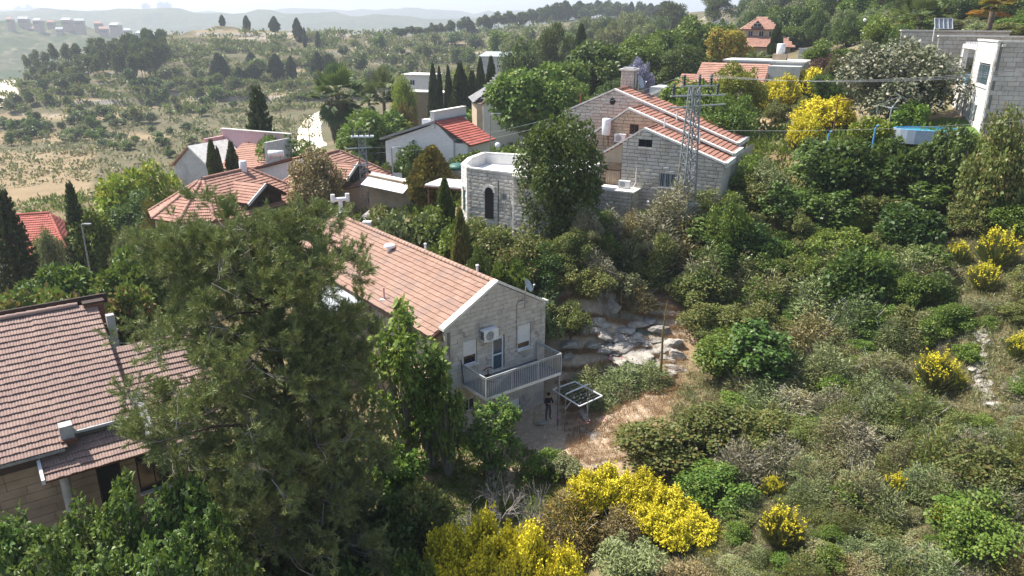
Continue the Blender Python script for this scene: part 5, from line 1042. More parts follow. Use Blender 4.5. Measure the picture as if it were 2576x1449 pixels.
leafmat('broom_flower', (0.74, 0.60, 0.025), (0.84, 0.74, 0.05), None, .1, .25, .6, .12)
leafmat('mallow_pink', (0.55, 0.16, 0.40), (0.65, 0.25, 0.5), None)
plain('bark', (0.13, 0.10, 0.075), .95, c2=(0.08, 0.06, 0.045), scale=5, bump=.5)
plain('bark_pale', (0.30, 0.27, 0.23), .95, c2=(0.21, 0.185, 0.155), scale=5, bump=.4)
plain('twig_grey', (0.36, 0.33, 0.30), .95, c2=(0.27, 0.245, 0.22), scale=5)
plain('limestone', (0.42, 0.38, 0.325), .9, c2=(0.30, 0.265, 0.22), scale=1.6, bump=.9, c3=(0.20, 0.19, 0.175), s3=1.6, lo3=.46, hi3=.66)

def unit(a): return a / np.maximum(np.linalg.norm(a, axis=-1, keepdims=True), 1e-9)
def leaf_quads(P, D, N, L, W, fold=.25, mid=.5):
    D = unit(D); S = unit(np.cross(D, N)); N = np.cross(S, D); L = np.asarray(L)[:, None]; W = np.asarray(W)[:, None]
    M = P + D * L * mid + N * W * fold
    V = np.stack([P, M + S * W / 2, P + D * L, M - S * W / 2], 1).reshape(-1, 3)
    return V, np.arange(len(P) * 4).reshape(-1, 4)
def clump_leaves(rng, C, Rr, n, L, W, droop=.25, outw=.6, flat=1.0, inner=.55, up=.35):
    """n leaves spread over clumps C with radii Rr"""
    Rr = np.asarray(Rr, float); w = Rr ** 2; k = rng.choice(len(C), n, p=w / w.sum()); cr = rng.rand(len(C))
    d = unit(rng.randn(n, 3) + np.array([0, 0, up])); rad = Rr[k] * (inner + (1 - inner) * rng.rand(n) ** .6)
    P = C[k] + d * rad[:, None] * np.array([1, 1, flat])
    D = unit(d * outw + rng.randn(n, 3) * .55 + np.array([0, 0, -droop])); N = unit(d * .8 + rng.randn(n, 3) * .45 + np.array([0, 0, .55]))
    s = .65 + .7 * rng.rand(n); V, F = leaf_quads(P, D, N, L * s, W * s)
    return V, F, np.clip(rng.rand(n) * .62 + cr[k] * .38, 0, 1)
def shell_centres(rng, K, c, s, lo=.55, zmin=None):
    d = unit(rng.randn(K, 3)); r = lo + (1 - lo) * rng.rand(K) ** .7; P = np.array(c) + d * r[:, None] * np.array(s)
    if zmin is not None: P[:, 2] = np.maximum(P[:, 2], zmin + rng.rand(K) * .05)
    return P
def trunk_mesh(rng, C, r=.03, zt=.45, limbs=7, n=6, bend=.03):
    b = MB(); top = Vector((rng.randn() * bend, rng.randn() * bend, zt)); b.tube([(0, 0, -.04), (rng.randn() * bend * .5, rng.randn() * bend * .5, zt * .5), top], [r * 1.25, r, r * .75], n)
    for i in rng.choice(len(C), min(limbs, len(C)), replace=False):
        e = Vector(C[i]); s = Vector((0, 0, 0)).lerp(top, .55 + .45 * rng.rand()); m = s.lerp(e, .5) + Vector((0, 0, .04)); b.tube([s, m, e], [r * .55, r * .38, r * .12], 5)
    return b.mesh('trunk', True)
LIB = {}
def lib(name, variants, fn):
    out = []
    for k in range(variants):
        parts = fn(np.random.RandomState(sum(ord(ch) for ch in name) * 13 + k * 101)); out.append(parts)
        for nm, me, mt in parts: me.materials.append(MATS[mt])
    LIB[name] = out
def leafpart(nm, V, F, v, mt): return (nm, mesh_np(nm, V, F, v), mt)
def f_broad(K=58, L=.050, W=.030, n=10500, cz=.60, s=(.40, .40, .34), droop=.3, bark='bark', zt=.42, r=.028):
    def f(rng):
        C = shell_centres(rng, K, (0, 0, cz), s, .45); C[:, :2] += rng.randn(K, 2) * .02; Rr = .075 + .075 * rng.rand(K)
        return [('trunk', trunk_mesh(rng, C, r, zt), bark), leafpart('crown', *clump_leaves(rng, C, Rr, n, L, W, droop), 'lf_green')]
    return f
def f_shrub(K=46, L=.055, W=.034, n=7000, droop=.15, flat=1.0, up=.45, inner=.5):
    def f(rng):
        lob = np.stack([rng.uniform(-.24, .24, 5), rng.uniform(-.24, .24, 5), rng.uniform(.20, .52, 5)], -1); ls = rng.uniform(.14, .30, 5); ls[0] = .32; lob[0] = (0, 0, .38); q = rng.choice(5, K, p=ls ** 2 / (ls ** 2).sum())
        C = lob[q] + unit(rng.randn(K, 3)) * (ls[q] * (.4 + .6 * rng.rand(K)))[:, None]; C[:, 2] = np.clip(C[:, 2], .07 + .05 * rng.rand(K), .92); Rr = .06 + .10 * rng.rand(K) ** 1.5; b = MB()
        for i in rng.choice(K, 9, replace=False): e = Vector(C[i]); b.tube([(e.x * .1, e.y * .1, -.05), (e.x * .4, e.y * .4, e.z * .55), e], [.016, .012, .004], 4)
        return [('stems', b.mesh('stems'), 'bark'), leafpart('foliage', *clump_leaves(rng, C, Rr, n, L, W, droop, .7, flat, inner, up), 'lf_green')]
    return f
def f_scrub(n=4200):
    def f(rng):
        m = n; az = rng.rand(m) * 6.283; rr = np.sqrt(rng.rand(m)) * .5; hgt = (1 - (rr / .52) ** 2) * (.75 + .35 * rng.rand(m)) * np.clip(.55 + vnoise(np.cos(az) * rr * 6 + 9, np.sin(az) * rr * 6, 3), 0, 1.2)
        P = np.stack([np.cos(az) * rr, np.sin(az) * rr, hgt * (.35 + .65 * rng.rand(m))], -1); D = unit(np.stack([np.cos(az) * rr, np.sin(az) * rr, np.full(m, .35)], -1) + rng.randn(m, 3) * .32)
        V, F = leaf_quads(P, D, rng.randn(m, 3), .085 * (.5 + rng.rand(m)), .020 * (.6 + .8 * rng.rand(m))); b = MB()
        for i in range(16):
            t = rng.rand() * 6.283; q = .25 + .25 * rng.rand(); b.tube([(0, 0, -.04), (math.cos(t) * q * .5, math.sin(t) * q * .5, .35), (math.cos(t) * q, math.sin(t) * q, .72 + .2 * rng.rand())], [.012, .008, .003], 3)
        return [('stems', b.mesh('stems'), 'twig_grey'), leafpart('foliage', V, F, rng.rand(m), 'lf_grey')]
    return f
def f_pine(rng):
    K = 34; C = shell_centres(rng, K, (0, 0, .64), (.36, .36, .30), .3); C[:, 0] += .06 * rng.randn(); Rr = .08 + .08 * rng.rand(K)
    V, F, v = clump_leaves(rng, C, Rr, 9000, .055, .013, -.15, 1.2, .7, .25, .5); b = trunk_mesh(rng, C, .022, .62, 12)
    return [('trunk', b, 'bark'), leafpart('crown', V, F, v, 'lf_pine')]
def f_cypress(rng):
    n = 7500; z = rng.rand(n) ** .9; prof = np.interp(z, [0, .06, .2, .45, .75, .92, 1], [.10, .36, .47, .48, .31, .12, .01]); az = rng.rand(n) * 6.283
    lump = .60 + .62 * vnoise(az * 1.6 + 3, z * 9, int(rng.rand() * 99)); rad = prof * lump * (.6 + .4 * rng.rand(n) ** .5)
    P = np.stack([np.cos(az) * rad, np.sin(az) * rad, .03 + z * .95], -1); D = unit(np.stack([np.cos(az) * .35, np.sin(az) * .35, np.full(n, .12)], -1) + rng.randn(n, 3) * .12)
    V, F = leaf_quads(P, D, np.stack([np.cos(az), np.sin(az), np.full(n, .3)], -1) + rng.randn(n, 3) * .5, .085 * (.5 + rng.rand(n)), .07 * (.5 + rng.rand(n))); V[:, 2] = np.clip(V[:, 2], 0, 1.06)
    return [('trunk', MB().tube([(0, 0, -.03), (0, 0, .5), (0, 0, .93)], [.06, .045, .01], 6).mesh('trunk'), 'bark'), leafpart('crown', V, F, rng.rand(n), 'lf_cypress')]
def f_arau(rng):
    """araucaria: flat whorls of branches, shorter towards the tip"""
    Vs, Fs, o = [], [], 0; b = MB().tube([(0, 0, -.03), (0, 0, .98)], [.028, .006], 6); T = 19
    for t in range(T):
        z = .08 + .88 * t / (T - 1); r = .50 * (1 - t / T) ** .8 + .03; m = 9
        for j in range(m):
            az = 6.283 * j / m + t * .7 + rng.randn() * .12; rr = r * (.8 + .3 * rng.rand()); d = np.array([math.cos(az), math.sin(az), 0]); k = int(16 + 90 * rr); s = np.linspace(.12, 1, k)
            P = d * (s * rr)[:, None] + np.array([0, 0, z]) + np.stack([0 * s, 0 * s, -.02 + .035 * s ** 2], -1); D = unit(d + rng.randn(k, 3) * .55 + np.array([0, 0, .35])); b.tube([(0, 0, z), tuple(d * rr + np.array([0, 0, z + .01]))], [.006, .002], 3)
            V, F = leaf_quads(np.repeat(P, 2, 0), np.concatenate([D, unit(d + rng.randn(k, 3) * .6 + np.array([0, 0, .1]))], 0), rng.randn(2 * k, 3), .05 * (.6 + .6 * rng.rand(2 * k)), .022 * (.7 + .6 * rng.rand(2 * k))); Vs.append(V); Fs.append(F + o); o += len(V)
    V = np.concatenate(Vs); F = np.concatenate(Fs); return [('trunk', b.mesh('trunk'), 'bark'), leafpart('crown', V, F, rng.rand(len(F)), 'lf_cypress')]
def fan_palm(skirt):
    def f(rng):
        Vs, Fs, vv, o = [], [], [], 0; zc = .70
        for i in range(44 if skirt else 34):
            up = rng.rand(); el = -1.1 + 2.4 * up if skirt else -.5 + 1.8 * up; az = rng.rand() * 6.283; d = np.array([math.cos(az) * math.cos(el), math.sin(az) * math.cos(el), math.sin(el)]); pl = .20 + .08 * rng.rand(); base = np.array([0, 0, zc]) + d * pl * np.array([1, 1, .75])
            side = unit(np.cross(d, [0, 0, 1.])); upv = np.cross(side, d); m = 15; a = np.linspace(-1.35, 1.35, m); ln = (.20 + .05 * rng.rand()) * np.cos(a * .45)
            D = unit(d[None] * np.cos(a)[:, None] + side[None] * np.sin(a)[:, None] + np.array([0, 0, -.25]) * np.abs(a)[:, None] * .5); V, F = leaf_quads(np.repeat(base[None], m, 0), D, np.repeat(upv[None], m, 0) + rng.randn(m, 3) * .2, ln, np.full(m, .040)); Vs.append(V); Fs.append(F + o); vv.append(np.full(m, min(1, max(0, up + .1 * rng.randn())))); o += len(V)
            V, F = leaf_quads(np.array([[0, 0, zc - .03]]), (base - np.array([0, 0, zc - .03]))[None], upv[None], [np.linalg.norm(base - np.array([0, 0, zc - .03]))], [.012]); Vs.append(V); Fs.append(F + o); vv.append([.5]); o += len(V)
        parts = []
        b = MB().tube([(0, 0, -.02), (0, 0, .4), (0, 0, .72)], [.05, .045, .05], 10); parts.append(('trunk', b.mesh('trunk', True), 'bark'))
        if skirt:
            n = 1500; z = .28 + .40 * rng.rand(n); az = rng.rand(n) * 6.283; r = .07 + (z - .3) * .22; P = np.stack([np.cos(az) * r, np.sin(az) * r, z], -1); D = np.stack([np.cos(az) * .15, np.sin(az) * .15, np.full(n, -1.)], -1) + rng.randn(n, 3) * .15
            V, F = leaf_quads(P, D, P * np.array([1, 1, 0]), .13 * (.6 + .6 * rng.rand(n)), .03 * np.ones(n)); parts.append(leafpart('dead_frond_skirt', V, F, rng.rand(n), 'lf_skirt'))
        V = np.concatenate(Vs); F = np.concatenate(Fs); parts.append(leafpart('crown', V, F, np.concatenate(vv), 'lf_palm')); return parts
    return f
def f_feather(rng):
    Vs, Fs, o = [], [], 0
    for i in range(36):
        az = rng.rand() * 6.283; el = -.2 + 1.5 * rng.rand(); k = 26; s = np.linspace(.05, 1, k); d = np.array([math.cos(az), math.sin(az), 0]); x = s * .5 * math.cos(el * .8); z = .45 + s * .5 * math.sin(el) - s ** 2 * .22
        P = d * x[:, None] + np.stack([0 * z, 0 * z, z], -1); side = np.array([-d[1], d[0], 0])
        for sg in (-1, 1):
            V, F = leaf_quads(P, d * .6 + side * sg + np.array([0, 0, .35]) + rng.randn(k, 3) * .15, np.repeat([[0, 0, 1.]], k, 0), np.full(k, .11), np.full(k, .016)); Vs.append(V); Fs.append(F + o); o += len(V)
    V = np.concatenate(Vs); F = np.concatenate(Fs); return [('trunk', MB().tube([(0, 0, -.05), (0, 0, .48)], [.07, .06], 9).mesh('trunk', True), 'bark'), leafpart('crown', V, F, rng.rand(len(F)), 'lf_palm')]
def f_fig(K=40, n=1500, L=.105, leafy=True):
    def f(rng):
        C = shell_centres(rng, K, (0, 0, .55), (.42, .42, .40), .3, .18); Rr = .07 + .06 * rng.rand(K); k = rng.randint(0, K, n); d = unit(rng.randn(n, 3) + np.array([0, 0, .55])); P = C[k] + d * Rr[k][:, None] * (.4 + .6 * rng.rand(n))[:, None]
        D0 = unit(d * np.array([1, 1, .3]) + rng.randn(n, 3) * .35 + np.array([0, 0, -.25])); N = unit(np.array([0, 0, 1.]) + d * .5 + rng.randn(n, 3) * .35); S = unit(np.cross(D0, N)); s = L * (.6 + .6 * rng.rand(n)); Vs, Fs, o = [], [], 0
        for a, q in ((0, 1.0), (.75, .72), (-.75, .72)):      # three lobes on each leaf
            V, F = leaf_quads(P, D0 * math.cos(a) + S * math.sin(a), N, s * q, s * .52 * q, .18, .55); Vs.append(V); Fs.append(F + o); o += len(V)
        b = MB(); v = rng.rand(n)
        for i in range(K): e = Vector(C[i]); b.tube([(e.x * .05, e.y * .05, -.04), (e.x * .45, e.y * .45, e.z * .5), e + Vector((0, 0, .03))], [.016, .011, .004], 4)
        return [('branches', b.mesh('branches'), 'bark_pale'), leafpart('crown', np.concatenate(Vs), np.concatenate(Fs), np.concatenate([v, v, v]), 'lf_fig')]
    return f
def f_broom(rng, blooms=1500, flo=.35):
    n = 2600; az = rng.rand(n) * 6.283; sp = rng.rand(n) ** .7; base = np.stack([np.cos(az) * sp * .12, np.sin(az) * sp * .12, np.full(n, .08)], -1); hgt = (.50 + .5 * rng.rand(n)) * (.7 + .45 * vnoise(np.cos(az) * sp * 3.5 + 5, np.sin(az) * sp * 3.5 + 5, int(rng.rand() * 50)))
    tip = np.stack([np.cos(az) * sp * .50, np.sin(az) * sp * .50, hgt * np.sqrt(np.clip(1.08 - sp ** 2 * .75, .1, 1))], -1) + rng.randn(n, 3) * .03; P = base + (tip - base) * (.25 * rng.rand(n))[:, None]; D = tip - P
    V, F = leaf_quads(P, D, rng.randn(n, 3), np.linalg.norm(D, axis=1), np.full(n, .012), .1, .6); sel = rng.permutation(np.where(tip[:, 2] + .12 * rng.randn(n) > np.quantile(tip[:, 2], flo))[0])[:blooms]; m = 4; fl = np.repeat(tip[sel], m, 0) - np.repeat(unit(D[sel]), m, 0) * (np.tile(np.arange(m), len(sel)) * .028 + .01 * rng.rand(len(sel) * m))[:, None] + rng.randn(len(sel) * m, 3) * .010
    Vf, Ff = [], []; k = len(fl); o = 0
    for j in range(2): V2, F2 = leaf_quads(fl, rng.randn(k, 3), rng.randn(k, 3), np.full(k, .036), np.full(k, .032), .3); Vf.append(V2); Ff.append(F2 + o); o += len(V2)
    return [leafpart('stems', V, F, rng.rand(n), 'broom_stem'), leafpart('blossom', np.concatenate(Vf), np.concatenate(Ff), rng.rand(2 * k), 'broom_flower')]
def f_dead(depth=4, n0=9):
    def f(rng):
        b = MB()
        def grow(p, d, ln, r, lv):
            q = p + d * ln; m = p.lerp(q, .5) + Vector(rng.randn(3) * ln * .06); b.tube([p, m, q], [r, r * .8, r * .55], 4, caps=False)
            if lv:
                for _ in range(2 + int(rng.rand() * 2)): grow(p.lerp(q, .5 + .5 * rng.rand()), (d + Vector(rng.randn(3) * .55)).normalized(), ln * (.55 + .25 * rng.rand()), r * .55, lv - 1)
        for i in range(n0): t = rng.rand() * 6.283; grow(Vector((0, 0, -.02)), Vector((math.cos(t) * .6, math.sin(t) * .6, .8)).normalized(), .30 + .14 * rng.rand(), .012, depth - 1)
        return [('branches', b.mesh('branches'), 'twig_grey')]
    return f
lib('broad', 3, f_broad()); lib('fine', 3, f_broad(70, .034, .020, 13000, .58, (.42, .42, .36), .2, 'bark', .36)); lib('poplar', 1, f_broad(70, .028, .022, 15000, .56, (.38, .38, .42), .35, 'bark_pale', .5, .02))
lib('low', 3, f_shrub()); lib('lowfine', 3, f_shrub(52, .034, .021, 9500)); lib('olive', 2, f_shrub(44, .050, .014, 8500, .1, 1.0, .3, .35)); lib('thicket', 3, f_shrub(56, .036, .024, 8000, .1, 1, .45, .35))
lib('scrub', 4, f_scrub()); lib('pine', 3, f_pine); lib('cypress', 3, f_cypress); lib('araucaria', 1, f_arau); lib('fanpalm', 1, fan_palm(True)); lib('fanpalm_low', 2, fan_palm(False)); lib('feather', 1, f_feather)
lib('fig', 3, f_fig(64, 3800, .056)); lib('walnut', 1, f_fig(46, 2600, .062)); lib('broom', 3, f_broom); lib('broom_sparse', 2, lambda rng: f_broom(rng, 190, .6)); lib('dead', 3, f_dead()); lib('far_tree', 3, f_broad(26, .11, .07, 1100, .55, (.38, .38, .38), .2)); 
def f_farpine(rng):
    K = 14; C = shell_centres(rng, K, (0, 0, .60), (.30, .30, .34), .2); C[:, :2] *= np.clip(1.25 - C[:, 2:3] * .6, .4, 1); V, F, v = clump_leaves(rng, C, .10 + .09 * rng.rand(K), 1500, .11, .045, -.1, 1.0, .9, .3, .5)
    return [('trunk', trunk_mesh(rng, C, .02, .6, 3), 'bark'), leafpart('crown', V, F, v, 'lf_pine')]
lib('far_pine', 4, f_farpine)

NAMES = {'broad': 'leafy_tree', 'fine': 'leafy_tree', 'poplar': 'poplar_tree', 'low': 'shrub', 'lowfine': 'shrub', 'thicket': 'shrub', 'olive': 'olive_tree', 'scrub': 'scrub_bush', 'pine': 'pine_tree', 'cypress': 'cypress_tree', 'araucaria': 'araucaria_tree',
         'fanpalm': 'palm_tree', 'fanpalm_low': 'palm_tree', 'feather': 'palm_tree', 'fig': 'fig_tree', 'walnut': 'leafy_tree', 'broom': 'broom_bush', 'broom_sparse': 'broom_bush', 'dead': 'bare_shrub', 'far_tree': 'hill_tree', 'far_pine': 'pine_tree'}
CATS = {'leafy_tree': 'tree', 'poplar_tree': 'tree', 'shrub': 'shrub', 'olive_tree': 'olive tree', 'scrub_bush': 'scrub bush', 'pine_tree': 'pine tree', 'cypress_tree': 'cypress', 'araucaria_tree': 'tree', 'palm_tree': 'palm', 'fig_tree': 'fig tree', 'broom_bush': 'broom bush', 'bare_shrub': 'bare shrub', 'hill_tree': 'tree'}
_n = [0]
def plant(kind, loc, w, h, label, mat=None, group=None, name=None, var=None, rz=None, skip=(), rnd=random.Random(5)):
    nm = name or NAMES[kind]; sx = rnd.uniform(.86, 1.2) if h < w * 1.6 else 1; t = thing(nm, label, CATS.get(nm, 'shrub'), loc, rnd.uniform(0, 360) if rz is None else rz, group, (w * sx, w * (2 - sx), h)); _n[0] += 1
    for pn, me, mt in LIB[kind][(_n[0] if var is None else var) % len(LIB[kind])]:
        if pn in skip: continue
        o = bpy.data.objects.new(pn, me); COL.objects.link(o); o.parent = t
        if mat and pn in ('crown', 'foliage', 'branches' if kind == 'dead' else 'crown') and mat != mt:
            o.material_slots[0].link = 'OBJECT'; o.material_slots[0].material = MATS[mat]
    return t
def tree(kind, px, ptop, Y, wpx, label, mat=None, pbot=None, sink=0.15, **kw):
    """plant whose top shows at (px, ptop) when it stands at distance Y; pbot overrides the ground"""
    top = at(px, ptop, Y); gz = ground(top.x, Y); zb = gz if pbot is None else min(at(px, pbot, Y).z, gz); w = wpx * Y / CAM_F / 0.96
    return plant(kind, (top.x, Y, zb - sink), w, max(top.z - zb + sink, .4), label, mat, **kw)

# ================================================================ the big pine in front
def hero_pine():
    rng = np.random.RandomState(4); Y0 = 27.5; base = at(752, 1250, Y0); base.z = ground(base.x, Y0) - .2
    key = [at(752, 1250, Y0), at(738, 1080, 27.8), at(712, 930, 28.2), at(672, 790, 28.6), at(640, 690, 29.0), at(620, 600, 29.4)]; top = key[-1]
    t = thing('pine_tree', 'big spreading olive green pine towering in front of the long roof', 'pine tree', base); H = top.z - base.z
    K = [(0, Vector((0, 0, 0)))] + [((k.z - base.z) / H, k - base) for k in key[1:]]
    def path(k):
        for (a, p), (b_, q) in zip(K[:-1], K[1:]):
            if k <= b_: return p.lerp(q, (k - a) / (b_ - a))
        return K[-1][1]
    b = MB(); tw = MB(); b.tube([path(k / 14) for k in range(15)], [.40 - .37 * (k / 14) ** .8 for k in range(15)], 10); P, D, cone = [], [], []
    def twig(p, d, ln, r, lv):
        q = p + d * ln; m = p.lerp(q, .5) + Vector(rng.randn(3) * ln * .07); tw.tube([p, m, q], [r, r * .75, r * .4], 3, caps=False)
        if lv == 0:
            for s in (.35, .6, .82, 1): P.append(p.lerp(q, s)); D.append(d)
            if rng.rand() < .05: cone.append(p.lerp(q, .4))
            return
        k = 4 if lv == 1 else 6
        for i in range(k):
            s = .30 + .70 * (i + rng.rand()) / k; a = (d + Vector(rng.randn(3)) * .6 + Vector((0, 0, .30))).normalized(); twig(p.lerp(q, s), a, ln * (.38 + .20 * rng.rand()) if lv > 1 else .36 + .22 * rng.rand(), r * .5, lv - 1)
        P.append(q); D.append(d)
    m = 74
    for i in range(m):
        k = .17 + .82 * ((i + .5) / m); az = i * 2.39996 + rng.randn() * .25; prof = np.interp(k, [.16, .26, .40, .58, .74, .88, .96, 1.0], [4.4, 4.9, 5.2, 5.2, 5.0, 4.4, 3.6, 2.6]); ln = prof * (.62 + .45 * rng.rand())
        if math.cos(az) > .2 and .27 < k < .85: ln *= .62
        if math.cos(az) < -.3 and .3 < k: ln *= 1.12
        if math.cos(az) > .2 and math.sin(az) < .3 and k < .30: ln *= 1.25
        el = np.interp(k, [.16, .5, .82, 1], [-.10, .08, .24, .5]) + rng.randn() * .13; d = Vector((math.cos(az) * math.cos(el), math.sin(az) * math.cos(el) * .9, math.sin(el))); p = path(k * .95)
        q = p + d * ln; mid = p.lerp(q, .55) + Vector((0, 0, .07 * ln)); r0 = .10 * (1.15 - k * .7); b.tube([p, mid, q], [r0, r0 * .6, r0 * .2], 6)
        for s in np.linspace(.30, 1.0, 9 if ln > 2.6 else 7):
            c = p.lerp(mid, s / .55) if s < .55 else mid.lerp(q, (s - .55) / .45); a = (d * .7 + Vector(rng.randn(3)) * .6 + Vector((0, 0, .35))).normalized(); twig(c, a, .8 + .7 * rng.rand(), r0 * .26, 1 if rng.rand() < .25 else 2)
    b.build('trunk', 'bark', t, True); tw.build('twigs', 'twig_grey', t)
    P = np.array([tuple(p) for p in P]); D = np.array([tuple(p) for p in D]); n = len(P); m = 11; tuft = rng.rand(n)
    PP = np.repeat(P, m, 0) + rng.randn(n * m, 3) * .025; DD = unit(np.repeat(unit(D), m, 0) * .8 + rng.randn(n * m, 3) * .5 + np.array([0, 0, .32])); L = .17 + .10 * rng.rand(n * m)
    V, F = leaf_quads(PP, DD, rng.randn(n * m, 3), L, np.full(n * m, .026), 0.1, .35); v = np.clip(np.repeat(tuft, m) * .6 + rng.rand(n * m) * .4, 0, 1); obj('needles', mesh_np('needles', V, F, v), 'lf_heropine', t)
    cb = MB()
    for c in cone[:260]: cb.lathe([(.01, -.07), (.045, -.02), (.04, .03), (.008, .08)], tuple(c), 5)
    cb.build('cones', 'bark', t, kind='stuff'); print('pine tufts', n, 'needles', n * m)
hero_pine()

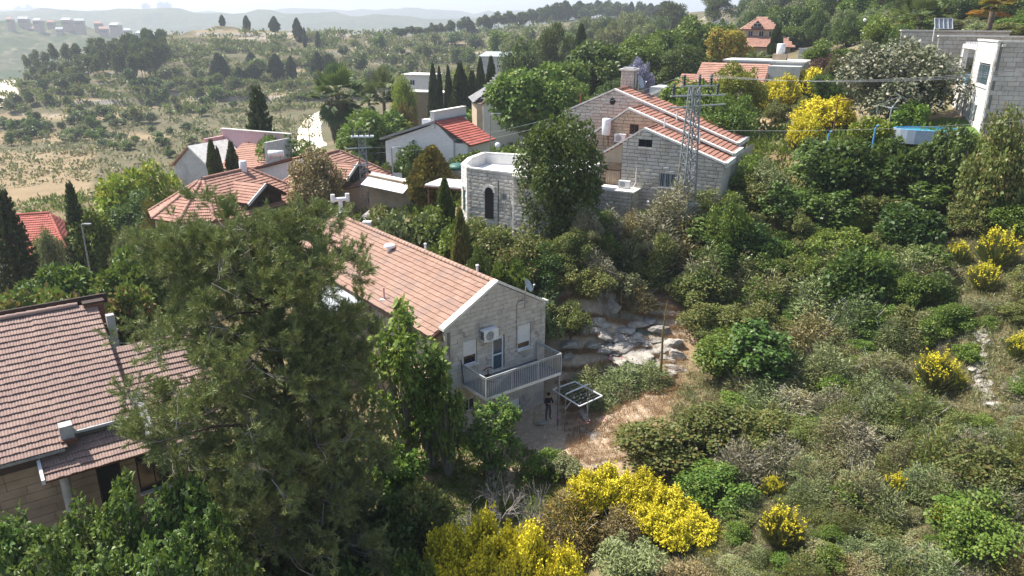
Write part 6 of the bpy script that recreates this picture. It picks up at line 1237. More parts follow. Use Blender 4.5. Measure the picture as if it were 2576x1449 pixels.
# ================================================================ trees and shrubs one can tell apart: kind, px, top, Y, width, label, material
G = [
 ('thicket', 1325, 560, 49, 220, 'olive bush at the foot of the terrace building wall', 'lf_maquis', 700), ('lowfine', 1385, 580, 48.5, 150, 'dark bush hiding the poplar foot', 'lf_dark', 700), ('thicket', 1450, 565, 50, 140, 'brownish green bush left of the annex foot', 'lf_maquis', 690), ('thicket', 1525, 550, 51, 130, 'green bush below the low annex', 'lf_green', 680), ('lowfine', 1600, 545, 51.5, 130, 'grey green bush below the wall lamp', 'lf_grey', 670), ('thicket', 1670, 545, 51, 120, 'bush under the stone house door', 'lf_maquis', 670), ('lowfine', 1250, 600, 46, 140, 'deep green bush above the gable coping', 'lf_green', 720),
 ('low', 300, 345, 80, 225, 'lime green spreading tree before the dry valley field', 'lf_lime', 560), ('araucaria', 172, 458, 66, 80, 'narrow tiered araucaria beside the red roofed house', 'lf_cypress', 650),
 ('araucaria', 0, 476, 60, 135, 'dark araucaria with spreading tiers at the frame edge', 'lf_cypress', 640), ('araucaria', 643, 215, 96, 115, 'tall dark araucaria behind the pink house', 'lf_cypress', 450),
 ('lowfine', 718, 250, 92, 190, 'dense oval green tree beside the tall araucaria', 'lf_green', 445), ('fanpalm', 843, 172, 118, 155, 'fan palm with thick skirt of dead fronds by the road', 'lf_palm', 345),
 ('low', 940, 228, 106, 215, 'broad dark green tree beside the skirted palm', 'lf_green', 360), ('fanpalm_low', 962, 178, 138, 85, 'smaller fan palm above the broad green tree', 'lf_palm', 262), ('fanpalm_low', 925, 205, 134, 60, 'low fan palm just beside the small palm crown', 'lf_palm', 262), ('fine', 1012, 190, 132, 70, 'pale green tree right behind the two small palms', 'lf_lime', 300),
 ('lowfine', 1020, 205, 128, 55, 'bronze green bushy tree before the white hut', 'lf_rust', 285), ('cypress', 1088, 165, 130, 26, 'first narrow cypress of the village row', None, 285), ('cypress', 1104, 172, 131, 20, 'slim cypress close beside the first of the row', None, 285), ('cypress', 1127, 172, 129, 24, 'third cypress of the village row, narrow twin', None, 290),
 ('cypress', 1157, 165, 128, 46, 'wide dark cypress in the middle of the village row', 'lf_cypress', 290), ('araucaria', 1187, 175, 128, 52, 'tiered dark conifer between the row cypresses', None, 290), ('cypress', 1208, 152, 130, 32, 'tall cypress next to last in the village row', None, 285), ('cypress', 1235, 148, 131, 36, 'last cypress of the village row by the grey roof', None, 285),
 ('fine', 1165, 168, 150, 90, 'yellow green tree rising behind the cypress row', 'lf_lime', 260), ('low', 1140, 230, 110, 155, 'bright green rounded tree before the grey roofed house', 'lf_bright', 340), ('broad', 1335, 160, 93, 205, 'large airy green tree between grey house and stone gables', 'lf_green', 350), ('fine', 1310, 96, 160, 120, 'blue green tree above the grey roofed house', 'lf_dark', 205),
 ('pine', 1405, 55, 165, 110, 'tall ragged pine on the village edge below the far ridge', 'lf_pine', 205), ('cypress', 1463, 66, 160, 42, 'dark leaning cypress beside the ragged pine', None, 165), ('broad', 1500, 108, 118, 205, 'dark spreading tree behind the rear stone gable', 'lf_dark', 260), ('broad', 1425, 150, 112, 150, 'mid green tree beneath the ragged pine', 'lf_green', 270), ('fine', 1440, 200, 96, 140, 'green tree touching the rear stone gable wall', 'lf_green', 300),
 ('fine', 1600, 88, 128, 165, 'light green domed tree behind the stone chimney', 'lf_bright', 250), ('broad', 1680, 70, 140, 150, 'tall green tree with palm fronds among the uphill grove', 'lf_green', 250), ('broad', 1780, 42, 145, 190, 'tallest mid green tree of the uphill grove', 'lf_green', 240), ('fine', 1720, 110, 125, 160, 'dense green tree in front of the uphill grove', 'lf_dark', 250), ('broad', 1838, 70, 128, 110, 'yellow orange tinted tree before the salmon villa', 'lf_orange', 190),
 ('fine', 1612, 148, 108, 72, 'violet flowering jacaranda above the stone chimney', 'lf_violet', 235), ('fine', 1815, 50, 160, 90, 'faint violet topped tree behind the yellow orange tree', 'lf_violet', 130), ('fine', 1560, 190, 100, 120, 'dark green tree just behind the rear ridge', 'lf_dark', 250), ('cypress', 1957, 62, 142, 32, 'dark cypress in front of the salmon villa', None, 165), ('feather', 1912, 98, 118, 75, 'small palm between the villa and the concrete block', 'lf_palm', 165), ('lowfine', 1930, 120, 110, 110, 'dark bush below the villa cypress', 'lf_dark', 190),
 ('fine', 1860, 160, 82, 140, 'feathery yellow green tree beside the lattice tower top', 'lf_lime', 330), ('broad', 1740, 205, 74, 175, 'bright green tree behind the lattice tower', 'lf_bright', 350), ('fine', 1830, 225, 70, 170, 'green tree right of the lattice tower above the roofs', 'lf_green', 360),
 ('lowfine', 2125, 105, 100, 150, 'dark plum leaved tree on the upper slope', 'lf_plum', 180), ('cypress', 2105, 140, 90, 60, 'grey green conical bush before the plum tree', 'lf_grey', 220), ('fine', 2275, 82, 72, 290, 'huge pale blossoming bush tree beside the white house', 'lf_blossom', 340), ('fanpalm_low', 2325, -8, 98, 125, 'fan palm above the upper block wall', 'lf_palm', 95), ('fanpalm_low', 2510, -35, 92, 135, 'yellowing fan palm at the top corner', 'lf_orange', 62),
 ('thicket', 2560, 175, 50, 210, 'large loose tree overlapping the shaded wall of the white house', 'lf_maquis', 540), ('low', 2305, 225, 66, 110, 'round citrus tree beside the gazebo frame', 'lf_bright', 320), ('low', 2215, 262, 62, 115, 'yellow green citrus tree left of the pool', 'lf_lime', 345), ('lowfine', 2145, 300, 60, 75, 'reddish bronze shrub beside the blue pole', 'lf_brown', 360), ('fig', 2420, 302, 54, 130, 'fig with big leaves before the slit windows', 'lf_fig', 420), ('fig', 2345, 348, 55, 150, 'fig with big leaves hiding the pool rim', 'lf_fig', 430), ('olive', 2060, 330, 62, 130, 'grey olive below the brown lamp post', 'lf_olive', 420),
 ('poplar', 1410, 282, 52.5, 225, 'full poplar with pale trunk beside the terrace building', 'lf_dark', 590), ('fine', 785, 372, 67, 175, 'half bare brown conifer between the two hipped roofs', 'lf_brown', 545), ('cypress', 1085, 372, 66, 95, 'orange brown tipped conifer behind the canopy', 'lf_rust', 480), ('lowfine', 962, 362, 80, 75, 'clipped round shrub beside the small pylon', 'lf_maquis', 430),
 ('lowfine', 930, 440, 54, 240, 'large leafy shrub behind the long roof ridge', 'lf_maquis', 660), ('low', 1020, 448, 53, 240, 'pale leafy shrub in the middle behind the ridge', 'lf_olive', 670), ('lowfine', 1090, 430, 55, 210, 'tall green shrub by the white canopy', 'lf_green', 680), ('cypress', 1118, 452, 57, 46, 'dark narrow shrub column beside the white canopy', 'lf_dark', 560), ('cypress', 1157, 535, 50, 62, 'light green juniper column before the terrace building', 'lf_maquis', 700), ('low', 1130, 498, 52, 200, 'bright green bush under the canopy edge', 'lf_bright', 680),
 ('thicket', 1235, 508, 51, 230, 'olive green bush below the arched door', 'lf_maquis', 690), ('low', 1282, 560, 46, 150, 'dark glossy round bush before the plank fence', 'lf_green', 700), ('thicket', 1200, 570, 48, 120, 'bluish green bush behind the gable ridge', 'lf_dark', 700), ('lowfine', 1085, 560, 48, 170, 'deep green bush tight behind the tiled ridge', 'lf_dark', 700),
 ('olive', 1365, 685, 46.5, 200, 'grey green olive tree beside the stone gable', 'lf_olive', 860), ('walnut', 1010, 745, 35.5, 260, 'bright green walnut tree against the side wall', 'lf_bright', 1110), ('walnut', 1080, 880, 35, 130, 'bright green walnut limb below the eave', 'lf_bright', 1100), ('walnut', 1120, 930, 34.5, 130, 'leafy walnut branch reaching the balcony corner', 'lf_bright', 1090), ('fig', 1240, 1000, 35, 170, 'glossy loquat bush below the balcony', 'lf_green', 1130),
 ('cypress', 530, 358, 76, 42, 'first dark cypress in front of the pink walls', None, 470), ('cypress', 546, 378, 76, 30, 'shorter cypress joined to the first at the pink walls', None, 470), ('cypress', 580, 364, 77, 44, 'ragged cypress before the pink parapet', None, 450), ('lowfine', 330, 430, 74, 230, 'dark shaded bush mass under the lime green tree', 'lf_dark', 570), ('thicket', 365, 450, 68, 80, 'yellowish conifer bush beside the pink hip roof', 'lf_rust', 545), ('dead', 395, 420, 72, 90, 'bare grey shrub by the pale gable', None, 510), ('olive', 105, 512, 70, 110, 'silvery olive beside the araucaria', 'lf_olive', 600), ('olive', 300, 525, 60, 100, 'silvery olive below the hip roof', 'lf_olive', 620),
 ('low', 235, 470, 66, 140, 'green tree beside the araucaria trunk', 'lf_green', 620), ('low', 405, 480, 52, 210, 'leafy light green shrub over the hip roof eave', 'lf_green', 640), ('low', 335, 548, 50, 240, 'leafy green shrub beside the pine crown', 'lf_green', 720), ('low', 150, 590, 50, 260, 'leafy green shrub before the red roof', 'lf_green', 740), ('low', 60, 640, 46, 280, 'reddish tipped shrub beside the white terrace', 'lf_reddish', 800), ('low', 215, 632, 43, 300, 'broad shrub with reddish tips above the tiled ridge', 'lf_reddish', 830), ('low', 330, 620, 44, 210, 'reddish tipped shrub against the pine', 'lf_reddish', 830), ('low', 100, 720, 40, 260, 'low leafy shrub right behind the tiled ridge', 'lf_reddish', 860),
 ('lowfine', 870, 345, 95, 130, 'green shrub below the skirted palm', 'lf_green', 400), ('feather', 878, 355, 80, 95, 'feathery young palm behind the orange hip roof', 'lf_palm', 430), ('low', 805, 348, 100, 60, 'bright shrub beside the dirt road', 'lf_bright', 390), ('low', 1060, 310, 84, 165, 'green tree before the parapet house wall', 'lf_dark', 390), ('low', 1180, 350, 80, 140, 'green shrub below the red roof', 'lf_green', 420), ('low', 1290, 335, 72, 140, 'green shrub row behind the terrace building', 'lf_green', 400),
 ('lowfine', 1900, 330, 60, 140, 'bright shrub beside the right roof corner', 'lf_bright', 440), ('olive', 1945, 365, 58, 140, 'grey olive behind the stone roof corner', 'lf_olive', 480), ('lowfine', 1840, 425, 52, 150, 'green bush at the corner of the stone house', 'lf_green', 560),
]
for r in G: tree(r[0], r[1], r[2], r[3], r[4], r[5], r[6], pbot=r[7])
# clipped hedge along the street
for k, px in enumerate(range(885, 1180, 36)): tree('thicket', px, 380 - (k % 2) * 3, 79, 60, 'clipped dark green hedge section beside the street', 'lf_dark', 428, name='hedge_section', group='clipped hedge along the street')

# ---------------------------------------------------------------- shrubs covering the slope
MARKS = [(1730, 420, 'lattice tower'), (1845, 420, 'stone house corner'), (2335, 335, 'pool'), (2440, 240, 'white house'), (2105, 300, 'brown lamp post'), (1657, 870, 'agave stalk'), (1640, 1260, 'yellow broom arc'), (1960, 1290, 'single yellow broom'), (2470, 930, 'rubble strip'), (2340, 930, 'broom beside the rubble'), (2490, 620, 'edge thicket broom'), (1780, 1230, 'lentisk bush'), (1850, 880, 'bush with trailing shoots'), (1590, 860, 'rock outcrop'), (1340, 570, 'plank fence'), (1410, 430, 'poplar'), (2360, 1290, 'small broom in the scrub'), (2250, 1200, 'sparse broom sprigs'), (2440, 1300, 'green corner bush'), (2120, 140, 'plum tree'), (2270, 190, 'pale blossoming tree'), (2325, 40, 'palm above the block wall'), (2510, 20, 'yellowing corner palm'), (1925, 90, 'salmon villa'), (2172, 70, 'globe lamps'), (1957, 110, 'villa cypress'),
 (545, 165, 'paired hill cypresses'), (690, 170, 'wide hill cypress'), (810, 165, 'two cypresses above the palm'), (843, 250, 'skirted palm'), (230, 150, 'hillside pine wood'), (15, 220, 'dirt road bend'), (790, 320, 'curving dirt road'), (557, 50, 'hilltop cypress'), (745, 60, 'tall hilltop cypress'), (1200, 60, 'far ridge tree line'), (1405, 120, 'ragged pine'), (300, 400, 'lime green tree'), (90, 440, 'dry valley field'), (1130, 190, 'village cypress row'), (1600, 50, 'ridge wood')]
LOOK = {'lf_grey': 'grey green', 'lf_maquis': 'olive green', 'lf_mauve': 'mauve grey', 'lf_brown': 'dry brown', 'lf_green': 'mid green', 'lf_dark': 'dark green', 'lf_fig': 'big leaved', 'lf_olive': 'silvery', 'lf_bright': 'bright green', 'lf_pine': 'dark needled', 'lf_rust': 'rusty'}
def where(px, py):
    d, m = min((math.hypot(px - a, (py - b) * 1.3), (a, b, n)) for a, b, n in MARKS); dx, dy = px - m[0], py - m[1]
    far = 'close' if d < 70 else 'a little' if d < 150 else 'well'; side = ('below' if dy > 0 else 'above') if abs(dy) * 1.2 > abs(dx) else ('right of' if dx > 0 else 'left of')
    return f'{far} {side} the {m[2]}'
EXC = [(2345, 940, 90), (2395, 950, 45), (2500, 640, 90), (2410, 640, 50), (2470, 700, 90), (2540, 860, 60), (1960, 1320, 80), (1940, 1215, 40), (2360, 1290, 40), (2250, 1200, 45), (2470, 930, 75), (2440, 860, 50), (2490, 1010, 60)]
def scatter(n, poly, kinds, wpx, hr, label, group, seed, sep=.62, ylim=(8, 200), name=None):
    """n plants rooted at ground points that show inside the pixel polygon, kept apart from each other"""
    rnd = random.Random(seed); P = ccw(poly); xs = [p[0] for p in P]; ys = [p[1] for p in P]; done = []; tries = 0
    while len(done) < n and tries < n * 30:
        tries += 1; q = (rnd.uniform(min(xs), max(xs)), rnd.uniform(min(ys), max(ys)))
        if not inside(P, q): continue
        w = rnd.uniform(*wpx)
        if any(abs(q[0] - a) < c * .7 + w * .3 and -c * .5 < q[1] - b < c * .5 + w * .55 for a, b, c in EXC): continue
        if any((q[0] - a) ** 2 + ((q[1] - b) * 1.4) ** 2 < ((w + c) / 2 * sep) ** 2 for a, b, c in done): continue
        done.append((q[0], q[1], w)); g = hit(q[0], q[1], *ylim); k, m = rnd.choice(kinds); W = w * g.y / CAM_F / .93
        hh = rnd.uniform(*hr); size = 'small' if w < wpx[0] * .65 + wpx[1] * .35 else 'large' if w > wpx[0] * .35 + wpx[1] * .65 else 'medium'
        plant(k, (g.x, g.y, g.z - .1), W, W * hh, f'{size} {LOOK.get(m, "green")} {label.split("|")[0]} {where(q[0], q[1] - w * hh * .5)}', m, group, rnd=rnd, name=name)
    return done
GREEN = [('thicket', 'lf_maquis'), ('thicket', 'lf_maquis'), ('lowfine', 'lf_maquis'), ('thicket', 'lf_green'), ('lowfine', 'lf_green'), ('low', 'lf_dark'), ('fig', 'lf_fig'), ('thicket', 'lf_dark')]
LOW = [('scrub', 'lf_grey'), ('scrub', 'lf_grey'), ('scrub', 'lf_olive'), ('scrub', 'lf_maquis'), ('scrub', 'lf_olive'), ('scrub', 'lf_mauve'), ('scrub', 'lf_brown'), ('thicket', 'lf_maquis'), ('lowfine', 'lf_grey'), ('thicket', 'lf_green'), ('scrub', 'lf_maquis')]
scatter(90, [(1740, 620), (1850, 540), (2120, 490), (2600, 480), (2600, 760), (2300, 780), (1780, 790)], GREEN, (90, 240), (.6, 1.0), 'thicket bush', 'evergreen thicket up the slope', 21, .36)
scatter(26, [(1390, 590), (1740, 560), (1780, 700), (1420, 730)], [('thicket', 'lf_maquis'), ('scrub', 'lf_mauve'), ('thicket', 'lf_green'), ('lowfine', 'lf_maquis'), ('scrub', 'lf_brown'), ('olive', 'lf_grey')], (70, 150), (.6, 1.0), 'tangled bush', 'tangled bushes on the bank', 22, .5)
scatter(60, [(1740, 740), (2600, 700), (2600, 860), (1780, 900)], GREEN[:5] + LOW[:3], (70, 190), (.5, .9), 'slope bush', 'bushes at the foot of the thicket', 23, .40)
scatter(240, [(1880, 850), (2600, 840), (2600, 1500), (1840, 1500)], LOW, (50, 165), (.4, .8), 'low scrub', 'low scrub on the dry slope', 24, .34, name='scrub_bush')
scatter(26, [(2050, 100), (2250, 130), (2420, 90), (2580, 60), (2580, 160), (2100, 300), (1960, 330), (1900, 230)], [('thicket', 'lf_green'), ('lowfine', 'lf_maquis'), ('olive', 'lf_olive'), ('low', 'lf_bright'), ('lowfine', 'lf_dark')], (50, 120), (.7, 1.2), 'garden shrub', 'garden shrubs on the upper slope', 25, .5, (55, 200))
scatter(70, [(1850, 40), (2100, 20), (2330, -30), (2600, -40), (2600, 60), (2250, 100), (2050, 130), (1900, 100)], [('fine', 'lf_dark'), ('broad', 'lf_green'), ('pine', 'lf_pine'), ('fine', 'lf_olive'), ('fine', 'lf_maquis'), ('low', 'lf_dark')], (60, 130), (.8, 1.3), 'woodland tree', 'woodland on the upper hillside', 26, .42, (85, 330))
scatter(80, [(1850, 50), (2100, 30), (2330, 0), (2600, -10), (2600, 80), (2250, 110), (2050, 140), (1900, 110)], [('lowfine', 'lf_dark'), ('low', 'lf_green'), ('thicket', 'lf_maquis'), ('olive', 'lf_olive'), ('lowfine', 'lf_green')], (45, 110), (.7, 1.1), 'woodland bush', 'bushes in the upper wood', 27, .38, (85, 330))
SPECIAL = [
 ('thicket', 1460, 640, 48, 110, 745, 'lf_maquis', 'brown green bush on the bank above the olive tree'), ('lowfine', 1545, 640, 49, 120, 740, 'lf_grey', 'grey green bush on the bank above the orange grass'), ('thicket', 1625, 630, 50, 110, 730, 'lf_maquis', 'bush on the bank above the netting'), ('thicket', 1435, 720, 45, 110, 850, 'lf_maquis', 'dark bush between the olive tree and the outcrop'), ('scrub', 1590, 700, 47, 90, 770, 'lf_brown', 'dry brown bush above the outcrop netting'),
 ('thicket', 1850, 780, 44, 230, 950, 'lf_green', 'big bush with trailing bright shoots right of the agave stalk'), ('fig', 1890, 790, 43, 190, 960, 'lf_fig', 'fig shoots with large pale leaves on the big bush'), ('thicket', 1650, 1000, 37, 260, 1170, 'lf_maquis', 'dense dark bush bordering the dirt path'), ('thicket', 1800, 960, 37, 240, 1130, 'lf_maquis', 'dark spreading bush above the yellow broom arc'), ('lowfine', 1810, 1125, 33, 220, 1265, 'lf_green', 'big bluish green lentisk bush behind the broom arc'), ('thicket', 1930, 990, 36, 200, 1120, 'lf_maquis', 'rounded brownish green bush beyond the lentisk'), ('thicket', 2480, 1060, 33, 230, 1230, 'lf_maquis', 'rounded bush near the edge below the rubble strip'), ('thicket', 2440, 1190, 29, 240, 1380, 'lf_green', 'green bush in the lower corner of the slope'), ('olive', 1600, 1310, 27.5, 220, 1480, 'lf_olive', 'pale sage green bush in front of the broom arc'),
 ('scrub', 1560, 1260, 29, 120, 1360, 'lf_brown', 'dry brown tussock below the broom arc'), ('scrub', 1430, 1225, 30, 180, 1360, 'lf_rust', 'rusty dry bush beside the broom arc'), ('scrub', 1730, 1395, 26.5, 130, 1480, 'lf_brown', 'dry brown tussock at the bottom edge'), ('lowfine', 1360, 1080, 35, 120, 1190, 'lf_bright', 'bright green weeds beside the bare shrub'), ('thicket', 1420, 1115, 34, 100, 1200, 'lf_grey', 'grey broom tuft beside the path'), ('low', 2440, 850, 40, 90, 900, 'lf_bright', 'bright green sapling by the rubble strip'), ('thicket', 1760, 640, 50, 170, 780, 'lf_maquis', 'rounded bush just below the lattice tower bank'),
 ('thicket', 1480, 640, 49, 110, 740, 'lf_maquis', 'brownish bush above the rock outcrop'), ('scrub', 1500, 905, 43, 60, 960, 'lf_grey', 'grey lavender tuft by the balcony corner'), ('scrub', 1480, 925, 41.5, 110, 990, 'lf_olive', 'pale green wormwood clump beside the laundry frame'), ('scrub', 1570, 905, 42.5, 110, 975, 'lf_olive', 'pale green wormwood clump in front of the rocks'), ('scrub', 1525, 975, 40, 80, 1020, 'lf_olive', 'small pale clump under the laundry frame corner'), ('scrub', 1640, 900, 43, 90, 960, 'lf_olive', 'pale clump beside the agave stalk')]
def on(kind, px, pt, pb_, w, lab, m=None, **kw):
    """plant rooted at the ground seen at (px, pb_), reaching up to pt"""
    g = hit(px, pb_, 12, 260); W = 1.32 * w * g.y / CAM_F; plant(kind, (g.x, g.y, g.z - .15), W, max(at(px, pt, g.y + W * .25).z - g.z + .15, .35 * W), lab, m, **kw)
for k, px, pt, Y, w, pb_, m, lab in SPECIAL: on(k, px, pt, pb_, w, lab, m)
scatter(46, [(1860, 1000), (2600, 980), (2600, 1520), (1800, 1520)], [('thicket', 'lf_maquis'), ('thicket', 'lf_green'), ('lowfine', 'lf_maquis'), ('lowfine', 'lf_olive'), ('thicket', 'lf_grey')], (90, 210), (.35, .6), 'spreading bush', 'spreading bushes of the lower slope', 28, .5)
for px, pt, pb_, w, m, lab in ((2470, 40, 95, 120, 'lf_olive', 'silvery bush behind the roof of the white house'), (2545, 45, 100, 130, 'lf_maquis', 'olive bush at the corner above the white house'), (2590, 20, 80, 120, 'lf_green', 'green bush at the top corner edge'), (2430, 30, 82, 100, 'lf_grey', 'grey green bush between the two upper palms'), (2545, 85, 118, 70, 'lf_green', 'low green bush on the wall above the white house')): on('lowfine', px, pt, pb_, w, lab, m)
# yellow broom
BR = [(1480, 1185, 31.5, 110), (1540, 1178, 31.8, 130), (1610, 1195, 31.4, 130), (1670, 1225, 30.8, 130), (1725, 1265, 30.2, 120), (1765, 1310, 29.5, 110), (1790, 1370, 28.8, 80), (1650, 1270, 29.8, 110), (1700, 1310, 29.2, 110)]
for px, pt, Y, w in BR: tree('broom', px, pt, Y, w * 1.15, 'yellow flowering broom in the arc above the sage bush', None, group='broom bushes of the yellow arc', sink=.3)
for px, pt, Y, w in [(1130, 1330, 26.5, 150), (1230, 1300, 26.8, 170), (1320, 1325, 26.2, 170), (1410, 1375, 25.6, 150), (1180, 1400, 25.2, 180), (1290, 1390, 25.0, 180), (1390, 1420, 24.8, 160), (1100, 1420, 25, 120)]: tree('broom', px, pt, Y, w * 1.15, 'yellow flowering broom in the thicket at the bottom edge', None, group='broom bushes at the bottom edge', sink=.3)
for px, pt, Y, w, lab in [(1960, 1265, 29.5, 130, 'single yellow broom bush on the scrub slope'), (1940, 1195, 31.5, 60, 'small broom sprig above the single yellow broom'), (2345, 890, 39.5, 115, 'yellow broom bush beside the rubble strip'), (2395, 930, 38.8, 60, 'small broom close to the rubble strip'), (2500, 590, 50, 100, 'yellow broom under the edge thicket'), (2410, 615, 49, 55, 'smaller yellow broom beside the edge thicket broom'), (2470, 668, 48, 80, 'sparsely flowering broom below the edge thicket'), (2560, 840, 42, 70, 'yellow broom tips at the frame edge'), (2070, 245, 76, 130, 'bright yellow broom under the pale bush tree'), (2110, 245, 75, 80, 'yellow broom behind the brown lamp post'), (2050, 172, 92, 110, 'yellow broom below the plum tree'), (1975, 188, 90, 75, 'yellow broom by the grey olive uphill'), (2030, 290, 70, 80, 'yellow broom left of the brown lamp post'), (1905, 228, 92, 80, 'low yellow broom beside the concrete block'), (2015, 155, 105, 50, 'small orange yellow broom near the greenhouse'), (2360, 1270, 29.5, 60, 'small yellow broom in the lower scrub'), (2250, 1185, 32, 70, 'sparse broom sprigs on the scrub slope')]:
    if Y > 60: tree('broom', px, pt, Y, w * 1.1, lab, None, sink=.3); continue
    g = hit(px, pt + w * .85, 12, 120); W = w * 1.15 * g.y / CAM_F; plant('broom_sparse', (g.x, g.y, g.z - .15), W, W * 1.05, lab)
# bare shrubs
for px, pt, Y, w, lab in [(1260, 1105, 31.5, 180, 'silvery bare shrub below the loquat bush'), (1340, 1140, 31, 170, 'second bare branching shrub beside the broom'), (1200, 1200, 29, 160, 'bare grey branches in the pine shade'), (1530, 655, 47, 70, 'bare grey bush above the rock outcrop'), (2445, 835, 40, 90, 'dry branches by the top of the rubble strip'), (2200, 1210, 31, 120, 'dry tangle on the scrub slope'), (2110, 900, 40, 50, 'pale dead stem in the scrub')]: tree('dead', px, pt, Y, w, lab, None, sink=.2)
# leafy undergrowth in the pine's shade and the fig thicket at the lower edge
for k, (px, pt, Y, w, m) in enumerate([(560, 1090, 30, 200, 'lf_green'), (700, 1120, 29.5, 220, 'lf_dark'), (850, 1100, 31, 240, 'lf_green'), (980, 1080, 32, 220, 'lf_green'), (640, 1220, 27, 260, 'lf_dark'), (800, 1230, 26.5, 280, 'lf_dark'), (960, 1200, 27.5, 260, 'lf_dark'), (1060, 1160, 29, 200, 'lf_maquis'), (720, 1340, 24.5, 260, 'lf_dark'), (880, 1340, 24.6, 280, 'lf_dark'), (1020, 1320, 25, 220, 'lf_dark'), (560, 1180, 28, 180, 'lf_green')]):
    tree('low', px, pt, Y, w, 'leafy undergrowth bush in the shade below the pine', m, group='undergrowth below the pine', sink=.3)
for k, (px, pt, Y, w) in enumerate([(40, 1262, 22.2, 250), (170, 1255, 22.3, 240), (290, 1195, 22.8, 260), (420, 1180, 23.2, 260), (520, 1240, 22.6, 230), (100, 1330, 20.6, 280), (260, 1320, 20.6, 290), (420, 1310, 20.8, 280), (560, 1340, 20.8, 230), (470, 1140, 24.2, 140)]):
    tree('fig', px, pt, Y, w, 'fig with large lobed leaves in the thicket below the porch', 'lf_fig', group='fig thicket below the porch', sink=.3, var=k)

# ---------------------------------------------------------------- far hillside
HT = [(545, 135, 345, 36), (556, 142, 346, 30), (690, 138, 335, 40), (730, 142, 336, 24), (797, 132, 341, 36), (825, 138, 343, 34), (638, 162, 338, 40), (600, 170, 335, 34), (557, 38, 479, 15), (618, 40, 474, 18), (690, 46, 470, 18), (745, 46, 440, 22), (764, 70, 428, 10), (798, 80, 425, 12), (630, 132, 380, 24), (660, 150, 360, 16), (688, 42, 475, 26), (752, 62, 438, 22)]
for k, (px, pt, Y, w) in enumerate(HT): tree('cypress', px, pt, Y, w * .95, 'dark cypress standing on the terraced hillside', None, group='cypresses on the terraced hillside')
fs = dict(group='pine wood on the hillside end')
rnd = random.Random(77)
for k in range(78):
    u, v = rnd.random(), rnd.random(); px = 62 + u * 350; pt = 92 + 95 * (1 - u * .55) * v + 45 * (1 - u) + rnd.uniform(-14, 8) - u * 12 - 12; Y = 395 - v * 70; tree('far_pine', px, pt, Y, rnd.uniform(26, 44), 'pine of the wood at the low end of the terraced hillside', None, **fs)
for k in range(64): px = 985 + 740 * (k + rnd.random()) / 64; pt = np.interp(px, [985, 1100, 1200, 1330, 1420, 1560, 1680, 1730], [76, 58, 42, 22, 6, 4, 10, 24]) + rnd.uniform(-5, 9); tree('far_pine' if rnd.random() < .85 else 'cypress', px, pt, np.interp(px, [985, 1250, 1480, 1740], [470, 560, 635, 600]), rnd.uniform(20, 36), 'dark tree of the line along the far ridge', 'lf_pine', group='trees along the far ridge')
for k in range(70): px = 1340 + 390 * rnd.random(); pt = np.interp(px, [1340, 1420, 1560, 1680, 1730], [18, 8, 6, 14, 26]) + rnd.uniform(0, 26); tree('far_pine', px, pt, 640 - rnd.random() * 30, rnd.uniform(22, 36), 'pine in the dense wood crowning the far ridge', 'lf_pine', group='wood crowning the far ridge')
TR = [('far_tree', 'lf_green'), ('far_tree', 'lf_dark'), ('far_pine', 'lf_pine'), ('far_tree', 'lf_maquis'), ('far_tree', 'lf_olive')]
scatter(110, [(60, 150), (420, 105), (860, 85), (1250, 100), (1650, 60), (1650, 130), (1250, 190), (860, 300), (560, 400), (0, 480), (0, 260)], TR, (16, 40), (.7, 1.2), 'hillside tree', 'scattered trees on the far hillside', 31, .7, (120, 660))
scatter(40, [(0, 300), (330, 300), (560, 340), (450, 400), (0, 345)], TR[:2] + TR[4:], (24, 44), (.55, .8), 'orchard tree', 'orchard rows in the valley', 32, .5, (120, 400))
scatter(26, [(1250, 130), (1700, 70), (1820, 90), (1500, 190), (1250, 200)], [('fine', 'lf_dark'), ('broad', 'lf_green'), ('pine', 'lf_pine'), ('fine', 'lf_maquis')], (50, 90), (.8, 1.2), 'grove tree', 'grove below the far ridge', 33, .45, (140, 330))

def tufts(name, label, pix, mat, per, ln, wd, spread, seed, lift=0.0, up=.8, keep=None):
    """uncountable small growth: a tuft of narrow leaves at the ground seen at every listed pixel"""
    rng = np.random.RandomState(seed); P = np.array(pix, float); n = len(P)
    c, s = math.cos(-CAM_ROLL), math.sin(-CAM_ROLL); u, v = P[:, 0] - 1288, P[:, 1] - 724.5; u, v = u * c - v * s, u * s + v * c; x, y = u / CAM_F, -v / CAM_F
    d = np.stack([x, _c + y * _s, -_s + y * _c], -1); Y = 10 * (700 / 10) ** np.linspace(0, 1, 260); G = np.zeros((n, 3)); ok = np.zeros(n, bool)
    for Yk in Y:
        t = Yk / d[:, 1]; q = d * t[:, None]; z = CAM_Z + q[:, 2]; m = ~ok
        if not m.any(): break
        g = np.full(n, -1e9); g[m] = ground_np(q[m, 0], q[m, 1]); h = m & (z < g); G[h] = np.stack([q[h, 0], q[h, 1], g[h]], -1); ok |= h
    G = G[ok]; G = G if keep is None else G[keep(G)]; n = len(G); sc = (G[:, 1] / 40) ** .75; k = np.repeat(np.arange(n), per); m = len(k); off = rng.randn(m, 3) * spread * sc[k][:, None]; off[:, 2] = np.abs(off[:, 2]) * .6 + lift
    V, F = leaf_quads(G[k] + off, rng.randn(m, 3) * .55 + np.array([0, 0, up]), rng.randn(m, 3), ln * sc[k] * (.5 + rng.rand(m)), wd * sc[k] * (.6 + .8 * rng.rand(m))); v = np.clip(rng.rand(n)[k] * .5 + rng.rand(m) * .5, 0, 1)
    o = obj(name, mesh_np(name, V, F, v), mat, kind='stuff'); o['label'] = label; return o
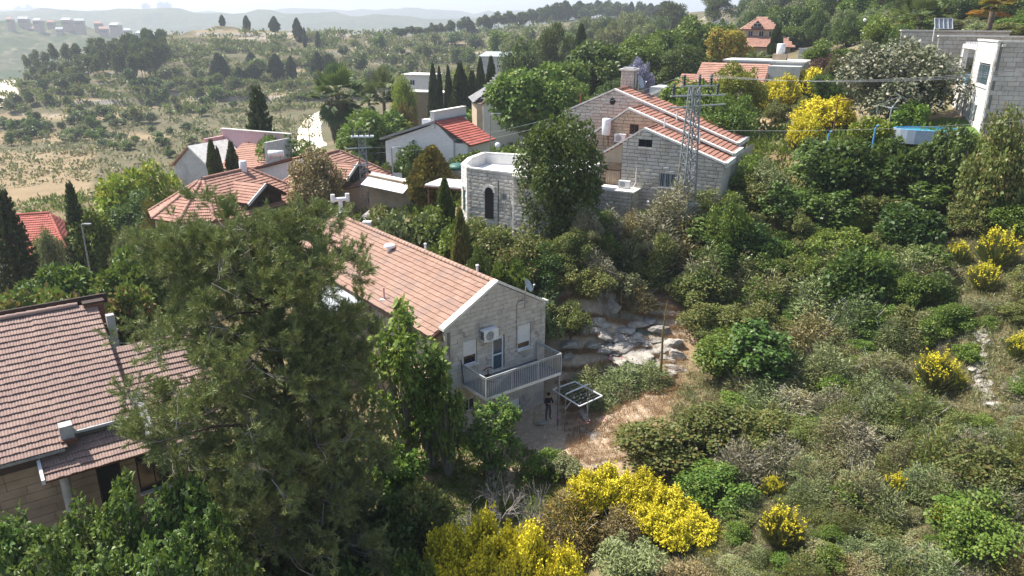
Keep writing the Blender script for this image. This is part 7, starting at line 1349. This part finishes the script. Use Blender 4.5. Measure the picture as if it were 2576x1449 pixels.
def pix(n, poly, seed):
    rng = np.random.RandomState(seed); P = ccw(poly); xs = [p[0] for p in P]; ys = [p[1] for p in P]; out = []
    while len(out) < n:
        q = (rng.uniform(min(xs), max(xs)), rng.uniform(min(ys), max(ys)))
        if inside(P, q): out.append(q)
    return out
SL = [(1760, 700), (2600, 600), (2600, 1500), (1450, 1500), (1560, 1250), (1700, 1000)]
tufts('ground_scrub', 'fine grey green scrub covering the dry slope', pix(7500, SL, 1), 'lf_grey', 26, .22, .035, .20, 1)
tufts('ground_scrub', 'brown dry scrub between the bushes of the slope', pix(1300, SL, 2), 'lf_brown', 24, .20, .03, .18, 2)
tufts('dry_grass', 'straw coloured dry grass around the rocks and path', pix(4600, [(1390, 720), (1720, 690), (1720, 980), (1560, 1180), (1440, 1200), (1400, 1000)], 3), 'lf_straw', 16, .20, .016, .14, 3, 0, 1.2)
tufts('dry_grass', 'straw coloured grass showing between the bushes of the slope', pix(900, SL, 8), 'lf_straw', 14, .22, .018, .16, 8, 0, 1.3)
tufts('ground_weeds', 'green weeds and ivy below the balcony and trees', pix(1500, [(900, 1000), (1180, 1090), (1400, 1060), (1450, 1200), (1250, 1400), (900, 1449), (560, 1300)], 4), 'lf_green', 20, .20, .07, .18, 4)
tufts('village_undergrowth', 'green undergrowth between the village houses', pix(2600, [(0, 520), (420, 420), (900, 390), (1300, 330), (1900, 250), (2400, 330), (2600, 420), (1750, 620), (1300, 700), (900, 720), (0, 800)], 5), 'lf_green', 22, .34, .13, .30, 5)
tufts('hillside_scrub', 'low dark scrub dotted over the terraced hillside', pix(8500, [(0, 210), (60, 150), (420, 90), (860, 75), (1250, 60), (1720, 40), (1800, 120), (1250, 250), (860, 320), (420, 300), (0, 330)], 6), 'lf_maquis', 15, .24, .17, .26, 6, keep=lambda G: (np.abs(ground_np(G[:, 0], G[:, 1], True) - .80) < .14) & (vnoise(G[:, 0] / 14, G[:, 1] / 14, 88) > .30) | (np.random.RandomState(3).rand(len(G)) < .10))
tufts('valley_scrub', 'sparse grey green growth on the valley field', pix(420, [(0, 300), (420, 300), (860, 290), (780, 370), (420, 440), (0, 480)], 7), 'lf_grey', 14, .24, .16, .26, 7)

# ---------------------------------------------------------------- rocks
def rock_mesh(seed):
    import bmesh
    bm = bmesh.new(); bmesh.ops.create_icosphere(bm, subdivisions=3, radius=.5); rng = np.random.RandomState(seed); N = unit(rng.randn(14, 3)); D = .20 + .20 * rng.rand(14)
    for v in bm.verts:
        p = np.array(v.co)
        for k in range(14):      # cut flat facets
            e = p @ N[k] - D[k]
            if e > 0: p = p - N[k] * e
        p = p * (1 + .22 * (vnoise(np.array([p[0] * 5 + seed]), np.array([p[2] * 9 + p[1] * 4]), seed)[0] - .5)); p[2] = .5 * p[2] + .5 * round(p[2] * 7) / 7      # bedding ledges
        v.co = p + rng.randn(3) * .012
    me = bpy.data.meshes.new('rock'); bm.to_mesh(me); bm.free(); me.materials.append(MATS['limestone']); return me
ROCKS = [rock_mesh(s) for s in range(6)]
def rock(px, py, w, h, label, group, rnd, Y=None, name='rock'):
    g = hit(px, py, 20, 80); W = w * g.y / CAM_F; o = obj(name, ROCKS[rnd.randrange(6)], None); o.location = (g.x, g.y, g.z + h * W * .04); o.scale = (W * 1.45, W * rnd.uniform(.8, 1.3), W * h * 1.0); o.rotation_euler = (rnd.uniform(-.15, .15), rnd.uniform(-.15, .15), rnd.uniform(0, 6.28)); tag(o, label, 'rock', group)
rnd = random.Random(12)
for px, py, w, h in [(1540, 775, 60, .7), (1480, 830, 50, .9), (1520, 845, 60, .6), (1555, 855, 60, .6), (1465, 840, 40, 1.0), (1600, 815, 60, .5), (1570, 880, 80, .5), (1610, 850, 70, .5), (1650, 830, 70, .5), (1520, 880, 60, .6), (1560, 910, 90, .45), (1610, 890, 90, .45), (1650, 880, 70, .5), (1590, 930, 70, .4), (1640, 920, 70, .45), (1690, 870, 60, .9), (1700, 900, 50, .9), (1540, 940, 60, .35), (1520, 985, 90, .25), (1500, 960, 50, .3), (1480, 1040, 60, .25), (1690, 940, 40, .9), (1440, 870, 50, .8), (1425, 900, 40, .8), (1470, 940, 30, .5), (1455, 950, 26, .5), (1490, 945, 26, .5), (1520, 1165, 40, .7), (1498, 1178, 26, .7), (1700, 930, 46, .7), (1500, 815, 50, .8), (1520, 820, 40, .7), (1580, 830, 60, .4), (1630, 865, 50, .4), (1545, 890, 50, .4), (1490, 870, 46, .6), (1630, 800, 60, .35), (1660, 855, 60, .4), (1600, 905, 60, .4), (1505, 1010, 60, .2), (1500, 1095, 70, .18), (1475, 1085, 46, .2), (1675, 905, 46, .7), (1580, 860, 60, .45)]:
    rock(px, py, w, h, 'pale limestone block of the outcrop beside the balcony house', 'limestone outcrop blocks', rnd)
for k in range(46):
    t = k / 45; px = np.interp(t, [0, .3, .55, .8, 1], [2470, 2455, 2440, 2480, 2500]) + rnd.uniform(-26, 26) * (1 - .3 * t) + (25 if .4 < t < .7 else 0); py = 840 + t * 185; rock(px, py, rnd.uniform(18, 40), rnd.uniform(.5, .8), 'pale stone of the collapsed dry wall on the scrub slope', 'stones of the collapsed dry wall', rnd, name='wall_stone')
for px, py, lab in ((1838, 1388, 'white stone at the foot of the lentisk bush'), (2195, 705, 'small white stone at the thicket foot'), (1860, 735, 'white plastic scrap in the thicket')): rock(px, py, 16, .6, lab, None, rnd)

# ---------------------------------------------------------------- things beside the balcony house
def yard():
    g0 = ground(3.3, 39.6); t = thing('laundry_frame', 'white square laundry frame with lines on metal posts', 'laundry frame', (0, 0, 0)); Zf = 1.65; q = [atz(*p, Zf) for p in ((1390, 980), (1446, 960), (1515, 996), (1458, 1022))]
    for i in range(4): MB().bar(q[i], q[(i + 1) % 4], .06).build('frame_bar', 'white_metal', t)
    m0, m1 = q[0].lerp(q[1], .0).lerp(q[0].lerp(q[3], .5), 1), q[1].lerp(q[2], .5)
    MB().bar(q[0].lerp(q[3], .5) + Vector((0, 0, .25)), q[1].lerp(q[2], .5) + Vector((0, 0, .3)), .06).build('cross_bar', 'white_metal', t)
    for k in range(1, 8): MB().tube([q[0].lerp(q[3], k / 8), q[1].lerp(q[2], k / 8)], .004, 4).build('line', 'white_metal', t)
    for a in (q[0].lerp(q[3], .5), q[3].lerp(q[2], .35), q[1].lerp(q[2], .55)): gz = ground(a.x, a.y); MB().bar((a.x, a.y, gz - .1), (a.x, a.y, Zf + .28), .06).build('post', 'grey_metal', t)
    a = q[0].lerp(q[3], .5); MB().bar((a.x, a.y, .9), a.lerp(q[3], .4), .035).build('brace', 'white_metal', t)
    for k in range(8): p = q[0].lerp(q[3], rnd.uniform(.4, .95)).lerp(q[1].lerp(q[2], .7), rnd.uniform(.1, .8)); MB().box((p.x - .02, p.y - .01, p.z - .10), (p.x + .02, p.y + .01, p.z)).build('clothes_peg', 'plastic_white', t)
    # agave flower stalk
    b = at(1657, 985, 42.0); gz = ground(b.x, 42.0); t = thing('agave', 'tall bare agave flower stalk rising beside the rocks', 'agave', (b.x, 42.0, gz)); H = at(1659, 757, 42.0).z - gz
    MB().tube([(0, 0, 0), (.03, 0, H * .3), (-.03, 0, H * .6), (.06, 0, H * .88), (.1, 0, H)], [.085, .075, .06, .045, .02], 8).build('stalk', 'broom_stem', t)
    st = MB()
    for k in range(9): z = H * (.3 + .075 * k); s = -1 if k % 2 else 1; MB().tube([(0, 0, z), (s * .12, .02, z + .10)], [.02, .008], 4).build('bract', 'bark_pale', t)
    for k in range(20): a = k * 2.4; ln = .6 + .3 * rnd.random(); MB().tube([(0, 0, 0), (math.cos(a) * ln * .5, math.sin(a) * ln * .5, .35 + .2 * rnd.random()), (math.cos(a) * ln, math.sin(a) * ln, .45 + .25 * rnd.random())], [.05, .045, .006], 5).build('leaf', 'lf_straw' if k % 3 else 'lf_olive', t)
    # wire fence posts and net on the outcrop
    for k, (px, pt, pb_, Y) in enumerate(((1560, 735, 795, 47), (1841, 770, 830, 46))): b = at(px, pb_, Y); t = thing('fence_post', ('thin post on the rock outcrop with netting', 'grey bent post in the bushes right of the outcrop')[k], 'post', (b.x, Y, ground(b.x, Y))); MB().tube([(0, 0, -.2), (0, 0, at(px, pt, Y).z - ground(b.x, Y))], .04, 6).build('post', 'rust' if k == 0 else 'galvanised', t)
    c = [hit(*p) for p in ((1530, 800), (1580, 790), (1690, 870), (1600, 850))]; t = MB()
    for i in range(15):
        for e in ((c[0], c[1], c[3], c[2]), (c[0], c[3], c[1], c[2])): a, b = e[0].lerp(e[1], i / 14), e[2].lerp(e[3], i / 14); pts = [a.lerp(b, k / 8) for k in range(9)]; t.tube([(p.x, p.y, ground(p.x, p.y) + .16) for p in pts], .008, 3, caps=False)
    tag(t.build('garden_net', 'tank_green'), 'green garden netting lying over the rock outcrop', 'net')
    # exercise stool and chair things on the balcony
    t = thing('exercise_stand', 'dark exercise stand with curved bar on the balcony', 'exercise stand', MW((2.35, -.75, 3.05)), MRZ); MB().tube([(0, 0, 0), (0, 0, .75)], .035, 8).build('post', 'timber_dark', t); MB().tube([(-.32, 0, .76), (-.12, 0, .88), (.15, 0, .87), (.33, 0, .76)], .04, 8).build('curved_bar', 'timber_red', t); MB().box((-.16, -.12, .38), (.16, .12, .42)).build('shelf', 'timber_dark', t)
    for a in range(4): MB().bar((0, 0, .06), (math.cos(a * 1.57 + .6) * .38, math.sin(a * 1.57 + .6) * .38, .02), .05).build('foot', 'timber_dark', t)
    t = thing('broom_stick', 'dark stick leaning on the wall at the balcony end', 'stick', MW((1.05, -.25, 3.05)), MRZ); MB().tube([(0, 0, 0), (-.05, .2, 1.5)], .02, 6).build('stick', 'plastic_dark', t)
    p = Vector((1.95, 40.6, 0)); p.z = ground(p.x, p.y); o = obj('sack', ROCKS[2], None); o.location = p + Vector((0, 0, .08)); o.scale = (.95, .5, .42); o.rotation_euler = (0, 0, .3); tag(o, 'pale sack lying at the feet of the person', 'sack')
    for k, (px, py) in enumerate(((1342, 1070), (1402, 1085), (1457, 1095), (1520, 1088), (1474, 1097), (1533, 935), (1562, 935))):
        g = hit(px, py, 25, 70); t = thing('hollyhock', 'slender pink flowering hollyhock in the dry yard', 'flower', (g.x, g.y, g.z), 0, 'pink hollyhocks in the yard'); MB().tube([(0, 0, 0), (.03, 0, .5), (0, 0, .95)], .012, 4).build('stem', 'broom_stem', t); rng = np.random.RandomState(k); n = 14; V, F = leaf_quads(np.array([[0, 0, .9]]) + rng.randn(n, 3) * .06, rng.randn(n, 3), rng.randn(n, 3), np.full(n, .07), np.full(n, .06)); obj('blossom', mesh_np('blossom', V, F, rng.rand(n)), 'mallow_pink', t)
yard()
plain('skin', (0.42, 0.25, 0.17), .6); plain('cloth_black', (0.018, 0.018, 0.022), .85); plain('cloth_trousers', (0.085, 0.085, 0.095), .9); plain('hair_dark', (0.015, 0.011, 0.009), .7); plain('shoe', (0.03, 0.03, 0.03), .6)
def person():
    """standing figure, arms folded in front: one skinned body"""
    J = {'pel': (0, 0, .95, .15, .11), 'wai': (0, 0, 1.10, .14, .10), 'che': (0, .01, 1.32, .165, .115), 'nek': (0, 0, 1.48, .06, .06), 'hd0': (0, -.015, 1.58, .078, .09), 'hd1': (0, -.015, 1.70, .08, .095),
         'sh1': (.17, 0, 1.42, .07, .07), 'el1': (.27, -.06, 1.16, .05, .05), 'wr1': (.06, -.24, 1.14, .036, .036), 'ha1': (-.02, -.26, 1.16, .04, .025), 'sh2': (-.17, 0, 1.42, .07, .07), 'el2': (-.27, -.06, 1.16, .05, .05), 'wr2': (-.06, -.26, 1.20, .036, .036), 'ha2': (.02, -.28, 1.21, .04, .025),
         'hp1': (.09, 0, .88, .10, .10), 'kn1': (.12, -.03, .50, .066, .068), 'an1': (.13, .01, .10, .045, .05), 'to1': (.15, -.15, .04, .042, .032), 'hp2': (-.09, 0, .88, .10, .10), 'kn2': (-.11, .0, .50, .066, .068), 'an2': (-.12, .03, .10, .045, .05), 'to2': (-.15, -.13, .04, .042, .032)}
    E = [('pel', 'wai'), ('wai', 'che'), ('che', 'nek'), ('nek', 'hd0'), ('hd0', 'hd1'), ('pel', 'hp1'), ('hp1', 'kn1'), ('kn1', 'an1'), ('an1', 'to1'), ('pel', 'hp2'), ('hp2', 'kn2'), ('kn2', 'an2'), ('an2', 'to2')] + [('che', 'sh1'), ('sh1', 'el1'), ('el1', 'wr1'), ('wr1', 'ha1'), ('che', 'sh2'), ('sh2', 'el2'), ('el2', 'wr2'), ('wr2', 'ha2')]
    for s, w in ((1, 'ha1'), (-1, 'ha2')):
        for f in range(4): n = 'f%d%s' % (f, w); b = J[w]; J[n] = (b[0] - s * (.05 + .008 * (f % 3)), b[1] - .012 + .0 * f, b[2] + .026 - f * .018, .009, .009); E.append((w, n))
        n = 'th' + w; b = J[w]; J[n] = (b[0] + s * .01, b[1] - .03, b[2] + .045, .010, .010); E.append((w, n))
    K = list(J); me = bpy.data.meshes.new('body'); me.from_pydata([J[k][:3] for k in K], [(K.index(a), K.index(b)) for a, b in E], []); tmp = bpy.data.objects.new('body_skin', me); COL.objects.link(tmp)
    sk = tmp.modifiers.new('s', 'SKIN'); sk.use_smooth_shade = True
    for i, k in enumerate(K): me.skin_vertices[0].data[i].radius = J[k][3:5]; me.skin_vertices[0].data[i].use_root = k == 'pel'
    tmp.modifiers.new('d', 'SUBSURF').levels = 2; dg = bpy.context.evaluated_depsgraph_get(); out = bpy.data.meshes.new_from_object(tmp.evaluated_get(dg)); bpy.data.objects.remove(tmp)
    for m in ('skin', 'cloth_black', 'cloth_trousers', 'shoe'): out.materials.append(MATS[m])
    for p in out.polygons: c = p.center; p.material_index = 3 if c.z < .085 else 2 if c.z < .98 and abs(c.x) < .24 and c.y > -.2 else 0 if c.z > 1.475 or (c.y < -.14 and abs(c.x) < .15) else 1; p.use_smooth = True
    g = Vector((2.25, 41.1, 0)); g.z = ground(g.x, g.y); t = thing('person', 'person in black shirt and dark trousers standing under the balcony', 'person', g, 20); o = bpy.data.objects.new('body', out); COL.objects.link(o); o.parent = t
    hb = MB().lathe([(.085, 1.66), (.098, 1.70), (.095, 1.76), (.06, 1.80), (.01, 1.815)], (0, .0, 0), 14); hb.build('hair', 'hair_dark', t, True)
    for s in (-1, 1): MB().lathe([(.004, -.012), (.012, -.006), (.012, .006), (.004, .012)], (s * .032, -.108, 1.655), 8).build('eye', 'hair_dark', t); MB().lathe([(.006, -.03), (.02, -.01), (.02, .015), (.006, .03)], (s * .088, 0, 1.64), 8).build('ear', 'skin', t)
    MB().prism([(-.014, -.105, 1.615), (.014, -.105, 1.615), (0, -.10, 1.66)], (0, -.025, 0)).build('nose', 'skin', t); MB().box((-.028, -.112, 1.585), (.028, -.10, 1.592)).build('mouth', 'plaster_pink', t)
person()
